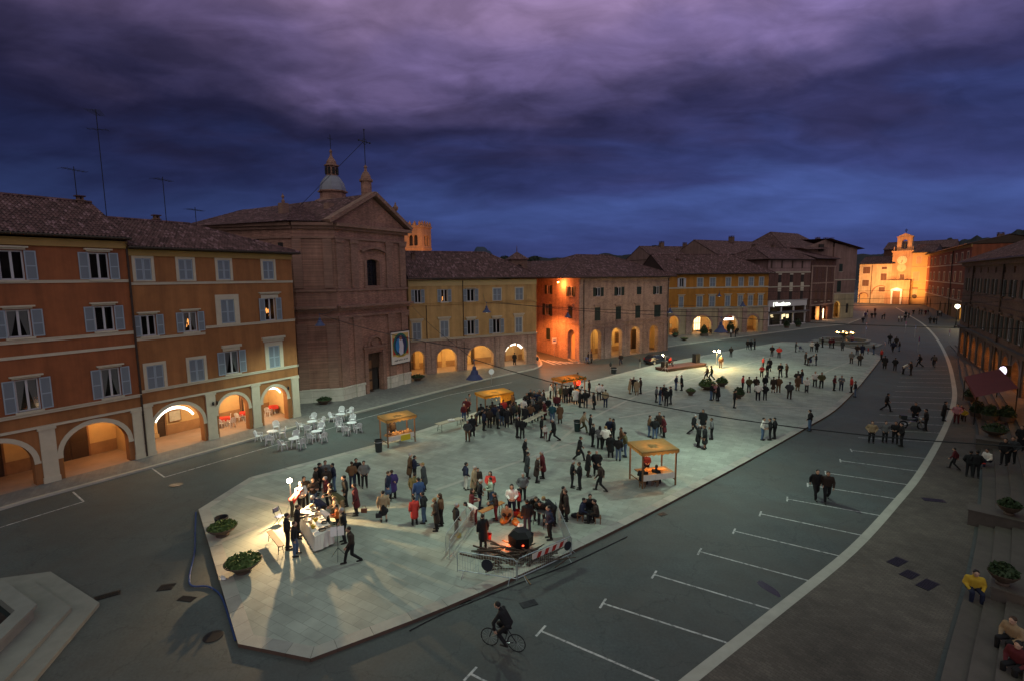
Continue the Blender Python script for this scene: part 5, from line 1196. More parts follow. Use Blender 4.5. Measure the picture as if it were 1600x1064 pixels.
def back_house(px, dist, w, d, ze, zr, rz, label, mat, hip=0):
    c = AT(px, 436, dist); r = thing('back_house', label, 'house', (c.x, c.y, 0), rz)
    m_ = MB(); wall(m_, 0, w, 0, ze-.2, [('rect', w*.2, w*.2+1, ze-2.6, ze-1.2), ('rect', w*.6, w*.6+1, ze-2.6, ze-1.2)]); m_.build('wall', mat, r); shell(r, w, d, 0, ze-.2, mat)
    for k in (.2, .6): window(r, w*k, w*k+1, ze-2.6, ze-1.2, 'closed', 'brown')
    roof(r, 0, w, 0, d, ze, zr, hipl=hip, hipr=hip, over=.7, per=.5, amp=.05, step=.7, res=3, wallmat=mat); return r
back_house(700, 150, 30, 14, 15.3, 18.0, .2, 'low tiled house behind the yellow house roof, left of the small tower', brick, 5)
back_house(830, 135, 22, 14, 15.0, 17.6, .45, 'tiled house behind the corner house, right of the small tower', brick_dark, 5)
back_house(890, 160, 34, 14, 15.6, 18.8, .5, 'long low tiled house beyond the hipped corner roof', brick, 0)
r = back_house(1020, 165, 30, 15, 18.4, 22.6, .35, 'pink gabled house with two chimneys behind the amber house', pst, 0); chimney(r, 8, 7, 22, 1.8, 1.2); chimney(r, 17, 7, 22, 1.6, 1.0)
r = back_house(1115, 168, 34, 16, 19.6, 24.2, .5, 'big rose gabled house behind the brick shop house', pst, 0); chimney(r, 16, 7, 23.6, 1.8, 1.3)
r = back_house(1222, 205, 30, 16, 22.6, 28.6, .6, 'dark high roofed house behind the narrow brick house', brick_dark, 6)
r = back_house(1378, 310, 26, 12, 24.5, 28, -.9, 'dark house looming behind the floodlit cream house', brick_dark, 0)
# tree crowns on the skyline
leafm = M('dark_leaf', (.022, .03, .02), .8, .4, 3)
def far_tree(px, dist, top, r, label, name='skyline_tree'):
    c = AT(px, 430, dist); t = thing(name, label, 'tree', (c.x, c.y, 0)); q = random.Random(int(px))
    m_ = MB(); m_.tube([(0, 0, 0), (.2, 0, top*.5), (0, 0, top*.8)], [.5, .35, .15], 6); m_.build('trunk', darkwood, t)
    m_ = MB()
    for k in range(420):
        d = Vector((q.gauss(0, 1), q.gauss(0, 1), q.gauss(0, .8))); d = d.normalized()*r*q.uniform(.55, 1.05); p = Vector((0, 0, top-r*.85))+d; s = q.uniform(.25, .6)
        a = Vector((q.uniform(-1, 1), q.uniform(-1, 1), q.uniform(-1, 1))).normalized()*s; b = a.cross(d).normalized()*s*.8
        m_.quad(p-a-b, p+a-b, p+a+b, p-a+b)
    m_.build('crown', leafm, t)
far_tree(1024, 210, 24.5, 3.2, 'round dark tree crown beside the pink gabled house on the skyline')
far_tree(789, 230, 22.5, 2.2, 'small dark tree crown left of the small brick tower')
far_tree(835, 260, 23.5, 3.0, 'dark bushy tree crown right of the small brick tower')
far_tree(690, 200, 22.0, 3.4, 'dark tree crown right beside the floodlit campanile')

# ================================================================== OBJECTS ON THE SQUARE
GRD = lambda x, y, z=PZ: (*G(x, y, z), z)
def face_to(p, q): return math.atan2(q[1]-p[1], q[0]-p[0])+math.pi/2       # rz that turns a model's front (-y) to q

# hanging street lamps on wires
sh_blue = M('lamp_shade_blue', (.06, .075, .15), .5, .1, metal=.2)
lampglow = EM('mercury_lamp', (.85, 1.0, .92), 6.0)
MERC = (.74, 1.0, .82)
def hang_lamp(pos, label, k, a, b, power=260, s=1.0):
    t = thing('hanging_street_lamp', label, 'street lamp', pos, 0, 'street lamps hung on wires')
    m_ = MB(); m_.lathe([(.07, .62), (.11, .55), (.11, .42), (.17, .36), (.22, .2), (.36, .05), (.46, -.06), (.45, -.07), (.30, .04), (.1, .2), (0, .2)], 16); m_.tube([(0, 0, .6), (0, 0, .95)], .02, 5); m_.lathe([(.05, .9), (.08, .95), (0, 1.0)], 8)
    m_.build('lamp_shade', sh_blue, t, smooth=False); g = MB(); g.ball((0, 0, .02), .13, 10, 6); g.build('lamp_bulb', lampglow, t)
    w_ = MB()
    top = Vector((0, 0, .97))
    for e in (a, b):
        e = Vector(e)-Vector(pos); n_ = 14
        w_.tube([top.lerp(e, i/n_)-Vector((0, 0, (1.5 if e.length > 29 and pos[1] < 27 and e.y < 0 else .3)*4*(i/n_)*(1-i/n_))) for i in range(n_+1)], .02, 4)
    w_.build('wire', iron, t)
    lamp_light('street_light', (0, 0, -.12), power, MERC, t, .2, 'SPOT', R_(150), (0, 0, 0), .5)
def onfac(p0, p1, u, z): 
    d = Vector((p1[0]-p0[0], p1[1]-p0[1], 0)).normalized(); return Vector((p0[0], p0[1], z))+d*u
Dw = 5.0
hang_lamp((-2.0, 26.9, 8.1), 'blue shaded lamp hung over the near end of the square, largest in view', 0, onfac(Y0, Y1, .2, 9.9), (24.3, 12.8, 8.6), 1012)
hang_lamp((-16.7, 45.0, 9.4), 'blue shaded lamp hung in front of the church wall', 0, onfac(Cm, Cr, .2, 10.6), (-2.2, 27.1, 9.6), 2386)
hang_lamp((-2.6, 53.9, 9.8), 'blue shaded lamp hung before the yellow house upper windows', 0, onfac(Y0, Y1, 11, 11.0), (20, 39, 10.5), 1927)
hang_lamp((7.5, 69.3, 8.0), 'blue shaded lamp hung at the orange lit street corner', 0, onfac(K1, K2, .2, 10.2), (3.2, 78.0, 9.8), 1514)
hang_lamp((22.3, 72.9, 8.2), 'blue shaded lamp hung between corner house and amber house', 0, onfac(K1, K2, 20.6, 10.0), (46, 49, 10.5), 1927)
hang_lamp((14.3, 35.3, 9.5), 'blue shaded lamp hung before the amber house arcade, second largest', 0, (-2.2, 60.0, 10.6), (36, 27.5, 10.2), 2386)
hang_lamp((40.1, 100.3, 9.3), 'small blue shaded lamp hung before the amber house windows', 0, onfac(O0, O1, 12, 10), (68, 76, 11), 1927)
hang_lamp((33.0, 74.0, 8.9), 'blue shaded lamp hung before the right end of the amber house', 0, onfac(O0, O1, 20, 10), (54, 56, 11), 1927)
# globe lamp by the far right house
x, y = G(1493, 512); gl = thing('globe_lamp', 'lit white globe lamp on a black post by the far right house', 'street lamp', (x, y, 0))
m_ = MB(); m_.lathe([(.35, 0), (.35, .3), (.16, .5), (.1, 1.2), (.08, 4.2), (.2, 4.35), (.12, 4.5)], 8); m_.build('post', iron, gl); m_ = MB(); m_.ball((0, 0, 5.1), .5, 14, 10); m_.build('globe', EM('globe_glow', (1, .86, .6), 5), gl); lamp_light('globe_light', (0, -1.0, 5.1), 700, (1, .75, .42), gl, .4)

# ---- stalls -------------------------------------------------------------------
canvas = M('stall_canvas', (.38, .25, .09), .85, .15, 4, trans=.45)
plank = M('stall_plank', (.30, .17, .07), .7, .2, 3)
tablecl = M('white_cloth', (.7, .66, .58), .85, .08)
def stall(px, py, rz, label, w=2.6, d=1.5, h=2.35, top='flat', table=True, sign=False, power=60, col=(1, .6, .25), cmat=None):
    t = thing('market_stall', label, 'market stall', GRD(px, py), rz, 'market stalls with canopies')
    for sx_ in (-1, 1):
        for sy_ in (-1, 1):
            m_ = MB(); m_.box(sx_*w/2-.04, sx_*w/2+.04, sy_*d/2-.04, sy_*d/2+.04, 0, h); m_.build('post', wood, t)
    m_ = MB()
    for a, b in (((-w/2, -d/2), (w/2, -d/2)), ((w/2, -d/2), (w/2, d/2)), ((w/2, d/2), (-w/2, d/2)), ((-w/2, d/2), (-w/2, -d/2))): m_.obox((*a, h-.05), (*b, h-.05), .06, .06); 
    for sx_ in (-1, 1): m_.obox((sx_*w/2, -d/2, .35), (sx_*w/2, d/2, .35), .05, .05)
    m_.build('rails', wood, t)
    m_ = MB(); n_ = 8; o = .14                                           # sagging canvas and scalloped valance
    def zz(i, j): return h+.03-.07*math.sin(math.pi*i/n_)*math.sin(math.pi*j/n_)+(.10*j/n_)
    P = [[(-w/2-o+(w+2*o)*i/n_, -d/2-o+(d+2*o)*j/n_, zz(i, j)) for j in range(n_+1)] for i in range(n_+1)]
    for i in range(n_):
        for j in range(n_): m_.quad(P[i][j], P[i+1][j], P[i+1][j+1], P[i][j+1])
    edge = [P[i][0] for i in range(n_+1)]+[P[n_][j] for j in range(1, n_+1)]+[P[i][n_] for i in range(n_-1, -1, -1)]+[P[0][j] for j in range(n_-1, -1, -1)]
    for a, b in zip(edge, edge[1:]):
        m0 = ((a[0]+b[0])/2, (a[1]+b[1])/2, (a[2]+b[2])/2)
        m_.poly([a, b, (b[0], b[1], b[2]-.2), (m0[0], m0[1], m0[2]-.28), (a[0], a[1], a[2]-.2)])
    m_.build('canopy', cmat or canvas, t)
    if table:
        m_ = MB(); m_.box(-w/2+.06, w/2-.06, -d/2+.06, d/2-.5, .78, .84, 0)
        for i in range(10): x0 = -w/2+.06+(w-.12)*i/10; m_.box(x0, x0+(w-.12)/10-.01, -d/2+.02+.015*(i % 2), -d/2+.05+.015*(i % 2), .45, .83, 1)
        m_.build('counter', [plank, tablecl], t)
    m_ = MB(); m_.ball((.0, 0, h-.28), .07, 8, 6, 0); m_.tube([(0, 0, h-.2), (0, 0, h)], .012, 4, 1); m_.lathe([(.03, h-.18), (.16, h-.26), (.15, h-.27)], 10, (0, 0, 0), 1); m_.build('lamp', [EM('stall_bulb', (1, .72, .35), 40), iron], t)
    lamp_light('stall_light', (0, 0, h-.42), power, col, t, .08)
    if sign:
        m_ = MB(); m_.box(-.1, .75, -d/2-.08, -d/2-.05, .32, .78); m_.build('sign_board', M('yellow_board', (.62, .50, .03), .6, .05), t)
    return t
def goods(t, w, d, n_, cols, seed, z=.84, y0=None):
    """produce heaped on a stall: each heap or tray is its own thing"""
    q = random.Random(seed)
    for i in range(n_):
        x = -w/2+w*(i+.5)/n_; c = q.choice(cols); m_ = MB(); a, b = w/n_*.42, d*.35
        m_.box(-a, a, -b, b, 0, .05, 1)
        for k in range(14): m_.ball((q.uniform(-a, a)*.8, q.uniform(-b, b)*.8, .07+q.uniform(0, .05)), q.uniform(.04, .07), 6, 4, 0)
        Mx = t.matrix_basis @ Matrix.Translation((x, (y0 or 0), z))
        o = m_.build('tray', [c[1], plank], None, loc=Mx.translation, rotz=t.rotation_euler[2])
        yield o, c[0], i
breadm = ('golden bread', M('bread', (.5, .26, .08), .7, .2, 6)); applem = ('red fruit', M('apple_red', (.45, .04, .03), .4, .2, 5)); chest = ('brown chestnuts', M('chestnut', (.13, .05, .02), .4, .2, 5)); yel = ('yellow fruit', M('yellow_fruit', (.6, .42, .04), .5, .1, 5)); grn = ('green produce', M('green_produce', (.12, .22, .04), .6, .2, 5))
st1 = stall(622, 691, R_(40), 'small wooden stall with tan canopy and yellow board beside the plastic tables', 2.4, 1.3, 2.2, sign=True, power=70)
for o, n_, i in goods(st1, 2.2, 1.0, 4, [chest, breadm, yel], 3, .84, -.2): tag(o, 'wooden tray of %s, %s on the stall with the yellow board' % (n_, ['leftmost', 'second from left', 'third from left', 'rightmost'][i]), 'produce tray', 'trays on the small stall')
st2 = stall(773, 651, R_(35), 'crowded stall draped in yellow cloth on wooden posts', 3.0, 1.5, 2.35, power=120, col=(1, .62, .2), cmat=M('yellow_drape', (.42, .22, .03), .8, .2, trans=.5))
m_ = MB()
for k in range(7): m_.ball((-.9+.3*k, -.86, 1.9+.1*math.sin(k*2)), .06, 6, 4)
m_.build('hanging_fruit', chest[1], st2)
m_ = MB(); m_.quad((.1, -.90, 1.55), (1.3, -.90, 1.65), (1.3, -.88, 2.25), (.1, -.88, 2.25)); m_.build('hanging_cloth', M('yellow_drape', (.62, .38, .03)), st2)
for o, n_, i in goods(st2, 2.6, 1.1, 4, [yel, grn, applem], 5, .84, -.2): tag(o, 'tray of %s, %s on the yellow draped stall' % (n_, ['leftmost', 'second from left', 'third from left', 'rightmost'][i]), 'produce tray', 'trays on the yellow stall')
st3 = stall(889, 623, R_(35), 'crowded stall with red lantern and greenery on its canopy edge', 3.2, 1.5, 2.3, power=140, col=(1, .45, .12), cmat=M('orange_drape', (.36, .16, .03), .8, .2, trans=.5))
m_ = MB(); m_.lathe([(0, -.24), (.13, -.21), (.21, -.08), (.22, .04), (.16, .2), (.07, .25), (0, .25)], 12); o = m_.build('red_lantern', EM('red_lantern', (1, .03, .01), 2.2), st3, loc=(.55, -.95, 1.85))
m_ = MB(); q = random.Random(3)
for k in range(160):
    a = q.random(); p = Vector((-1.7+3.4*a, -.9+q.gauss(0, .07), 2.3+q.gauss(0, .09))); d = Vector((q.gauss(0, 1), q.gauss(0, 1), q.gauss(0, 1))).normalized()*.1; e = d.cross(Vector((0, 0, 1))).normalized()*.05; m_.quad(p-d, p+e, p+d, p-e)
m_.build('garland', M('garland_green', (.06, .11, .02), .6, .3, 8), st3)
for o, n_, i in goods(st3, 2.8, 1.1, 4, [applem, yel, breadm], 9, .84, -.2): tag(o, 'tray of %s, %s on the red lantern stall' % (n_, ['leftmost', 'second from left', 'third from left', 'rightmost'][i]), 'produce tray', 'trays on the red lantern stall')
st4 = stall(1019, 752, R_(14), 'glowing stall with yellow canopy and a tablecloth, nearest canopy to the camera', 2.3, 1.7, 2.35, power=60, col=(1, .5, .18))
m_ = MB(); m_.box(-.75, .75, -.3, .3, 0, .012); m_.box(.1, .7, -.2, .2, .012, .05); m_.box(-.6, -.2, -.15, .15, .012, .06)
Mx = st4.matrix_basis @ Matrix.Translation((0.1, -.2, .845)); tag(m_.build('paper_cloth', M('orange_paper', (.6, .25, .06), .8, .1), loc=Mx.translation, rotz=R_(14)), 'orange paper spread on the counter of the glowing canopy stall', 'table cover')

# long food table under the work lamp
def table_top(px4, z, name, label, mat, legs=True, drop=.0, group=None, th=.05):
    P = [G(x, y, z+PZ) for x, y in px4]; c = np.mean(P, axis=0); t = thing(name, label, 'table', (c[0], c[1], PZ), 0, group); L_ = [(p[0]-c[0], p[1]-c[1]) for p in P]
    m_ = MB(); m_.prism(L_, z-th, z, bottom=True); m_.build('table_top', mat, t)
    for p in L_:
        q_ = (p[0]*.86, p[1]*.86); m_ = MB(); m_.box(q_[0]-.03, q_[0]+.03, q_[1]-.03, q_[1]+.03, 0, z-th); m_.build('leg', darkwood, t)
    return t, L_, c
ft, FL_, fc = table_top([(467, 799), (487, 786), (520, 825), (492, 838)], .82, 'food_table', 'long white clothed food table heaped with dishes under the work lamp', plank)
m_ = MB()                                                                # the cloth: top sheet and pleated skirt
m_.prism([(p[0]*1.02, p[1]*1.02) for p in FL_], .822, .83)
ring = []
for i in range(4):
    a, b = np.array(FL_[i])*1.03, np.array(FL_[(i+1) % 4])*1.03; k = max(3, int(np.linalg.norm(b-a)/.14)); nn = np.array([(b-a)[1], -(b-a)[0]]); nn = nn/np.linalg.norm(nn)
    if np.dot(nn, (a+b)/2) < 0: nn = -nn
    for j in range(k): ring.append((a+(b-a)*j/k, nn, j))
for i in range(len(ring)):
    (a, na, ja), (b, nb2, jb) = ring[i], ring[(i+1) % len(ring)]
    la, lb_ = a+na*(.05+.07*(ja % 2)), b+nb2*(.05+.07*(jb % 2)); m_.quad((*a, .83), (*b, .83), (*lb_, .12), (*la, .12))
tag(m_.build('tablecloth', tablecl, loc=(fc[0], fc[1], PZ)), 'white pleated tablecloth over the long food table', 'tablecloth')
q = random.Random(21); kinds = [('round white plate', 'plate'), ('golden loaf of bread', 'bread'), ('dark round tray', 'tray'), ('yellow fruit bowl', 'bowl'), ('white paper packet', 'packet'), ('oval black dish', 'dish')]
china = M('china', (.75, .73, .68), .3, .05); blackdish = M('black_dish', (.03, .025, .02), .4, .1)
where = ['at the head of', 'near the head of', 'upper middle of', 'in the middle of', 'lower middle of', 'at the near end of']
for r_ in range(6):
    for s_ in range(3):
        tt, uu = (r_+.5)/6, (s_+.5)/3; A_ = np.array(FL_[0])*(1-uu)+np.array(FL_[1])*uu; B_ = np.array(FL_[3])*(1-uu)+np.array(FL_[2])*uu; p = A_*(1-tt)+B_*tt
        kn, cat = kinds[(r_*2+s_*3+q.randint(0, 1)) % 6]; m_ = MB(); s = q.uniform(.12, .19)
        if cat == 'plate': m_.lathe([(0, .0), (s*.7, 0), (s, .03), (s*.98, .035), (s*.6, .012), (0, .012)], 14); mt = china
        elif cat == 'bread': m_.ball((0, 0, .06), (s*1.2, s*.7, .07), 10, 6); mt = breadm[1]
        elif cat == 'tray': m_.lathe([(0, 0), (s, 0), (s*1.1, .05), (s*1.05, .05), (s*.95, .01), (0, .01)], 14); mt = blackdish
        elif cat == 'bowl': m_.lathe([(0, 0), (s*.5, 0), (s*.9, .1), (s*.8, .1), (0, .12)], 12); [m_.ball((q.uniform(-.08, .08), q.uniform(-.08, .08), .14), .06, 6, 4) for _ in range(5)]; mt = yel[1]
        elif cat == 'packet': m_.box(-s*.9, s*.9, -s*.6, s*.6, 0, .05); m_.box(-s*.5, s*.5, -s*.3, s*.3, .05, .09); mt = china
        else: m_.lathe([(0, 0), (s, 0), (s*1.15, .045), (s*1.1, .045), (0, .012)], 14); m_.xf(0, Matrix.Diagonal((1.3, .8, 1, 1))); mt = blackdish
        tag(m_.build('table_'+cat, mt, loc=(fc[0]+p[0], fc[1]+p[1], PZ+.831), rotz=q.uniform(0, 3)), '%s %s the food table, %s' % (kn, where[r_], ['left side', 'centre', 'right side'][s_]), cat, 'dishes on the food table')
wl = thing('work_lamp', 'blazing work lamp on a thin stand behind the food table', 'lamp', GRD(456, 801))
m_ = MB(); m_.tube([(0, 0, .6), (0, 0, 1.85)], .02, 6)
for k in range(3): a = k*2.1; m_.tube([(0, 0, .75), (.45*math.cos(a), .45*math.sin(a), .02)], .015, 5)
m_.build('tripod', steel, wl); m_ = MB(); m_.box(-.16, .16, .02, .10, 1.83, 2.05); m_.build('housing', iron, wl)
m_ = MB(); m_.ball((0, -.04, 1.94), .13, 12, 8); m_.build('lamp_bulb', EM('work_lamp_glow', (1, .86, .6), 120), wl)
lamp_light('work_light', (0.0, -.22, 1.94), 300, (1, .66, .33), wl, .05)
wk = lamp_light('work_light', (0.06, -.2, 1.96), 2600, (1, .66, .33), wl, .05, 'SPOT', R_(150), None, .6)
wk.rotation_euler = (Vector((fc[0]+1.6, fc[1]-1.6, .3))-Vector((wl.location.x, wl.location.y, 1.96))).to_track_quat('-Z', 'Y').to_euler()
def big_tripod(px, py, h, label, p_, heads=2, col=(1, .66, .25)):
    t = thing('floodlight_stand', label, 'lamp', GRD(px, py)); m_ = MB(); m_.tube([(0, 0, .5), (0, 0, h)], .025, 6); m_.tube([(-.4, 0, h), (.4, 0, h)], .02, 5)
    for k in range(3): a = k*2.09+.4; m_.tube([(0, 0, .95), (.65*math.cos(a), .65*math.sin(a), .02)], .02, 5)
    m_.build('tripod', steel, t)
    for k in range(heads):
        x = -.35+.7*k; r = .16 if k else .1; m_ = MB(); m_.box(x-r*1.1, x+r*1.1, .03, .2, h-.02, h+.3, 1); m_.ball((x, -.02, h+.14), r, 10, 8, 0); m_.build('lamp_head', [EM('flood_glow', (1, .80, .42), 90), iron], t)
    lamp_light('flood_stand_light', (.2, -.4, h+.15), p_, col, t, .06); return t
big_tripod(1119, 575, 2.3, 'tripod with two blazing yellow floodlights beside the low stage', 1300)
big_tripod(1039, 582, 2.3, 'thin tripod with a small floodlight at the left end of the stage', 120, 1, (1, .7, .4))

# music stand, folding chair, bench
t = thing('music_stand', 'black music stand holding two white sheets by the food table', 'music stand', GRD(529, 872), R_(15))
m_ = MB(); m_.tube([(0, 0, .45), (0, 0, 1.2)], .012, 5)
for k in range(3): a = k*2.09+.5; m_.tube([(0, 0, .55), (.38*math.cos(a), .38*math.sin(a), .02)], .012, 5)
m_.build('stand', iron, t); m_ = MB()
for s_ in (-1, 1): m_.obox((s_*.02, -.02, 1.2), (s_*.02, .1, 1.5), .02, .02)
m_.build('desk', iron, t)
for s_ in (-1, 1):
    m_ = MB(); x0, x1 = sorted((s_*.015, s_*.31)); m_.poly([(x0, -.05, 1.16), (x1, -.05, 1.16), (x1, .09, 1.56), (x0, .09, 1.56)]); m_.poly([(x0, .09+.01, 1.56), (x1, .1, 1.56), (x1, -.04, 1.16), (x0, -.04, 1.16)]); tag(m_.build('music_sheet', china, loc=t.location, rotz=R_(15)), 'white sheet on the %s half of the music stand' % ('left' if s_ < 0 else 'right'), 'sheet')
t = thing('folding_chair', 'blue folding chair standing left of the food table', 'chair', GRD(437, 818), R_(70)); bl_ = M('folding_blue', (.04, .06, .14), .6, .1)
m_ = MB(); m_.box(-.2, .2, -.2, .18, .44, .47); m_.build('seat', bl_, t); m_ = MB(); m_.box(-.2, .2, .2, .23, .65, .9); m_.build('backrest', bl_, t)
for s_ in (-1, 1):
    for a, b in (((s_*.21, .22, .92), (s_*.21, -.22, .01)), ((s_*.19, -.2, .46), (s_*.19, .24, .01))): m_ = MB(); m_.tube([a, b], .013, 5); m_.build('leg', iron, t)
def bench(px0, px1, z, w, label, mat, name='bench', cat='bench', zb=PZ):
    a, b = G(*px0, z+zb), G(*px1, z+zb); c = ((a[0]+b[0])/2, (a[1]+b[1])/2); l = math.hypot(a[0]-b[0], a[1]-b[1]); t = thing(name, label, cat, (*c, zb), math.atan2(b[1]-a[1], b[0]-a[0]))
    m_ = MB(); m_.box(-l/2, l/2, -w/2, w/2, z-.04, z); m_.build('plank_top', mat, t)
    for s_ in (-1, 1): m_ = MB(); [m_.tube([(s_*l*.38, q_*w*.3, z-.04), (s_*(l*.38+.08), q_*w*.45, .01)], .018, 5) for q_ in (-1, 1)]; m_.tube([(s_*l*.4, -w*.38, .2), (s_*l*.4, w*.38, .2)], .012, 4); m_.build('trestle', iron, t)
    return t
bench((421, 828), (440, 852), .5, .28, 'plain wooden bench left of the people at the food table', wood)
bench((683, 662), (721, 652), .75, .7, 'pale trestle table standing alone between two stalls', M('pale_wood', (.42, .36, .25), .7, .15), 'trestle_table', 'table')
m_ = MB(); m_.box(-.3, .3, -.2, .2, 0, .05); m_.box(-.2, .1, -.1, .15, .05, .1); tag(m_.build('parcel', china, loc=GRD(705, 656, .92), rotz=.4), 'flat white parcel lying on the lone trestle table', 'parcel')
bench((750, 799), (786, 783), .8, .35, 'orange plank table inside the chestnut fire barriers', M('orange_plank', (.42, .17, .05), .7, .2), 'trestle_table', 'table')
bench((838, 793), (855, 800), .85, .6, 'grey plank table where people bend by the chestnut fire', M('grey_plank', (.16, .17, .15), .7, .2), 'trestle_table', 'table')
bench((820, 658), (868, 634), .8, .6, 'cluttered trestle table between the yellow and red lantern stalls', M('pale_wood', (.42, .36, .25)), 'trestle_table', 'table')

# chestnut roaster and firewood
ro_ = thing('chestnut_roaster', 'black hexagonal chestnut roaster with a red ember hole', 'roaster', GRD(814, 858), R_(8)); ro_.scale = (.76, .76, .80); m_ = MB()
m_.lathe([(.55, .1), (.8, .45), (.82, 1.0), (.45, 1.28), (.1, 1.3), (0, 1.3)], 6); m_.build('hood', M('black_sheet_iron', (.012, .012, .012), .5, .2, metal=.5), ro_)
m_ = MB(); [m_.tube([(.5*math.cos(k*2.09), .5*math.sin(k*2.09), .3), (.55*math.cos(k*2.09), .55*math.sin(k*2.09), 0)], .03, 5) for k in range(3)]; m_.build('feet', iron, ro_)
m_ = MB(); m_.ball((.02, -.74, .62), (.07, .03, .05), 8, 5); m_.build('ember_hole', EM('ember', (1, .06, .02), 5), ro_); lamp_light('ember_light', (-.95, .45, .5), 34, (1, .22, .05), ro_, .15); lamp_light('ember_light', (-.1, 1.2, .6), 30, (1, .28, .08), ro_, .2)
m_ = MB(); m_.ball((-.8, .1, .22), (.1, .1, .1), 8, 5); m_.build('embers', EM('ember', (1, .06, .02), 5), ro_)
bark = M('bark', (.075, .055, .04), .9, .3, 4)
def woodpile(px, py, n_, seed, label, spread=.5, ln=1.1, ang=0.5):
    """a heap nobody could pull apart at this size: sticks of one pile"""
    q = random.Random(seed); m_ = MB()
    for k in range(n_):
        a = ang+q.gauss(0, .35); c = Vector((q.gauss(0, spread), q.gauss(0, spread*.5), .05+.28*q.random()*(1-k/n_*.2))); d = Vector((math.cos(a), math.sin(a), q.gauss(0, .12)))*ln*q.uniform(.35, .6); r = q.uniform(.025, .05)
        m_.tube([c-d, c+d*.2+Vector((0, 0, q.gauss(0, .02))), c+d], [r, r*.95, r*.7], 6)
    tag(m_.build('firewood_pile', bark, loc=GRD(px, py)), label, 'firewood', kind=None)
woodpile(783, 866, 26, 1, 'loose pile of firewood sticks left of the roaster', .55, 1.3, -.5); woodpile(838, 872, 34, 2, 'dense pile of firewood sticks in front of the roaster', .6, 1.2, .6); woodpile(787, 884, 12, 3, 'small heap of orange brown split logs behind the barrier', .3, .7, -.2)

# crowd barriers
galv = M('galvanised', (.36, .42, .42), .45, .15, metal=.6)
def barrier(p0, p1, label):
    a = G(*p0, PZ); b = G(*p1, PZ); l = math.hypot(b[0]-a[0], b[1]-a[1]); t = thing('crowd_barrier', label, 'barrier', (*a, PZ if True else 0), math.atan2(b[1]-a[1], b[0]-a[0]), 'crowd barriers round the fire')
    m_ = MB(); m_.tube([(0, 0, .15), (0, 0, 1.0), (.1, 0, 1.1), (l-.1, 0, 1.1), (l, 0, 1.0), (l, 0, .15)], .021, 6); m_.tube([(0, 0, .22), (l, 0, .22)], .021, 6); m_.build('frame', galv, t)
    m_ = MB(); n_ = int(l/.12); [m_.tube([(l*i/n_, 0, .22), (l*i/n_, 0, 1.1)], .007, 4) for i in range(1, n_)]; m_.build('bars', galv, t)
    for x in (.3, l-.3): m_ = MB(); m_.tube([(x, -.3, .01), (x, -.05, .22), (x, .05, .22), (x, .3, .01)], .016, 5); m_.build('foot', galv, t)
    return t, l
b1, l1 = barrier((715, 897), (807, 911), 'steel crowd barrier with a round black disc, nearest the camera')
m_ = MB(); m_.lathe([(0, 0), (.27, 0), (.27, .02), (0, .02)], 20); m_.xf(0, Matrix.Translation((l1*.52, -.04, .68)) @ Matrix.Rotation(R_(90), 4, 'X')); m_.build('disc_sign', M('black_disc', (.02, .022, .03), .5, .1), b1)
b2, l2 = barrier((809, 910), (893, 871), 'steel crowd barrier carrying a red and white striped board')
m_ = MB(); n_ = 9
for i in range(n_):
    x0 = l2*.25+l2*.62*i/n_; dx = l2*.62/n_; m_.poly([(x0+.0, -.05, .8), (x0+dx, -.05, .8), (x0+dx+.12, -.05, 1.05), (x0+.12, -.05, 1.05)], i % 2)
m_.box(l2*.25, l2*.9, -.046, -.02, .8, 1.05, 0); m_.build('striped_board', [M('board_white', (.6, .56, .48), .6, .1), M('board_red', (.38, .03, .02), .6, .1)], b2)
m_ = MB(); m_.lathe([(0, 0), (.22, 0), (.22, .02), (0, .02)], 20); m_.xf(0, Matrix.Translation((l2*.9, -.07, .75)) @ Matrix.Rotation(R_(90), 4, 'X')); m_.build('disc_sign', MATS['black_disc'], b2)
barrier((703, 878), (741, 823), 'steel crowd barrier running back on the left of the fire')
barrier((891, 869), (868, 812), 'steel crowd barrier running back on the right of the fire')
barrier((697, 868), (729, 822), 'second steel crowd barrier leaning behind the left one')
def bucket(px, py, z, label, mat, r=.17, h=.3):
    m_ = MB(); m_.lathe([(0, 0), (r*.75, 0), (r, h), (r*.95, h), (r*.72, .03), (0, .03)], 14); m_.tube([(-r, 0, h), (-r*.6, 0, h+.14), (r*.6, 0, h+.14), (r, 0, h)], .008, 4); tag(m_.build('bucket', mat, loc=(*G(px, py, z), z)), label, 'bucket')
redp = M('red_plastic', (.5, .03, .02), .45, .1); orp = M('orange_plastic', (.6, .16, .02), .5, .15)
bucket(807, 806, PZ, 'red bucket on the ground among the people at the fire', redp, .2, .35); bucket(763, 843, PZ, 'red bucket behind the man in the long black coat', redp, .18, .32)
def bag(px, py, label, mat, s=.35, z=PZ, name='sack', cat='sack', seed=1):
    q = random.Random(seed); m_ = MB(); m_.ball((0, 0, s*.4), (s, s*.6, s*.45), 12, 8); m_.v = [(v[0]*(1+q.gauss(0, .06)), v[1]*(1+q.gauss(0, .06)), max(0, v[2]*(1+q.gauss(0, .08)))) for v in m_.v]; m_.lathe([(.05, s*.75), (.09, s*.95), (0, s*.9)], 6, (s*.3, 0, 0)); tag(m_.build(name, mat, loc=(*G(px, py, z), z), rotz=seed), label, cat)
bag(788, 816, 'orange sack left of the crouching person at the fire', orp, .35, seed=1); bag(806, 819, 'orange sack right of the crouching person at the fire', orp, .33, seed=2); bag(815, 808, 'limp orange sack below the red bucket', orp, .28, seed=3); bag(813, 823, 'white plastic bag beside the roaster', china, .22, seed=4, name='plastic_bag', cat='bag'); bag(716, 838, 'yellow bag leaning on the left fire barrier', M('yellow_bag', (.45, .34, .03), .7, .1), .25, seed=5, name='shopping_bag', cat='bag')
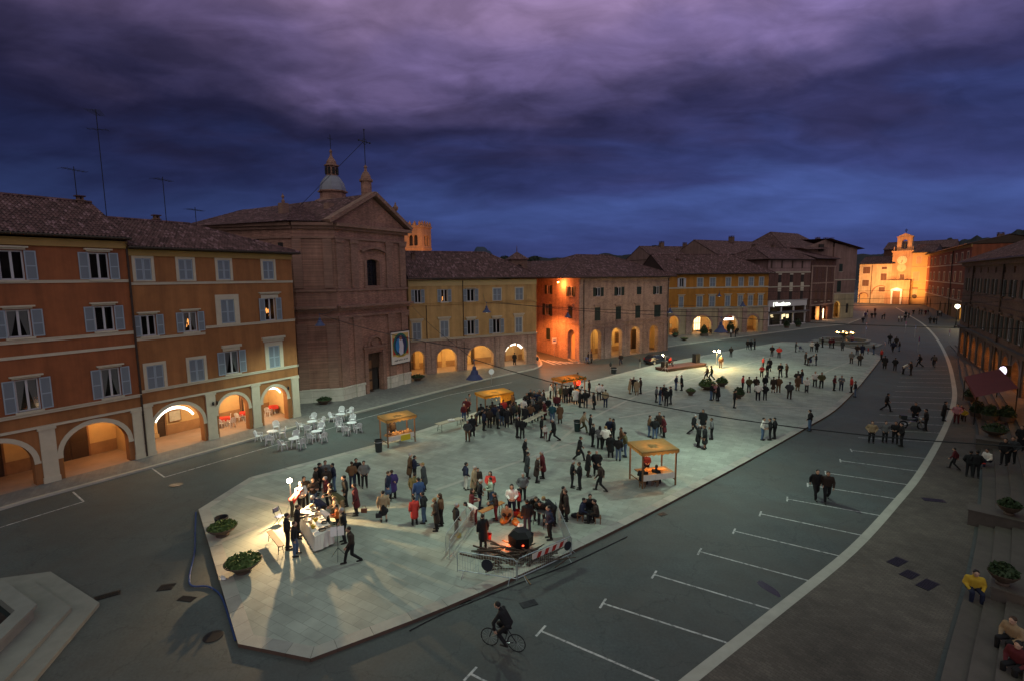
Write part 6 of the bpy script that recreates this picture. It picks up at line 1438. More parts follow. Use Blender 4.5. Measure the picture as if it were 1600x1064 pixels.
bag(900, 808, 'dark rucksack beside the seated group right of the fire', M('dark_bag', (.02, .02, .025), .7, .1), .3, seed=6, name='rucksack', cat='bag')

# ---- white plastic cafe furniture -----------------------------------------------
plast = M('white_plastic', (.72, .72, .72), .4, .04)
def make_chair():
    t = thing('plastic_chair', 'white plastic armchair', 'chair', (0, 0, 0), 0, 'white plastic chairs outside the arcade')
    m_ = MB(); m_.prism([(-.22, -.22), (.22, -.22), (.2, .2), (-.2, .2)], .41, .44, bottom=True); m_.build('seat', plast, t)
    m_ = MB(); pr = []
    for i in range(9): a = math.pi*i/8; pr.append((-.24*math.cos(a), .22+.05, .44+.30+.16*math.sin(a)))
    for p, q_ in zip(pr, pr[1:]): m_.obox((p[0], p[1]+.04, p[2]), (q_[0], q_[1]+.04, q_[2]), .05, .04)
    for i in range(5): x = -.16+.08*i; m_.obox((x*.9, .2, .44), (x*1.1, .30, .86-.0*abs(x)), .05, .018)
    for s_ in (-1, 1): m_.obox((s_*.22, .2, .44), (s_*.24, .30, .76), .05, .04)
    m_.build('backrest', plast, t)
    for s_ in (-1, 1):
        m_ = MB(); m_.obox((s_*.25, -.22, .65), (s_*.25, .27, .68), .05, .03); m_.obox((s_*.24, -.21, .42), (s_*.25, -.21, .66), .04, .05); m_.build('armrest', plast, t)
        for y_ in (-1, 1): m_ = MB(); m_.obox((s_*.20, y_*.19, .42), (s_*.25, y_*.25, 0), .05, .05); m_.build('leg', plast, t)
    return t
def make_table():
    t = thing('plastic_table', 'white plastic table', 'table', (0, 0, 0), 0, 'white plastic tables outside the arcade')
    m_ = MB(); m_.lathe([(0, .70), (.40, .70), (.43, .72), (.42, .74), (0, .74)], 20); m_.build('table_top', plast, t)
    for k in range(4): a = math.pi/4+k*math.pi/2; m_ = MB(); m_.obox((.2*math.cos(a), .2*math.sin(a), .7), (.33*math.cos(a), .33*math.sin(a), 0), .06, .06); m_.build('leg', plast, t)
    return t
SETS = [((426, 686), [(405, 688), (421, 694), (441, 683), (432, 673)], 'leftmost table'), ((460, 698), [(442, 702), (463, 689), (471, 700)], 'table nearest the square'),
        ((488, 670), [(470, 673), (482, 678), (502, 666), (490, 660)], 'table behind the middle'), ((495, 686), [(487, 691), (505, 690), (502, 676)], 'middle table'),
        ((533, 658), [(520, 658), (529, 664), (547, 650), (534, 649)], 'rearmost table'), ((550, 672), [(532, 673), (542, 679), (560, 675), (551, 662)], 'rightmost table')]
tp, cp = None, None
for (tx, ty), ch, nm in SETS:
    loc = (*G(tx, ty), 0.0); lab = 'round white plastic table, the %s of the pavement cafe' % nm
    if tp is None: tp = make_table(); tp.location = loc; tp['label'] = lab
    else: dup(tp, loc=loc, rz=tx*.1, label=lab)
    names = {4: ['left', 'near', 'right', 'far'], 3: ['left', 'right' if nm == 'middle table' else 'far', 'far' if nm == 'middle table' else 'right']}[len(ch)]
    for (x, y), side_ in zip(ch, names):
        l_ = (*G(x, y), 0.0); rz = face_to(l_, loc)+rnd.uniform(-.25, .25); lab = 'white plastic chair on the %s side of the %s' % (side_, nm)
        if cp is None: cp = make_chair(); cp.location = l_; cp.rotation_euler.z = rz; cp['label'] = lab
        else: dup(cp, loc=l_, rz=rz, label=lab)
redc = M('red_cloth', (.5, .04, .03), .8, .1)
for (tx, ty), ch, nm in (((352, 664), [(345, 668), (362, 666), (357, 656)], 'middle orange arch'), ((383, 655), [(374, 658), (389, 660), (392, 652)], 'middle orange arch, right side'), ((428, 645), [(420, 649), (440, 643), (433, 638)], 'right orange arch')):
    loc = (*G(tx, ty, KZ), KZ); dup(tp, loc=loc, label='red clothed cafe table under the %s' % nm, group='cafe tables under the arcade')
    m_ = MB(); m_.box(-.42, .42, -.42, .42, .745, .755)
    for k in range(4):
        i0 = len(m_.v); m_.quad((-.42, -.422, .755), (.42, -.422, .755), (.45, -.46, .5), (-.45, -.46, .5)); m_.xf(i0, Matrix.Rotation(k*math.pi/2, 4, 'Z'))
    tag(m_.build('red_tablecloth', redc, loc=loc, rotz=.5), 'red cloth on the cafe table under the %s' % nm, 'tablecloth')
    for (x, y), side_ in zip(ch, ('left', 'right', 'far')):
        l_ = (*G(x, y, KZ), KZ); dup(cp, loc=l_, rz=face_to(l_, loc), label='white plastic chair, %s of the red table under the %s' % (side_, nm), group='chairs under the arcade')

# ---- planters --------------------------------------------------------------------
bowlm = M('terracotta_bowl', (.10, .07, .05), .7, .2, 2); leafg = M('leaf_green', (.075, .12, .03), .7, .35, 6); leafd = M('leaf_dark', (.035, .06, .022), .7, .35, 6)
def planter(px, py, r, label, z=PZ, n_=260, leaf_m=None, hgt=.35, prof=None, seed=None, bush=1.0, flat=True):
    t = thing('planter', label, 'planter', GRD(px, py, z)); q = random.Random(seed or int(px*7+py)); m_ = MB()
    m_.lathe(prof or [(0, 0), (r*.42, 0), (r*.45, .06), (r*.35, .12), (r*.7, .26), (r, .46), (r*1.02, .50), (r*.95, .50), (r*.8, .42), (0, .42)], 20); m_.build('bowl', bowlm, t)
    m_ = MB(); zt = (prof or [(0, .46)])[-1][1] if prof else .44
    m_.lathe([(r*.86, zt), (r*.6, zt+hgt*.25), (0, zt+hgt*.4)], 10)
    for k in range(n_):
        a = q.uniform(0, 6.283); rr = r*.95*math.sqrt(q.random()); p = Vector((rr*math.cos(a), rr*math.sin(a), zt+hgt*(1-(rr/r)**2*.8)*q.uniform(.4, 1.1))); d = Vector((q.gauss(0, 1), q.gauss(0, 1), q.gauss(0.5, .8))).normalized()*q.uniform(.06, .14)*bush; e = d.cross(Vector((q.gauss(0, 1), q.gauss(0, 1), q.gauss(0, 1)))).normalized()*.05*bush; m_.quad(p-d, p-e, p+d, p+e)
    m_.build('plant', leaf_m or leafg, t)
planter(348, 836, .72, 'wide bowl planter with low green plants, beside the dark pot', hgt=.3); planter(381, 892, .80, 'wide bowl planter with low green plants near the plaza corner', hgt=.35)
m_ = MB(); m_.lathe([(0, 0), (.27, 0), (.34, .5), (.34, .55), (.30, .55), (.26, .1), (0, .1)], 16); tag(m_.build('plant_pot', M('black_pot', (.02, .02, .022), .5, .1), loc=GRD(347, 822)), 'empty dark pot behind the left bowl planter', 'pot')
planter(507, 631, .8, 'bowl planter with dark plants before the church corner', KZ, leaf_m=leafd); planter(653, 594, .9, 'bowl planter between church and yellow house arcade', KZ, leaf_m=leafd)
planter(1105, 608, 1.0, 'large bowl planter with a green bush in mid square', n_=420, hgt=.75, bush=1.3); planter(1079, 617, .55, 'small bowl planter with pale plants on the square', n_=120); planter(1128, 603, .7, 'round green bush planter right of the large one', n_=260, hgt=.7, bush=1.2); planter(1154, 622, .6, 'bush planter beside the man in black', n_=240, hgt=.8, leaf_m=leafd, bush=1.2)
planter(1055, 527, .8, 'bowl planter with a slim shrub before the amber house left arch', KZ, hgt=1.6, leaf_m=leafd, n_=200); planter(1069, 532, .85, 'bare bowl planter on the pavement before the amber house', KZ, n_=40, hgt=.15)
BOXS = [(0, 0), (.5, 0), (.6, .42), (.55, .42), (.52, .38), (0, .38)]
BOX = [(0, 0), (.85, 0), (.9, .55), (.82, .55), (.8, .5), (0, .5)]
planter(1100, 525, .85, 'tub with a tall dark hedge before the amber house arch', KZ, n_=700, hgt=1.8, leaf_m=leafd, prof=BOX, bush=1.6); planter(1141, 521, .85, 'tub with a tall leafy shrub under the lit bar sign', KZ, n_=600, hgt=2.4, leaf_m=leafd, prof=BOX, bush=1.6)
planter(1229, 512.5, .75, 'clipped dark ball bush left of the shop door', KZ, n_=420, hgt=1.5, leaf_m=leafd, prof=[(0, 0), (.5, 0), (.6, .5), (.5, .5), (0, .45)], bush=1.5); planter(1247, 511, .75, 'clipped dark ball bush right of the shop door', KZ, n_=420, hgt=1.5, leaf_m=leafd, prof=[(0, 0), (.5, 0), (.6, .5), (.5, .5), (0, .45)], bush=1.5)
# pedestals along the steps, each with a bowl of plants
def pedestal(px, py, w, d, label):
    x, y = G(px, py, .75); i = min(range(len(stp)), key=lambda k: (stp[k][0]-x)**2+(stp[k][1]-y)**2); a = math.atan2(stp[i+1][1]-stp[i-1][1], stp[i+1][0]-stp[i-1][0]) if 0 < i < len(stp)-1 else 1
    m_ = MB(); m_.box(-d/2, d/2, -w/2, w/2, 0, .79); m_.box(-d/2-.04, d/2+.04, -w/2-.04, w/2+.04, .79, .86); tag(m_.build('step_pedestal', stepstone, loc=(x, y, 0), rotz=a), label, 'pedestal'); return x, y
pedestal(1574, 806, 3.0, 1.1, 'stone pedestal block across the steps, middle one'); pedestal(1596, 925, 1.7, 1.0, 'stone pedestal block across the steps beside the person in yellow'); pedestal(1570, 690, 3.2, 1.3, 'stone pedestal block across the steps below the red awning')
planter(1576, 803, .5, 'dark leafy bowl on the middle step pedestal', .86, leaf_m=leafd, hgt=.4); planter(1566, 912, .5, 'dark leafy bowl on the pedestal beside the person in yellow', .86, leaf_m=leafd, hgt=.45); planter(1553, 681, .8, 'dark leafy bowl on the pedestal under the red awning', .86, leaf_m=leafd, hgt=.6)

# ---- bins, posts, signs ------------------------------------------------------------
binm = M('bin_plastic', (.03, .036, .036), .5, .1)
def bin_(px, py, label, z=PZ, h=.9, r=.3, mat=None, lid=None):
    t = thing('litter_bin', label, 'bin', GRD(px, py, z)); m_ = MB(); m_.lathe([(0, 0), (r*.8, 0), (r, h), (r*1.08, h), (r*1.08, h+.05), (r*.9, h+.05), (r*.72, .1), (0, .1)], 16); m_.build('body', mat or binm, t)
    m_ = MB(); m_.lathe([(r*1.03, h*.85), (r*1.09, h*.87), (r*1.03, h*.9)], 16); m_.build('rim', lid or steel, t)
bin_(592, 705, 'tall black rubber bin left of the small stall'); bin_(902, 673, 'dark green bin standing alone beside the crowd', mat=M('green_bin', (.02, .045, .04), .5, .1)); bin_(959, 583, 'white topped dark bin at the plaza kerb', 0, .75, .42, lid=china)
def sign(px, py, h, label, plates, z=0.0, rz=.3):
    t = thing('road_sign', label, 'road sign', GRD(px, py, z), rz); m_ = MB(); m_.tube([(0, 0, 0), (0, 0, h)], .035, 6); m_.build('post', steel, t)
    for zz_, shp, c1, c2, s in plates:
        m_ = MB()
        if shp == 'tri': P = [(0, -s), (s*.95, s*.65), (-s*.95, s*.65)]; Q = [(0, -s*.6), (s*.6, s*.42), (-s*.6, s*.42)]
        elif shp == 'rect': P = [(-s, -s*1.2), (s, -s*1.2), (s, s*1.2), (-s, s*1.2)]; Q = [(-s*.6, -s*.3), (s*.6, -s*.3), (s*.6, s*.3), (-s*.6, s*.3)]
        else: P = [(s*math.cos(k*.3927), s*math.sin(k*.3927)) for k in range(16)]; Q = [(-s*.68, -s*.15), (s*.68, -s*.15), (s*.68, s*.15), (-s*.68, s*.15)] if shp == 'bar' else [(p[0]*.68, p[1]*.68) for p in P]
        m_.poly([(p[0], -.06, zz_+p[1]) for p in P], 0); m_.poly([(p[0], -.045, zz_+p[1]) for p in P[::-1]], 2)
        for a, b in zip(P, P[1:]+P[:1]): m_.quad((a[0], -.06, zz_+a[1]), (a[0], -.045, zz_+a[1]), (b[0], -.045, zz_+b[1]), (b[0], -.06, zz_+b[1]), 2)
        m_.poly([(p[0], -.064, zz_+p[1]) for p in Q], 1)
        if shp == 'ban': m_.poly([(x_*s*.8+y_*s*.1, -.067, zz_+x_*s*.8*-1+y_*s*.1) for x_, y_ in ((-.8, -1), (.8, -1), (.8, 1), (-.8, 1))], 0)
        m_.build('sign_plate', [c1, c2, steel], t)
sred = M('sign_red_paint', (.5, .03, .03), .5, .05); swh = M('sign_white_paint', (.7, .7, .68), .5, .05); sbl = M('sign_blue_paint', (.03, .08, .35), .5, .05)
sign(911, 562, 2.6, 'sign post with red no entry disc above a blue sign, at the street corner', [(2.35, 'bar', sred, swh, .32), (1.5, 'rect', swh, sbl, .3)]); sign(941, 555, 2.5, 'white and blue parking sign before the first brick arch', [(2.2, 'rect', sbl, swh, .32)]); sign(970, 551, 2.4, 'small white notice sign before the second brick arch', [(2.2, 'rect', swh, sred, .3)]); sign(866, 557, 3.1, 'white notice sign on a post in the orange lit side street', [(2.7, 'rect', swh, sbl, .4)])
sign(1352, 529, 3.2, 'post with red triangle and blue disc beyond the far fountain', [(3.0, 'tri', sred, swh, .42), (2.1, 'disc', sbl, swh, .32)], rz=.6); sign(1414, 521, 2.6, 'red round sign with white plate in the far roadway', [(2.3, 'ban', sred, sbl, .42), (1.7, 'rect', swh, swh, .25)], rz=.7); sign(1429, 528, 2.4, 'blue disc sign in the far roadway right of the red one', [(2.2, 'disc', sbl, swh, .38)], rz=.7); sign(1381, 552, 2.0, 'low blue disc sign near the plaza tip', [(1.8, 'disc', sbl, swh, .32)], rz=.6); sign(1434, 550, 2.4, 'red round sign with white plate, nearest of the far signs', [(2.2, 'ban', sred, sbl, .42), (1.6, 'rect', swh, swh, .24)], rz=.7); sign(1482, 535, 2.4, 'small blue and red sign near the right arcade end', [(2.2, 'ban', sred, sbl, .33), (1.5, 'rect', swh, sbl, .24)], rz=.7)
sign(768, 600, 1.9, 'sign with round dark disc before the bright right arch', [(1.6, 'disc', swh, swh, .36)], KZ)
def meter(px, py, label):
    t = thing('parking_post', label, 'post', GRD(px, py, 0)); m_ = MB(); m_.tube([(0, 0, 0), (0, 0, 1.0)], .04, 6); m_.build('post', steel, t); m_ = MB(); m_.ball((0, 0, 1.25), (.2, .16, .32), 10, 8); m_.build('head', binm, t)
meter(840, 573, 'dark headed post at the yellow house kerb corner'); meter(1000, 575, 'dark headed post in the road left of the car'); meter(954, 583, 'dark headed post left of the white topped bin')

# hose, cable
def tube_thing(name, pts, r, mat, label, cat):
    m_ = MB(); m_.tube(spline(pts, 4), r, 6); tag(m_.build(name, mat), label, cat)
tube_thing('hose', [(*G(x, y, .04), .05) for x, y in [(306, 800), (305, 830), (304, 862), (296, 900), (300, 915), (325, 916), (345, 930), (358, 965), (368, 1000)]], .04, M('blue_hose', (.02, .05, .16), .5, .1), 'blue hose snaking along the plaza kerb corner', 'hose')
bag(349, 905, 'crumpled white and blue packet on the kerb beside the hose', china, .16, seed=9, name='packet', cat='packet')
tube_thing('cable', [(*G(x, y, .02), .03) for x, y in [(640, 985), (700, 955), (800, 915), (880, 885), (930, 862), (980, 838)]], .02, iron, 'thin black cable lying along the near plaza kerb', 'cable')
x, y = G(815, 905, .02); tube_thing('stick', [(*G(818, 897, .05), .05), (*G(829, 912, .05), .05)], .02, plank, 'short stick lying on the road under the barrier', 'stick')
# wet patch
q = random.Random(2); cxp, cyp = G(1200, 918); d1 = np.array(G(1215, 930))-np.array((cxp, cyp)); d2 = np.array([-d1[1], d1[0]])*.4
sheet('wet_patch', ccw([tuple(np.array((cxp, cyp))+d1*1.1*math.cos(t)*(1+.12*math.sin(3*t+1))+d2*math.sin(t)*(1+.2*math.sin(2*t))) for t in np.linspace(0, 6.1, 20)]), .003, M('wet_asphalt', (.018, .019, .019), .25, .2))

# ---- car, motorcycle, bicycles, pushchair --------------------------------------------
def car(px, py, rz, label, paint):
    t = thing('parked_car', label, 'car', GRD(px, py, 0), rz); L_, W_ = 3.9, 1.62
    prof = [(-1.95, .32), (-1.97, .62), (-1.85, .82), (-1.05, .93), (-.35, 1.38), (.2, 1.46), (1.05, 1.42), (1.62, 1.12), (1.86, .95), (1.93, .6), (1.9, .32)]
    m_ = MB(); n_ = len(prof)
    def ring(x, inset): return [(p[0], x-(math.copysign(inset, x) if p[1] > .9 else 0)*((p[1]-.9)/.56), p[1]) for p in prof]
    A_ = ring(-W_/2, .22); B_ = ring(W_/2, .22)
    for i in range(n_): j = (i+1) % n_; m_.quad(A_[i], A_[j], B_[j], B_[i])
    m_.poly(A_[::-1]); m_.poly(B_); m_.build('body', paint, t)
    m_ = MB(); o = .012
    for s_ in (-1, 1):
        R = ring(s_*W_/2, .22); P = lambda f, z: (f, s_*(W_/2-.22*max(0, (z-.9)/.56)+o), z)
        for f0, f1, g0, g1 in ((-.92, .12, -.30, .12), (.18, 1.0, .18, .95)): m_.quad(P(f0, .95), P(f1, .95), P(g1, 1.34), P(g0, 1.34))
    for (x0, z0, x1, z1), o2 in (((-1.0, .97, -.40, 1.36), (-.02, .02)), ((1.12, 1.38, 1.58, 1.15), (.02, .02))):
        w0 = W_/2-.1; m_.quad((x0+o2[0], -w0, z0+o2[1]), (x0+o2[0], w0, z0+o2[1]), (x1+o2[0], w0-.12, z1+o2[1]), (x1+o2[0], -w0+.12, z1+o2[1]))
    m_.build('window_glass', M('car_glass', (.01, .012, .014), .1, .1, spec=.6), t)
    for fx in (-1.22, 1.2):
        for s_ in (-1, 1):
            m_ = MB(); m_.lathe([(.2, -.09), (.3, -.1), (.31, 0), (.3, .1), (.2, .09)], 18); Mx = Matrix.Translation((fx, s_*(W_/2-.06), .31)) @ Matrix.Rotation(R_(90), 4, 'X'); m_.xf(0, Mx); wo = m_.build('wheel', M('tyre', (.015, .015, .015), .8, .1), t)
            m_ = MB(); m_.lathe([(0, -.07), (.2, -.09), (.2, .09), (0, .07)], 12); m_.xf(0, Mx); m_.build('rim', steel, wo)
    for s_ in (-1, 1):
        m_ = MB(); m_.box(1.80, 1.93, s_*.68-.1, s_*.68+.1, .72, 1.0); m_.build('tail_light', M('tail_red', (.3, .01, .01), .3, .1), t)
        m_ = MB(); m_.box(-1.97, -1.84, s_*.6-.16, s_*.6+.16, .62, .76); m_.build('headlight', M('headlight', (.6, .6, .58), .2, .05), t)
        m_ = MB(); m_.box(-.75, -.6, s_*.86-.1, s_*.86+.1, .93, 1.05); m_.build('wing_mirror', paint, t)
car(1026, 568, R_(207), 'dark blue hatchback parked in the road behind the stage', M('car_paint', (.012, .016, .026), .25, .1, spec=.6))
def wheel_mb(m_, x, r, z=None, w=.03, tyre=.02, m0=0, m1=1, spokes=12):
    z = r if z is None else z; n_ = 20
    m_.tube([(x+r*math.cos(2*math.pi*k/n_), 0, z+r*math.sin(2*math.pi*k/n_)) for k in range(n_+1)], tyre, 6, m0, cap=False)
    for k in range(spokes): a = 2*math.pi*k/spokes; m_.tube([(x, 0, z), (x+(r-.02)*math.cos(a), 0, z+(r-.02)*math.sin(a))], .003, 3, m1, cap=False)
tyre = M('tyre', (.015, .015, .015))
def bicycle(pos, rz, label, frame, lean=0.0):
    t = thing('bicycle', label, 'bicycle', pos, rz); t.rotation_euler[1] = 0
    for x in (-.52, .52): m_ = MB(); wheel_mb(m_, x, .33); m_.build('wheel', [tyre, steel], t)
    m_ = MB(); bbk, seat, head, rear, fr_ = (-.08, 0, .3), (-.2, 0, .78), (.36, 0, .78), (-.52, 0, .33), (.52, 0, .33)
    for a, b in ((bbk, seat), (seat, head), (bbk, head), (bbk, rear), (seat, rear), (head, fr_), (head, (.33, 0, .95))): m_.tube([a, b], .018, 6)
    m_.build('frame', frame, t); m_ = MB(); m_.tube([(.28, -.28, 1.0), (.36, -.1, .98), (.36, .1, .98), (.28, .28, 1.0)], .014, 6); m_.build('handlebar', iron, t); m_ = MB(); m_.ball((-.22, 0, .86), (.14, .08, .04), 8, 5); m_.tube([(-.2, 0, .76), (-.22, 0, .85)], .014, 5); m_.build('saddle', iron, t)
    m_ = MB(); m_.tube([(-.08, -.1, .3), (-.08, .1, .3)], .02, 5); m_.box(-.2, -.1, -.16, -.08, .14, .17); m_.box(-.05, .05, .08, .16, .44, .47); m_.tube([(-.08, -.09, .3), (-.15, -.1, .16)], .012, 4); m_.tube([(-.08, .09, .3), (0, .1, .45)], .012, 4); m_.build('pedals', steel, t); return t
BIKE = bicycle((*G(786, 1012), 0), R_(160), 'dark bicycle being ridden across the near road', M('bike_frame', (.02, .02, .025), .4, .1))
bicycle((*G(1459, 573), 0), R_(60), 'bicycle ridden away along the far right road', MATS['bike_frame'])
mo = thing('motorcycle', 'dark motorcycle parked among the bays beside two people in black', 'motorcycle', (*G(1425, 669), 0), R_(-15))
for x in (-.68, .68): m_ = MB(); wheel_mb(m_, x, .31, tyre=.065, spokes=8); m_.build('wheel', [tyre, steel], mo)
m_ = MB(); m_.ball((.12, 0, .80), (.32, .16, .15), 12, 8); m_.build('tank', MATS['car_paint'], mo); m_ = MB(); m_.ball((-.38, 0, .78), (.42, .15, .08), 10, 6); m_.build('saddle', binm, mo); m_ = MB(); m_.box(-.22, .28, -.16, .16, .28, .62); m_.tube([(-.1, .2, .3), (-.9, .22, .36)], .05, 8); m_.build('engine', steel, mo)
m_ = MB(); m_.tube([(.68, -.09, .31), (.45, -.09, .95)], .03, 6); m_.tube([(.68, .09, .31), (.45, .09, .95)], .03, 6); m_.tube([(.3, -.36, 1.02), (.44, -.15, 1.0), (.44, .15, 1.0), (.3, .36, 1.02)], .02, 6); m_.tube([(-.68, 0, .31), (-.2, 0, .45)], .04, 6); m_.build('fork', steel, mo); m_ = MB(); m_.ball((.58, 0, .88), (.1, .12, .12), 10, 6); m_.build('headlight', MATS['headlight'], mo); m_ = MB(); m_.box(-.95, -.5, -.2, .2, .85, 1.15); m_.build('top_box', binm, mo)
def pushchair(px, py, rz, label):
    t = thing('pushchair', label, 'pushchair', GRD(px, py), rz); m_ = MB()
    for s_ in (-.24, .24): m_.tube([(.3, s_, .1), (-.1, s_, .5), (-.45, s_, 1.0)], .014, 5); m_.tube([(-.3, s_, .1), (.2, s_, .55)], .014, 5)
    m_.tube([(-.45, -.24, 1.0), (-.45, .24, 1.0)], .016, 5); m_.build('frame', steel, t); m_ = MB(); m_.box(-.1, .3, -.2, .2, .42, .47); m_.obox((-.12, 0, .45), (-.25, 0, .85), .4, .04, up=(0, 1, 0)); m_.build('seat', bl_, t)
    m_ = MB(); [m_.quad((-.25+.5*math.sin(a0)*.9-.02, -.22, .62+.36*math.cos(a0)), (-.25+.45*math.sin(a1)-.02, -.22, .62+.36*math.cos(a1)), (-.25+.45*math.sin(a1)-.02, .22, .62+.36*math.cos(a1)), (-.25+.5*math.sin(a0)*.9-.02, .22, .62+.36*math.cos(a0))) for a0, a1 in zip(np.linspace(-.3, 1.3, 7), np.linspace(-.3, 1.3, 7)[1:])]; m_.build('hood', bl_, t)
    for x in (.3, -.3):
        for s_ in (-.25, .25): m_ = MB(); wheel_mb(m_, x, .1, tyre=.02, spokes=4); m_.xf(0, Matrix.Translation((0, s_, 0))); m_.build('wheel', [tyre, steel], t)
pushchair(1252, 549, R_(-20), 'dark pushchair pushed by a person near the far fountain'); pushchair(1265, 571, R_(200), 'dark pushchair with bags in the far half of the square'); pushchair(917, 568, R_(-60), 'folded out pushchair at the orange lit street corner')

# ---- low stage ------------------------------------------------------------------------
sa, sb_ = G(1043, 581, PZ), G(1104, 572, PZ); sr = math.atan2(sb_[1]-sa[1], sb_[0]-sa[0]); sl2 = math.hypot(sb_[0]-sa[0], sb_[1]-sa[1])
t = thing('low_stage', 'low dark wooden stage deck with a reddish top', 'stage', (*sa, PZ), sr); m_ = MB(); m_.box(0, sl2, 0, 2.3, .3, .42, 0); m_.box(.05, sl2-.05, .05, 2.25, .0, .3, 1)
for i in range(int(sl2/.8)): m_.box(i*.8, i*.8+.02, -.004, 0, .3, .42, 1)
m_.build('deck', [M('stage_red', (.11, .05, .038), .6, .2), darkwood], t)
SW = lambda u, y, z=.42: (sa[0]+u*math.cos(sr)-y*math.sin(sr), sa[1]+u*math.sin(sr)+y*math.cos(sr), PZ+z)
def sbox(u, y, w_, d_, h_, label, name, cat, mat, grille=True):
    tt = thing(name, label, cat, SW(u, y), sr); m_ = MB(); m_.box(-w_/2, w_/2, -d_/2, d_/2, 0, h_); m_.build('cabinet', mat, tt)
    m_ = MB(); [m_.lathe([(0, 0), (w_*.32, .02), (w_*.36, 0)], 12, (0, 0, 0)) for _ in (0,)]; m_.xf(0, Matrix.Translation((0, -d_/2-.005, h_*.4)) @ Matrix.Rotation(R_(90), 4, 'X')); m_.build('speaker_cone', iron, tt)
sbox(sl2-.6, 1.4, .9, .7, 1.3, 'black loudspeaker at the right end of the stage', 'loudspeaker', 'speaker', M('speaker_black', (.015, .013, .012), .6, .1)); sbox(.7, 1.2, .8, .6, .8, 'black loudspeaker at the left end of the stage', 'loudspeaker', 'speaker', MATS['speaker_black'])
kt = thing('keyboard', 'electric keyboard on crossed legs before the red lit musician', 'keyboard', SW(2.3, 1.1), sr+.1); m_ = MB(); m_.box(-.75, .75, -.18, .18, .78, .88); m_.build('key_case', iron, kt); m_ = MB(); m_.tube([(-.5, 0, 0), (.5, 0, .78)], .02, 5); m_.tube([(.5, 0, 0), (-.5, 0, .78)], .02, 5); m_.build('stand', steel, kt)
lamp_light('stage_red_light', SW(2.0, .6, 1.9), 60, (1, .10, .03), None, .1)
x = MB(); x.lathe([(.05, 0), (.12, .1), (.1, .14), (0, .14)], 10); tag(x.build('stage_spot', EM('stage_red', (1, .1, .03), 10), loc=SW(1.9, .5, .02)), 'small red stage lamp glowing on the deck', 'lamp')

# ---- far fountain and near fountain ------------------------------------------------------
fst = M('fountain_stone', (.22, .225, .19), .7, .2, 2, .2)
water = M('water', (.012, .02, .022), .08, .1, spec=.5)
def octa(r, rot=math.pi/8, sx_=1.0): return [(r*math.cos(rot+k*math.pi/4)*sx_, r*math.sin(rot+k*math.pi/4)) for k in range(8)]
def fountain(c, rz, rs, label, light=False, bowl=True):
    t = thing('fountain', label, 'fountain', (*c, 0), rz); m_ = MB(); m_.prism(octa(rs), 0, .16); m_.prism(octa(rs*.86), .16, .32); m_.build('steps', fst, t)
    m_ = MB(); r0, r1 = rs*.68, rs*.60; A_, B_ = octa(r0), octa(r1)
    for i in range(8):
        j = (i+1) % 8; Ao = octa(r0*1.03)
        m_.quad((*A_[i], .3), (*A_[j], .3), (*A_[j], .72), (*A_[i], .72)); m_.quad((*Ao[i], .72), (*Ao[j], .72), (*Ao[j], .86), (*Ao[i], .86)); m_.quad((*A_[i], .72), (*A_[j], .72), (*Ao[j], .72), (*Ao[i], .72)); m_.quad((*Ao[i], .86), (*Ao[j], .86), (*B_[j], .86), (*B_[i], .86)); m_.quad((*B_[j], .3), (*B_[i], .3), (*B_[i], .86), (*B_[j], .86))
    m_.build('basin', fst, t); m_ = MB(); m_.poly([(*p, .55) for p in octa(r1*1.0)]); m_.build('water', water, t)
    if bowl:
        m_ = MB(); m_.lathe([(.7, .3), (.7, .6), (.4, .8), (.3, 1.3), (.45, 1.5), (1.0, 1.75), (1.7, 2.0), (1.78, 2.12), (1.6, 2.12), (1.0, 1.9), (.3, 1.85), (.25, 2.2), (.15, 2.45), (0, 2.5)], 16); m_.build('bowl', fst, t)
    if light:
        m_ = MB(); [m_.ball((1.35*math.cos(k*1.047+.4), 1.35*math.sin(k*1.047+.4), 2.15), .12, 8, 5) for k in range(6)]; m_.build('bowl_lights', EM('fountain_glow', (1, .55, .15), 22), t); lamp_light('fountain_light', (0, -.6, 2.9), 60, (1, .5, .15), t, .2); lamp_light('fountain_light', (0, -1.2, 1.2), 25, (1, .45, .12), t, .2)
    return t
fountain(G(1319, 537), .8, 6.2, 'octagonal stone fountain with amber lights in its bowl at the far end', True)
# near one: only a corner of its octagon is in the picture
c2 = np.array(G(155, 941, .15)); c1 = np.array(G(65, 904, .15)); sd_ = float(np.linalg.norm(c2-c1)); 
e2 = np.array(G(30, 1064, .15))-c2; e2 /= np.linalg.norm(e2); e1 = (c1-c2)/sd_
bis = (e1+e2); bis /= np.linalg.norm(bis); Rf = 6.2; cn = c2+bis*Rf
v0 = c2-cn; fountain(tuple(cn), math.atan2(v0[1], v0[0])-math.pi/8, Rf, 'pale stone fountain basin with dark water, cut off by the lower left corner')

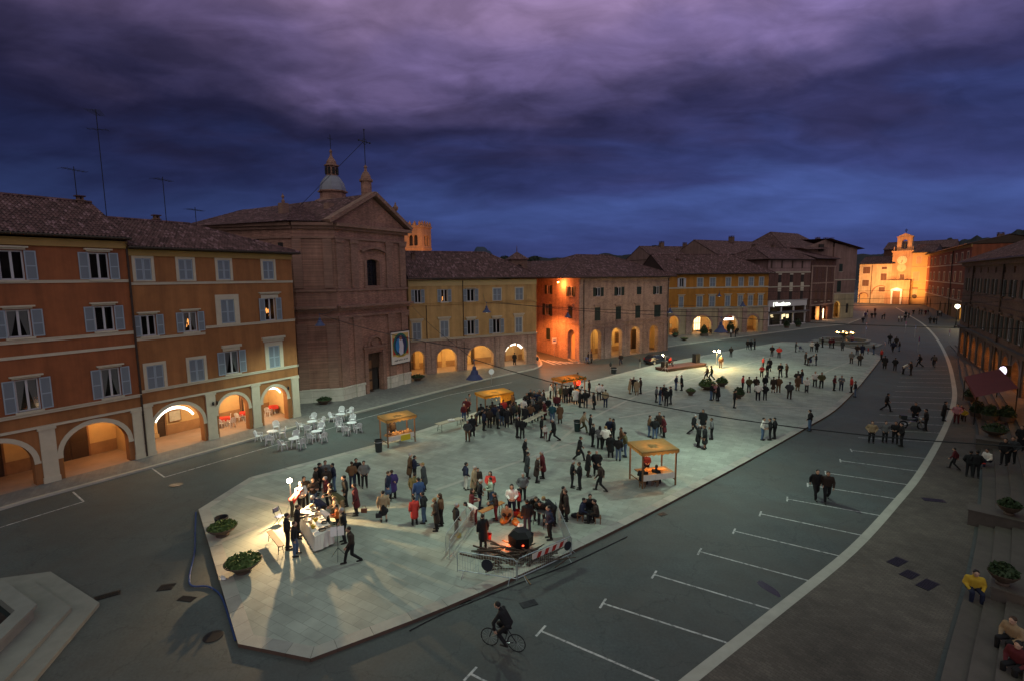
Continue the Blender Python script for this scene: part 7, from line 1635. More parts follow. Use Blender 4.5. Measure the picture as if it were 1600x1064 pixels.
# ---- restaurant awning on the right --------------------------------------------------------
aw = [G(x, y, 2.75 if i in (0, 3) else 3.5) for i, (x, y) in enumerate([(1507, 588), (1562, 576), (1592, 606), (1525, 620)])]
zA = [2.75, 3.5, 3.5, 2.75]; ca = np.mean(aw, axis=0); t = thing('restaurant_awning', 'dark red sloping awning with a scalloped edge on the right steps', 'awning', (*ca, 0)); LA = [(p[0]-ca[0], p[1]-ca[1], z_) for p, z_ in zip(aw, zA)]
m_ = MB(); n_ = 10
for i in range(n_):
    f = lambda a, b, s_: tuple(np.array(a)*(1-s_)+np.array(b)*s_); a, b, c, d = f(LA[0], LA[3], i/n_), f(LA[0], LA[3], (i+1)/n_), f(LA[1], LA[2], (i+1)/n_), f(LA[1], LA[2], i/n_); m_.quad(a, b, c, d); m_.poly([a, b, (b[0], b[1], b[2]-.22), ((a[0]+b[0])/2, (a[1]+b[1])/2, a[2]-.32), (a[0], a[1], a[2]-.22)])
m_.build('cloth', M('awning_red', (.14, .024, .018), .8, .15, 2), t)
for p in LA:
    m_ = MB(); m_.tube([(p[0]*.97, p[1]*.97, .3), (p[0]*.97, p[1]*.97, p[2]-.02)], .04, 6); m_.build('post', iron, t)
lamp_light('awning_light', (LA[1][0]*.6, LA[1][1]*.6, 2.6), 25, (1, .5, .15), t, .2)
planter(1527, 650, .6, 'tub with a dark hedge at the near left foot of the red awning', .3, n_=380, hgt=1.0, leaf_m=leafd, prof=BOXS, bush=1.3); planter(1546, 655, .6, 'tub with a dark hedge at the near side of the red awning', .75, n_=380, hgt=.9, leaf_m=leafd, prof=BOXS, bush=1.3); planter(1517, 625, .6, 'tub with a dark hedge behind the left awning post', .3, n_=300, hgt=1.0, leaf_m=leafd, prof=BOXS, bush=1.3); planter(1572, 657, .6, 'tub with a dark hedge at the near right of the red awning', .75, n_=380, hgt=.9, leaf_m=leafd, prof=BOXS, bush=1.3)

# ================================================================== PEOPLE
def cap(m_, a, b, ra, rb, n=10):
    a, b = Vector(a), Vector(b); d = (b-a); l = max(d.length, 1e-4); d = d/l
    pts, rs = [], []
    for k in range(4): t = math.pi/2*k/4; pts.append(a-d*ra*math.cos(t)); rs.append(max(.001, ra*math.sin(t)))
    pts.append(a); rs.append(ra); pts.append(b); rs.append(rb)
    for k in range(3, -1, -1): t = math.pi/2*k/4; pts.append(b+d*rb*math.cos(t)); rs.append(max(.001, rb*math.sin(t)))
    m_.tube(pts, rs, n)
def skin_up(m_, name, voxel, smooth=2):
    me = bpy.data.meshes.new(name); me.from_pydata(m_.v, [], m_.f); o = bpy.data.objects.new(name, me); COL.objects.link(o)
    md = o.modifiers.new('r', 'REMESH'); md.mode = 'VOXEL'; md.voxel_size = voxel
    if smooth: sm = o.modifiers.new('s', 'SMOOTH'); sm.factor = .5; sm.iterations = smooth
    dg = bpy.context.evaluated_depsgraph_get(); r = bpy.data.meshes.new_from_object(o.evaluated_get(dg)); bpy.data.objects.remove(o); bpy.data.meshes.remove(me)
    r.name = name; r.materials.clear(); r.materials.append(None); r.polygons.foreach_set('use_smooth', [True]*len(r.polygons)); return r
def figure(pose, coat=False, skirt=False):
    hz, hy, lean, dz = .92, 0.0, R_(3), 0.0
    leg = [[(s*.10, -.02, .49), (s*.115, .02, .09)] for s in (-1, 1)]
    arm = [[(s*.25, .03, 1.12), (s*.245, -.07, .87)] for s in (-1, 1)]; world_arms = False
    if pose == 'pockets': arm = [[(s*.30, .06, 1.13), (s*.19, -.12, .94)] for s in (-1, 1)]
    if pose == 'folded': arm = [[(s*.25, -.07, 1.13), (-s*.05, -.24, 1.17+.03*s)] for s in (-1, 1)]
    if pose == 'hold': arm = [[(s*.24, -.03, 1.12), (s*.11, -.30, 1.10)] for s in (-1, 1)]
    if pose == 'photo': arm = [[(s*.27, -.2, 1.25), (s*.07, -.27, 1.54)] for s in (-1, 1)]
    if pose == 'walk': leg = [[(-.09, -.22, .50), (-.09, -.30, .10)], [(.09, -.02, .48), (.09, .33, .15)]]; arm = [[(-.25, .12, 1.13), (-.24, .10, .88)], [(.25, -.06, 1.13), (.22, -.25, .93)]]; lean = R_(7)
    if pose == 'shift': leg = [[(-.10, -.03, .49), (-.12, .0, .09)], [(.13, -.08, .50), (.19, -.05, .09)]]; arm = [[(-.27, .02, 1.13), (-.24, -.06, .88)], [(.27, -.04, 1.13), (.10, -.26, 1.08)]]
    if pose == 'bend': lean = R_(48); arm = [[(s*.23, -.02, 1.13), (s*.15, -.14, .9)] for s in (-1, 1)]
    if pose == 'sit': dz = -.46; leg = [[(s*.12, -.43, .50), (s*.13, -.42, .09)] for s in (-1, 1)]; arm = [[(s*.25, -.06, 1.14), (s*.14, -.30, 1.02)] for s in (-1, 1)]; lean = R_(10)
    if pose == 'crouch': dz = -.58; lean = R_(28); leg = [[(s*.16, -.32, .50), (s*.13, -.02, .09)] for s in (-1, 1)]; arm = [[(s*.24, -.14, 1.16), (s*.12, -.36, 1.05)] for s in (-1, 1)]
    if pose == 'ride': dz = .02; lean = R_(30); leg = [[(-.10, -.36, .80), (-.10, -.14, .56)], [(.10, -.30, .58), (.10, -.06, .25)]]; arm = [[(s*.27, -.28, 1.22), (s*.27, -.36, .98)] for s in (-1, 1)]
    hip = Vector((0, hy, hz+dz)); Rm = Matrix.Rotation(lean, 3, 'X')      # positive rotation about x tips the top toward -y? handled below
    def U(p):
        v = Vector((p[0], p[1], p[2]-hz)); c, s = math.cos(lean), math.sin(lean); return hip+Vector((v.x, v.y*c-v.z*s, v.y*s+v.z*c))
    H = [U((s*.09, 0, .92)) for s in (-1, 1)]
    b = MB()
    for s in (-1, 1): cap(b, U((s*.07, 0, .95)), U((s*.075, 0, 1.30)), .105, .11)
    cap(b, U((-.14, .005, 1.385)), U((.14, .005, 1.385)), .06, .06); cap(b, U((0, .01, 1.38)), U((0, -.01, 1.52)), .06, .052)
    hc = U((0, -.02, 1.61)); i0 = len(b.v); b.ball((0, 0, 0), (.075, .095, .112), 14, 10); b.ball((0, -.05, -.065), (.048, .05, .05), 10, 6); b.ball((0, -.098, -.018), (.014, .022, .025), 8, 5); b.ball((0, -.088, .02), (.045, .014, .012), 8, 5); b.ball((0, -.09, -.058), (.025, .012, .010), 8, 5)
    for s in (-1, 1): b.ball((s*.078, .008, -.01), (.013, .025, .034), 8, 5)
    hl = lean*.35; Mh = Matrix.Translation(hc) @ Matrix.Rotation(hl, 4, 'X'); b.xf(i0, Mh)
    for k, s in enumerate((-1, 1)):
        sh = U((s*.18, 0, 1.385)); el = U(arm[k][0]); wr = U(arm[k][1])
        cap(b, sh, el, .05, .04); cap(b, el, wr, .039, .027); d = (wr-el).normalized(); n_ = Vector((-s, 0, 0)); n_ = (n_-d*n_.dot(d)).normalized(); sd_ = d.cross(n_).normalized()
        i0 = len(b.v); cap(b, wr+d*.015-sd_*.012, wr+d*.085-sd_*.018, .022, .024); cap(b, wr+d*.015+sd_*.012, wr+d*.085+sd_*.018, .022, .024)
        for f, ln in zip((-1.5, -.5, .5, 1.5), (.058, .068, .064, .05)):
            p0 = wr+d*.095+sd_*f*.0215; p1 = p0+d*ln*.55+n_*.008; p2 = p1+d*ln*.4+n_*.026; cap(b, p0, p1, .0098, .0090, 6); cap(b, p1, p2, .0090, .0080, 6)
        fw = sd_ if sd_.y < 0 else -sd_; p0 = wr+d*.03+fw*.03; p1 = p0+fw*.024+d*.03; cap(b, p0, p1, .012, .011, 6); cap(b, p1, p1+d*.028+n_*.012, .011, .009, 6)
        kn, an = Vector(leg[k][0]), Vector(leg[k][1]); cap(b, H[k], kn, .078, .052); cap(b, kn, an, .05, .034); cap(b, an+Vector((0, .03, -.045)), an+Vector((0, -.14, -.055)), .035, .03)
    out = {'body': skin_up(b, 'person_body', .0075, 2)}
    j = MB(); low = .82 if not coat else .80
    if pose in ('sit', 'crouch', 'ride'): low = .90
    for s in (-1, 1): cap(j, U((s*.07, .0, low+.1)), U((s*.08, .0, 1.30)), .125, .128)
    cap(j, U((0, 0, low+.1)), U((0, 0, 1.30)), .128, .13); cap(j, U((-.15, .0, 1.37)), U((.15, .0, 1.37)), .078, .078); cap(j, U((0, .015, 1.40)), U((0, .01, 1.475)), .082, .068)
    for k, s in enumerate((-1, 1)):
        sh = U((s*.18, 0, 1.375)); el = U(arm[k][0]); wr = U(arm[k][1]); cap(j, sh, el, .075, .060); cap(j, el, wr-(wr-el).normalized()*.02, .058, .046)
    if coat:
        for s in (-1, 1): cap(j, U((s*.06, 0, 1.0)), U((s*.07, .02, .55)), .13, .15)
        cap(j, U((0, 0, 1.0)), U((0, .02, .52)), .14, .16)
    out['jacket'] = skin_up(j, 'jacket', .02, 2)
    t = MB()
    if skirt:
        cap(t, U((0, 0, .95)), Vector((0, .0, .50)), .14, .17); cap(t, Vector((-.06, 0, .6)), Vector((.06, 0, .5)), .16, .17)
    else:
        cap(t, H[0], H[1], .118, .118)
        for k in range(2):
            kn, an = Vector(leg[k][0]), Vector(leg[k][1]); cap(t, H[k], kn, .098, .072); cap(t, kn, an+(kn-an).normalized()*.02, .070, .058)
    out['trousers'] = skin_up(t, 'skirt' if skirt else 'trousers', .018, 2)
    for nm, lg in (('short', False), ('long', True)):
        h = MB(); h.ball((0, .022, .03), (.086, .098, .102), 12, 8)
        if lg: h.ball((0, .06, -.06), (.088, .062, .13), 12, 8); [h.ball((s*.07, .02, -.06), (.022, .05, .11), 8, 6) for s in (-1, 1)]
        h.xf(0, Mh); out['hair_'+nm] = skin_up(h, 'hair', .012, 1)
    for k in range(2):
        sh = MB(); an = Vector(leg[k][1]); cap(sh, an+Vector((0, .045, -.05)), an+Vector((0, -.16, -.058)), .045, .036); cap(sh, an+Vector((0, .01, .02)), an+Vector((0, .01, -.05)), .048, .05)
        sh.v = [(v[0], v[1], max(v[2], min(leg[0][1][2], leg[1][1][2])-.088)) for v in sh.v]; out['shoe%d' % k] = skin_up(sh, 'shoe', .014, 1)
    return out
FIG = {}
def fig(pose, coat, skirt):
    k = (pose, coat, skirt)
    if k not in FIG: FIG[k] = figure(*k)
    return FIG[k]
CL = {'k': ('black', (.011, .011, .012)), 'n': ('navy', (.014, .019, .045)), 'u': ('blue', (.03, .06, .15)), 'd': ('dark brown', (.034, .022, .016)), 'b': ('brown', (.12, .062, .03)), 't': ('tan', (.30, .215, .125)),
      'g': ('grey', (.13, .13, .13)), 'G': ('dark grey', (.045, .048, .05)), 'w': ('white', (.55, .55, .55)), 'r': ('red', (.42, .02, .02)), 'm': ('maroon', (.10, .014, .018)), 'o': ('olive', (.085, .078, .032)),
      'T': ('teal', (.018, .075, .095)), 'p': ('purple', (.045, .025, .11)), 'i': ('pink', (.45, .19, .20)), 'y': ('yellow', (.52, .33, .03)), 'O': ('orange', (.5, .13, .02)), 'l': ('pale green', (.35, .42, .30)), 'j': ('jeans', (.075, .12, .20))}
HC = {'k': (.012, .010, .009), 'b': (.05, .027, .014), 'g': (.30, .29, .28), 'f': (.26, .16, .06)}
SKINS = [(.42, .24, .16), (.48, .29, .20), (.36, .20, .13)]
def clm(code, kind): 
    nm, c = CL[code]; return M('%s_%s' % (nm.replace(' ', '_'), kind), c, .85, .12, 6)
def hairm(c): return M('hair_'+{'k': 'black', 'b': 'brown', 'g': 'grey', 'f': 'fair'}[c], HC[c], .6, .15, 8)
POSE = {'S': 'stand', 'P': 'pockets', 'X': 'folded', 'H': 'hold', 'A': 'photo', 'W': 'walk', 'V': 'shift', 'B': 'bend', 'T': 'sit', 'C': 'crouch', 'R': 'ride'}
PTXT = {'S': 'standing', 'P': 'standing with hands in pockets', 'X': 'standing with folded arms', 'H': 'standing with hands forward', 'A': 'raising both hands', 'W': 'walking', 'V': 'standing', 'B': 'bending forward', 'T': 'sitting', 'C': 'crouching', 'R': 'riding'}
DIRS = {'c': 0, 'l': -90, 'a': 180, 'r': 90}
def inside(p, poly):
    c = False; n = len(poly)
    for i in range(n):
        a, b = poly[i], poly[i-1]
        if (a[1] > p[1]) != (b[1] > p[1]) and p[0] < (b[0]-a[0])*(p[1]-a[1])/(b[1]-a[1])+a[0]: c = not c
    return c
kpoly1 = ccw(kl+back); kpoly2 = ccw(k2+[(110, 230), (20, 200)])
def ground_z(px, py):
    for poly, z in ((pl_out, PZ), (kpoly1, KZ), (kpoly2, KZ)):
        if inside(G(px, py, z), poly): return z
    return 0.0
PEOPLE = []
def crowd(ctx, group, txt):
    for ln in txt.strip().split('\n'):
        for it in ln.split(','):
            q = it.split()
            if len(q) >= 5: PEOPLE.append((ctx, group, q))
# each entry: x y pose+options jacket trousers facing hair [height]; options: L long coat, D skirt
crowd('behind the bright food table', 'people round the food table', """494 773 P d k r b, 500 766 S k k r k, 510 762 V g k c b, 512 773 S d k a b, 523 767 P n j l k, 477 791 P d k c k, 491 793 X d j c b, 512 790 P m k l g, 520 803 H k k l K, 541 790 S k k l k""")
crowd('at the right side of the food table', 'people round the food table', """507 815 B n k l g, 536 806 B o t l b, 526 817 H t b l f .85, 529 832 H O k l k .85, 538 847 P k k l g, 551 879 W d k l k, 514 827 B w k l k .8""")
crowd('at the left side of the food table', 'people round the food table', """457 806 B r k r g, 472 800 H w k c g, 466 840 H k k r b, 450 857 P k k r k, 461 868 V k j r b""")
crowd('right of the food table crowd', 'people between table and fire', """557 804 SL m k l k, 551 762 P b n a b, 558 758 S k k c k, 570 761 P g k c k, 607 781 VD n j r b, 614 778 SL p k a b, 600 814 SD t k a k""")
crowd('left of the chestnut fire', 'people between table and fire', """641 751 PL b d r g, 648 752 H n k r k, 663 766 SL G n l f, 649 786 S o k a k, 655 793 S u j a k, 648 819 SL r k a k .88, 663 816 P k j l k, 682 828 PL d k l f, 690 820 H b k l B, 713 836 P k k r g""")
crowd('by the chestnut fire barriers', 'people at the chestnut fire', """728 764 P n w r k, 741 773 SL t o r g, 747 767 S d k c k .85, 750 795 P k n r g, 767 779 H r k c K, 768 791 H l j l k, 737 811 H m k r K, 743 817 B w m l K .85, 775 812 H d m l k .85, 800 806 H w n c K, 817 782 P g k c g, 811 802 H r k l k .8, 755 856 SL k k a k, 793 813 C t d c b""")
crowd('round the grey table at the fire', 'people at the chestnut fire', """832 812 B k k c b, 846 818 B k G c k, 866 820 B k k l f, 824 831 S k n a k, 859 841 P n k l k, 879 808 SL d k r k, 885 813 SL d k l b""")
crowd('in the seated group right of the fire', 'people at the chestnut fire', """908 812 T n k r k, 921 806 T k k c k, 933 816 T d k l k""")
crowd('left of the yellow draped stall', 'people at the yellow stall', """733 642 S g k r k, 729 651 P m k c b, 725 657 S m u c g .9, 731 689 P G b c g, 738 681 SL k k a b, 744 665 B G b r k, 752 661 S k k a k, 761 664 P k k a k""")
crowd('in front of the yellow draped stall', 'people at the yellow stall', """770 658 H d k a k, 774 663 P n k a b, 781 658 S n o a k, 787 654 H r k a b, 793 650 S d k a k, 792 667 PL k k a k, 799 662 X d k l b, 807 656 P o k l k""")
crowd('beside the cluttered trestle table', 'people between the stalls', """801 660 S G k a b, 812 661 P d k l k, 821 664 SL k k a k, 829 660 P b n a b, 838 657 S k G a k, 847 641 P G k c g, 850 636 S d k l b, 823 641 P k k c b, 851 655 PL m k l g""")
crowd('in the middle of the yellow stall queue', 'people at the yellow stall', """765 668 P d k a k, 778 669 S G k r b, 784 664 P k j a k, 756 672 S n k r k""")
crowd('behind the yellow draped stall', 'people at the yellow stall', """803 644 P b k l b, 796 635 S d k c k, 786 632 H k w c k""")
crowd('between the two crowded stalls', 'people between the stalls', """808 683 X k k r g, 816 685 P k k a k, 818 652 P w k a k, 825 648 S k j a k, 833 648 W g k l k, 844 651 P d k a k, 829 636 S k k c b, 835 637 H d k c k, 843 634 S b d c g, 840 638 P n k c k""")
crowd('left of the red lantern stall', 'people at the red lantern stall', """856 648 P k o c b, 870 643 S m k c b, 863 660 P T j a g, 875 661 SL b d a b, 860 622 X w k r k .9, 868 624 P g G r k, 877 627 S o k a b""")
crowd('in front of the red lantern stall', 'people at the red lantern stall', """884 629 H d k a k, 892 628 S k k a k, 900 615 H r k c b, 903 605 S k k l k, 899 631 SL w k a k, 906 636 SL k k r k, 910 629 P w k l b, 915 637 P k G a k, 921 618 S k k l k""")
crowd('right of the red lantern stall', 'people right of the red lantern stall', """928 639 SL k k l B, 936 625 P w k a k, 942 624 X w G l b .95, 946 636 P t n a k""")
crowd('alone in the middle of the square', 'people in the middle of the square', """846 683 S k k r k, 852 685 S w m c b .68, 866 689 W k k l g, 820 721 P k k r g, 824 747 SL G k r k, 839 753 PL d k r g, 848 746 SL m k l g""")
crowd('in the crowd beside the green bin', 'people beside the green bin', """911 675 W t o r k, 922 679 P k k r k, 926 697 H k k r b, 937 700 H g k a K, 953 686 P n k c b, 959 689 P k k l k, 946 702 V w k a f, 954 714 SL k k a k, 971 704 P b j l b, 966 719 P k j a k, 977 713 P o j l k""")
crowd('left of the glowing canopy stall', 'people left of the glowing stall', """905 719 WL k k r b, 919 744 SL k d r b, 932 742 PL k k c g, 894 761 P k k r g, 906 764 X k k l b, 939 767 W d k l k""")
crowd('under the glowing canopy stall', 'people at the glowing stall', """1010 744 H m k c b .9, 1004 760 T k k a k, 1024 758 T k k a k""")
crowd('left of the stage', 'people before the stage', """984 615 SL t t r g, 990 612 P k k c k, 995 617 SL t t a g, 1001 615 P d k l k""")
crowd('in the cluster below the stage', 'people before the stage', """1025 628 P g k r k .95, 1031 632 P n j r k, 1041 634 P k k a k, 1048 631 P k G l k, 1037 626 S k m c k""")
crowd('just below the low stage', 'people before the stage', """1056 609 P n j r g, 1065 610 SL k k l k""")
crowd('behind the glowing canopy stall', 'people behind the glowing stall', """1014 682 P b j r b, 1023 685 P k j a k, 1030 677 S d k c b, 1037 683 PL m k l k""")
crowd('in the knot of five in mid square', 'people in mid square', """1083 679 W k k r g, 1098 671 SL k k c K, 1091 698 SL k k r g, 1101 701 SD k k l b, 1112 686 P g k l b""")
crowd('near the plaza kerb, mid right', 'people near the right kerb', """1191 687 P w j r k, 1203 687 P k k l k, 1210 685 P k k l k, 1265 673 P k j l k""")
crowd('beside the large bowl planter', 'people beside the planters', """1111 625 H k j r k, 1117 624 S i k c b, 1122 626 PL k k l k, 1105 593 W b k l k, 1112 593 W o k l k, 1147 637 P k k r k, 1126 575 S b b c k""")
crowd('near the road behind the floodlights', 'people by the upper kerb', """1142 558 P d k a b, 1168 546 S d k c k, 1173 547 P k k a k, 1179 546 S k k l k, 1206 557 P k k c k, 1217 559 P r k c k""")
crowd('in the group right of the floodlights', 'people on the upper square', """1192 575 P r k r g .9, 1202 580 SL k k a k, 1190 589 H r k c k .82, 1198 589 V k G r k, 1219 589 V k k c k, 1229 589 P b d l g""")
crowd('in the long row across the square', 'people on the upper square', """1160 610 P r k r k, 1170 613 P o k a b, 1181 612 P d k a b, 1195 609 S k k a k, 1184 625 P w k a b, 1195 625 P k k a g, 1208 613 SD d d a k, 1216 613 P b b a b, 1233 623 P G d a k""")
crowd('at the right end of the long row', 'people on the upper square', """1246 603 P d k a k, 1246 610 SL b t c b, 1253 599 P k j l k, 1260 613 P w G c k, 1273 604 P w k c f, 1283 606 P o k c b, 1303 610 P m k r k, 1314 610 X g n c k, 1330 613 S r k l b, 1336 620 P k j l k""")
crowd('before the far fountain', 'people before the far fountain', """1243 550 H k k r k, 1268 549 P w k c k, 1276 550 PL k k a k, 1285 543 S k k l k, 1297 544 P m k c g, 1302 544 P m k l b, 1316 548 SL G k a k, 1331 538 S i k a b .95""")
crowd('in the far half of the square', 'people in the far square', """1262 571 B k k r k, 1258 569 S d k r b, 1275 571 P k n l k, 1330 568 P g d c b, 1343 571 P d k a f, 1339 555 P d n c b, 1347 555 SL n k a k, 1356 553 S r k r k .62, 1365 554 X k j l g""")
crowd('by the far tip of the square', 'people near the far tip', """1377 562 P r k l f .9, 1382 576 SL k k a k, 1398 579 P k k a k, 1411 584 B w k r k, 1423 586 P k k l k, 1437 573 W k k l k""")
crowd('on the road between kerb and bays', 'people on the road', """1384 642 W k k r k, 1361 691 P t k c b, 1382 691 P g k c k, 1398 692 H k k c b, 1408 697 P k k l k, 1429 660 PL k k c k, 1446 672 P k k l k""")
crowd('crossing the near parking bays', 'people on the road', """1274 778 W k k c k, 1291 782 W d k c b""")
crowd('by the pale stone strip', 'people on the cobbled walk', """1474 657 HL k k r k, 1494 661 P i m c k, 1500 655 P m k c k .8, 1506 658 P y d c k .68, 1491 733 W m k l k .85, 1514 744 P k k a k, 1524 746 P k k a k""")
crowd('among the far roadway strollers', 'people in the far roadway', """1390 537 P k k a k, 1400 542 P d k a b, 1395 550 W n k a k, 1405 549 P d j l b""")
crowd('far left before the gabled house', 'people at the far end', """1348 505 P k k a k, 1352 497 S p k c b, 1355 493 P k w l k, 1362 498 P k k c k, 1367 497 S d k a b, 1367 489 SL m k c b, 1378 499 B k k r k, 1382 499 P k k l k""")
crowd('in the middle before the lit tower', 'people at the far end', """1404 503 S w k r k, 1409 503 P w k l b, 1414 502 P k k c k, 1415 496 S k k a k, 1420 497 P d k l b""")
crowd('far right before the long red house', 'people at the far end', """1427 492 P k k c k, 1436 492 S k k r k, 1440 492 P k k l k, 1446 493 SL m k c b, 1450 492 P k k l k, 1465 494 P k k r k, 1468 494 S w k c g, 1471 495 P k k l k, 1453 506 P d k a k, 1459 506 SL k k a k, 1463 507 P k k l k""")
crowd('at the orange lit side street', 'people at the street corner', """842 548 P d k c k, 848 547 S k k c k, 889 558 P w k c b, 893 558 P k k l k, 908 563 S k k r k, 919 568 P k k r b, 924 567 SL G k l k, 970 570 W d n c g""")
crowd('before the amber house arcade', 'people at the arcade', """1142 527 P w k l k, 1149 527 P k k l k, 1152 523 S d k a b, 1110 522 T b k c b""")
crowd('before the white cafe bright arch', 'people at the arcade', """804 570 SL k k a k""")
def place(px, py, pose, coat, skirt, jk, tr, rz, hr, sc, z=None, loc=None):
    z = ground_z(px, py) if z is None else z
    F_ = fig(POSE[pose], coat, skirt); loc = loc or (*G(px, py, z), z)
    def ob(nm, me, mat, par=None):
        o = bpy.data.objects.new(nm, me); COL.objects.link(o); o.material_slots[0].link = 'OBJECT'; o.material_slots[0].material = mat
        if par: o.parent = par
        return o
    p = ob('person', F_['body'], M('skin_%d' % (int(px*3+py) % 3), SKINS[int(px*3+py) % 3], .6, .06, 5)); p.location = loc; p.rotation_euler = (0, 0, rz); wd_ = rnd.uniform(1.10, 1.30); p.scale = (sc*wd_, sc*wd_, sc*1.05)
    ob('coat' if coat else 'jacket', F_['jacket'], clm(jk, 'cloth'), p); ob('skirt' if skirt else 'trousers', F_['trousers'], clm(tr, 'cloth'), p)
    ob('hair', F_['hair_long' if hr in 'KB' else 'hair_short'], hairm(hr.lower()), p); [ob('shoe', F_['shoe%d' % k], M('shoe_leather', (.015, .012, .01), .5, .1), p) for k in range(2)]; return p
recs = []
for ctx, group, q in PEOPLE:
    px, py = float(q[0]), float(q[1]); ps = q[2][0]; coat = 'L' in q[2][1:]; skirt = 'D' in q[2][1:]; jk, tr, fc_, hr = q[3], q[4], q[5], q[6]; sc = float(q[7]) if len(q) > 7 else 1.0
    sc *= rnd.uniform(.96, 1.04)
    rz = math.atan2(*G(px, py))*-1+R_(DIRS[fc_])+rnd.uniform(-.35, .35)
    o = place(px, py, ps, coat, skirt, jk, tr, rz, hr, sc)
    if ps == 'T':                                     # the seat under a sitting person
        t = thing('stool', 'dark stool under the person sitting %s' % ctx, 'stool', o.location, rz, 'stools under sitting people'); m_ = MB(); m_.box(-.2, .2, -.15, .22, .33, .37); m_.build('seat', wood, t)
        for a in (-.16, .16):
            for b in (-.1, .17): m_ = MB(); m_.box(a-.02, a+.02, b-.02, b+.02, 0, .33); m_.build('leg', wood, t)
        seat_l = {908: 'left', 921: 'middle', 933: 'right', 1004: 'left', 1024: 'right'}.get(int(px)); t['label'] = ('dark stool under the %s sitting person %s' % (seat_l, ctx)) if seat_l else t['label']
    o['category'] = 'child' if sc < .895 and px != 1010 else 'person'; o['group'] = group
    who = 'child' if sc < .895 and px != 1010 else 'person'
    jn = CL[jk][0]+(' long coat' if coat else ' jacket'); tn = 'jeans' if tr == 'j' else CL[tr][0]+(' skirt' if skirt else ' trousers')
    hn = {'g': 'grey haired ', 'f': 'fair haired ', 'K': 'long haired ', 'B': 'long haired '}.get(hr, '')
    recs.append((o, who, hn, jn, tn, ps, ctx, px, py))
# labels: look first, then place; a count from the left only where looks repeat in one knot of people
from collections import defaultdict
byl = defaultdict(list)
def lab(r, lvl):
    o, who, hn, jn, tn, ps, ctx, px, py = r
    s = '%s%s in %s' % (hn, who, jn)
    if lvl >= 1: s += ' and %s' % tn
    v = {'S': '', 'V': '', 'P': '', 'X': ' arms folded', 'H': ' hands forward', 'A': '', 'W': ' walking', 'B': ' bending', 'T': ' sitting', 'C': ' crouching', 'R': ''}[ps]
    return s+v+' '+ctx
for r in recs: byl[lab(r, 0)].append(r)
ORD = ['first', 'second', 'third', 'fourth', 'fifth', 'sixth', 'seventh', 'eighth']
for l0, rs in byl.items():
    if len(rs) == 1: rs[0][0]['label'] = l0; continue
    b2 = defaultdict(list)
    for r in rs: b2[lab(r, 1)].append(r)
    for l1, r2 in b2.items():
        if len(r2) == 1: r2[0][0]['label'] = l1; continue
        r2.sort(key=lambda r: r[7])
        for i, r in enumerate(r2):
            pos_ = ('left one', 'right one')[i] if len(r2) == 2 else (ORD[i]+' from left')
            r[0]['label'] = l0+', '+pos_
    # a jacket-only name must not also fit its neighbours: those keep the trousers in theirs
# people in particular places
o = place(1526, 925, 'T', False, False, 'y', 'n', R_(15)-math.atan2(*G(1526, 925)), 'k', 1.0, loc=(*G(1520, 924, .30), .0)); o.location.z = .02; tag(o, 'person in bright yellow jacket sitting on the steps beside a bowl planter', 'person', 'people on the steps')
o = place(1590, 1000, 'T', False, False, 't', 'k', R_(-75), 'b', 1.0, loc=(*G(1584, 1000, .55), .16)); tag(o, 'person in pale jacket sitting on the steps in the lower right corner', 'person', 'people on the steps')
o = place(1592, 1030, 'T', False, False, 'm', 'k', R_(-70), 'k', 1.0, loc=(*G(1592, 1040, .55), .16)); tag(o, 'person in maroon jacket sitting lowest at the right edge', 'person', 'people on the steps')
o = place(1540, 722, 'T', False, False, 'w', 'n', R_(-80), 'k', 1.0, loc=(*G(1544, 720, .45), .03)); tag(o, 'person in white top sitting on the steps beside a red bag', 'person', 'people on the steps')
bag(1534, 724, 'red bag on the steps beside the sitting person in white', redp, .25, z=.3, seed=11, name='shoulder_bag', cat='bag')
for px, py, jk, hx, lb in ((1568, 726, 'k', 'k', 'person in black standing on the steps, left of the pair by the awning'), (1580, 723, 'G', 'b', 'person in dark grey standing on the steps, right of the pair by the awning'), (1594, 703, 'k', 'b', 'person in black long coat standing highest on the steps at the right edge')):
    o = place(px, py, 'P', 'coat' in lb, False, jk, 'k', R_(-60), hx, 1.0, loc=(*G(px, py, .75), .75)); tag(o, lb, 'person', 'people on the steps')
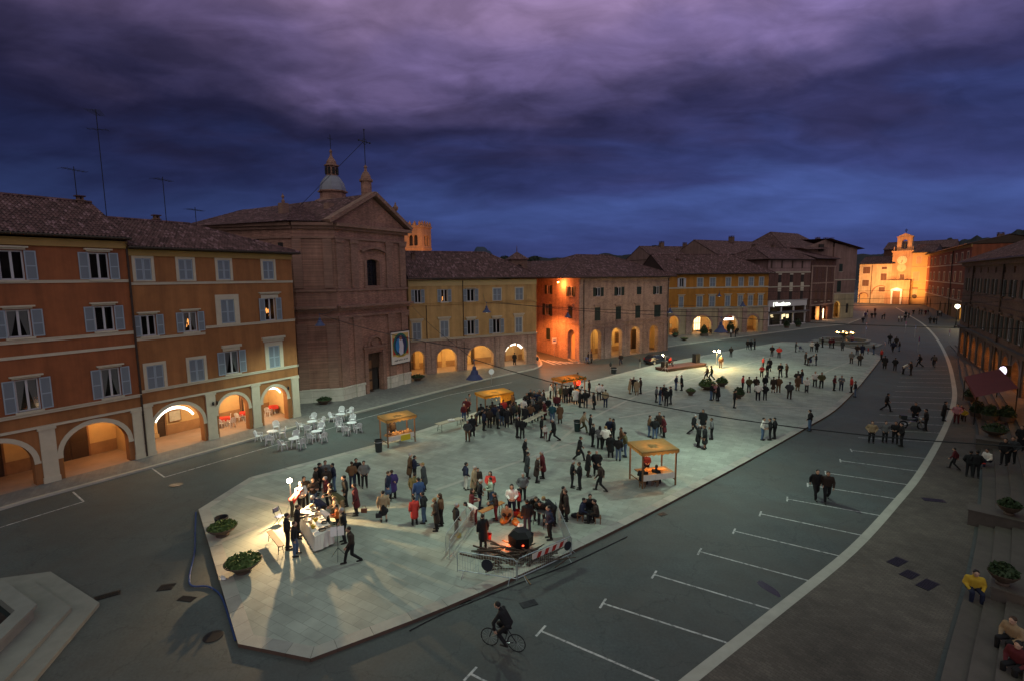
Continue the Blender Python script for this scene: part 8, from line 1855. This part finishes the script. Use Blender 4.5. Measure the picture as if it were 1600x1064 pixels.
bp = BIKE.matrix_basis @ Vector((-.22, 0, 0))
o = place(786, 1012, 'R', False, False, 'k', 'k', BIKE.rotation_euler[2]+R_(90), 'k', 1.02, loc=(bp.x, bp.y, .0)); tag(o, 'person in black riding the dark bicycle across the near road', 'cyclist')
b2_ = [q_ for q_ in bpy.data.objects if q_.name.startswith('bicycle') and q_ is not BIKE][0]; bp = b2_.matrix_basis @ Vector((-.22, 0, 0))
o = place(1459, 573, 'R', False, False, 'G', 'k', b2_.rotation_euler[2]+R_(90), 'k', 1.0, loc=(bp.x, bp.y, .0)); tag(o, 'person in dark grey riding a bicycle along the far right road', 'cyclist')
o = place(1062, 575, 'T', False, False, 'r', 'k', sr+R_(10), 'k', 1.0, loc=SW(2.3, 1.75)); tag(o, 'red lit musician sitting at the keyboard on the low stage', 'person')
t = thing('stool', 'stool under the red lit musician on the stage', 'stool', SW(2.3, 1.8), sr); m_ = MB(); m_.lathe([(0, .34), (.2, .34), (.2, .38), (0, .38)], 12); m_.build('seat', wood, t)
for k in range(3): m_ = MB(); m_.tube([(.12*math.cos(k*2.1), .12*math.sin(k*2.1), .34), (.18*math.cos(k*2.1), .18*math.sin(k*2.1), 0)], .015, 5); m_.build('leg', iron, t)
o = place(620, 676, 'S', False, False, 'd', 'k', R_(40)-.0, 'b', 1.0, loc=(*(st1.matrix_basis @ Vector((-.1, .75, 0))).xy, PZ)); tag(o, 'seller in dark brown behind the small stall with the yellow board', 'person')
def handbag(px, py, z, label, mat):
    m_ = MB(); m_.box(-.16, .16, -.06, .06, 0, .22); m_.tube([(-.12, 0, .22), (-.08, 0, .38), (.08, 0, .38), (.12, 0, .22)], .012, 5); tag(m_.build('handbag', mat, loc=(*G(px, py, z), z)), label, 'handbag')
handbag(569, 800, .55, 'brown handbag held beside the person in the maroon long coat', M('bag_brown', (.12, .04, .025), .5, .1)); handbag(592, 808, .45, 'black handbag held by the person in tan jacket and black skirt', MATS['dark_bag']); handbag(1260, 611, .35, 'black bag held low by the person in white in the long row', MATS['dark_bag'])
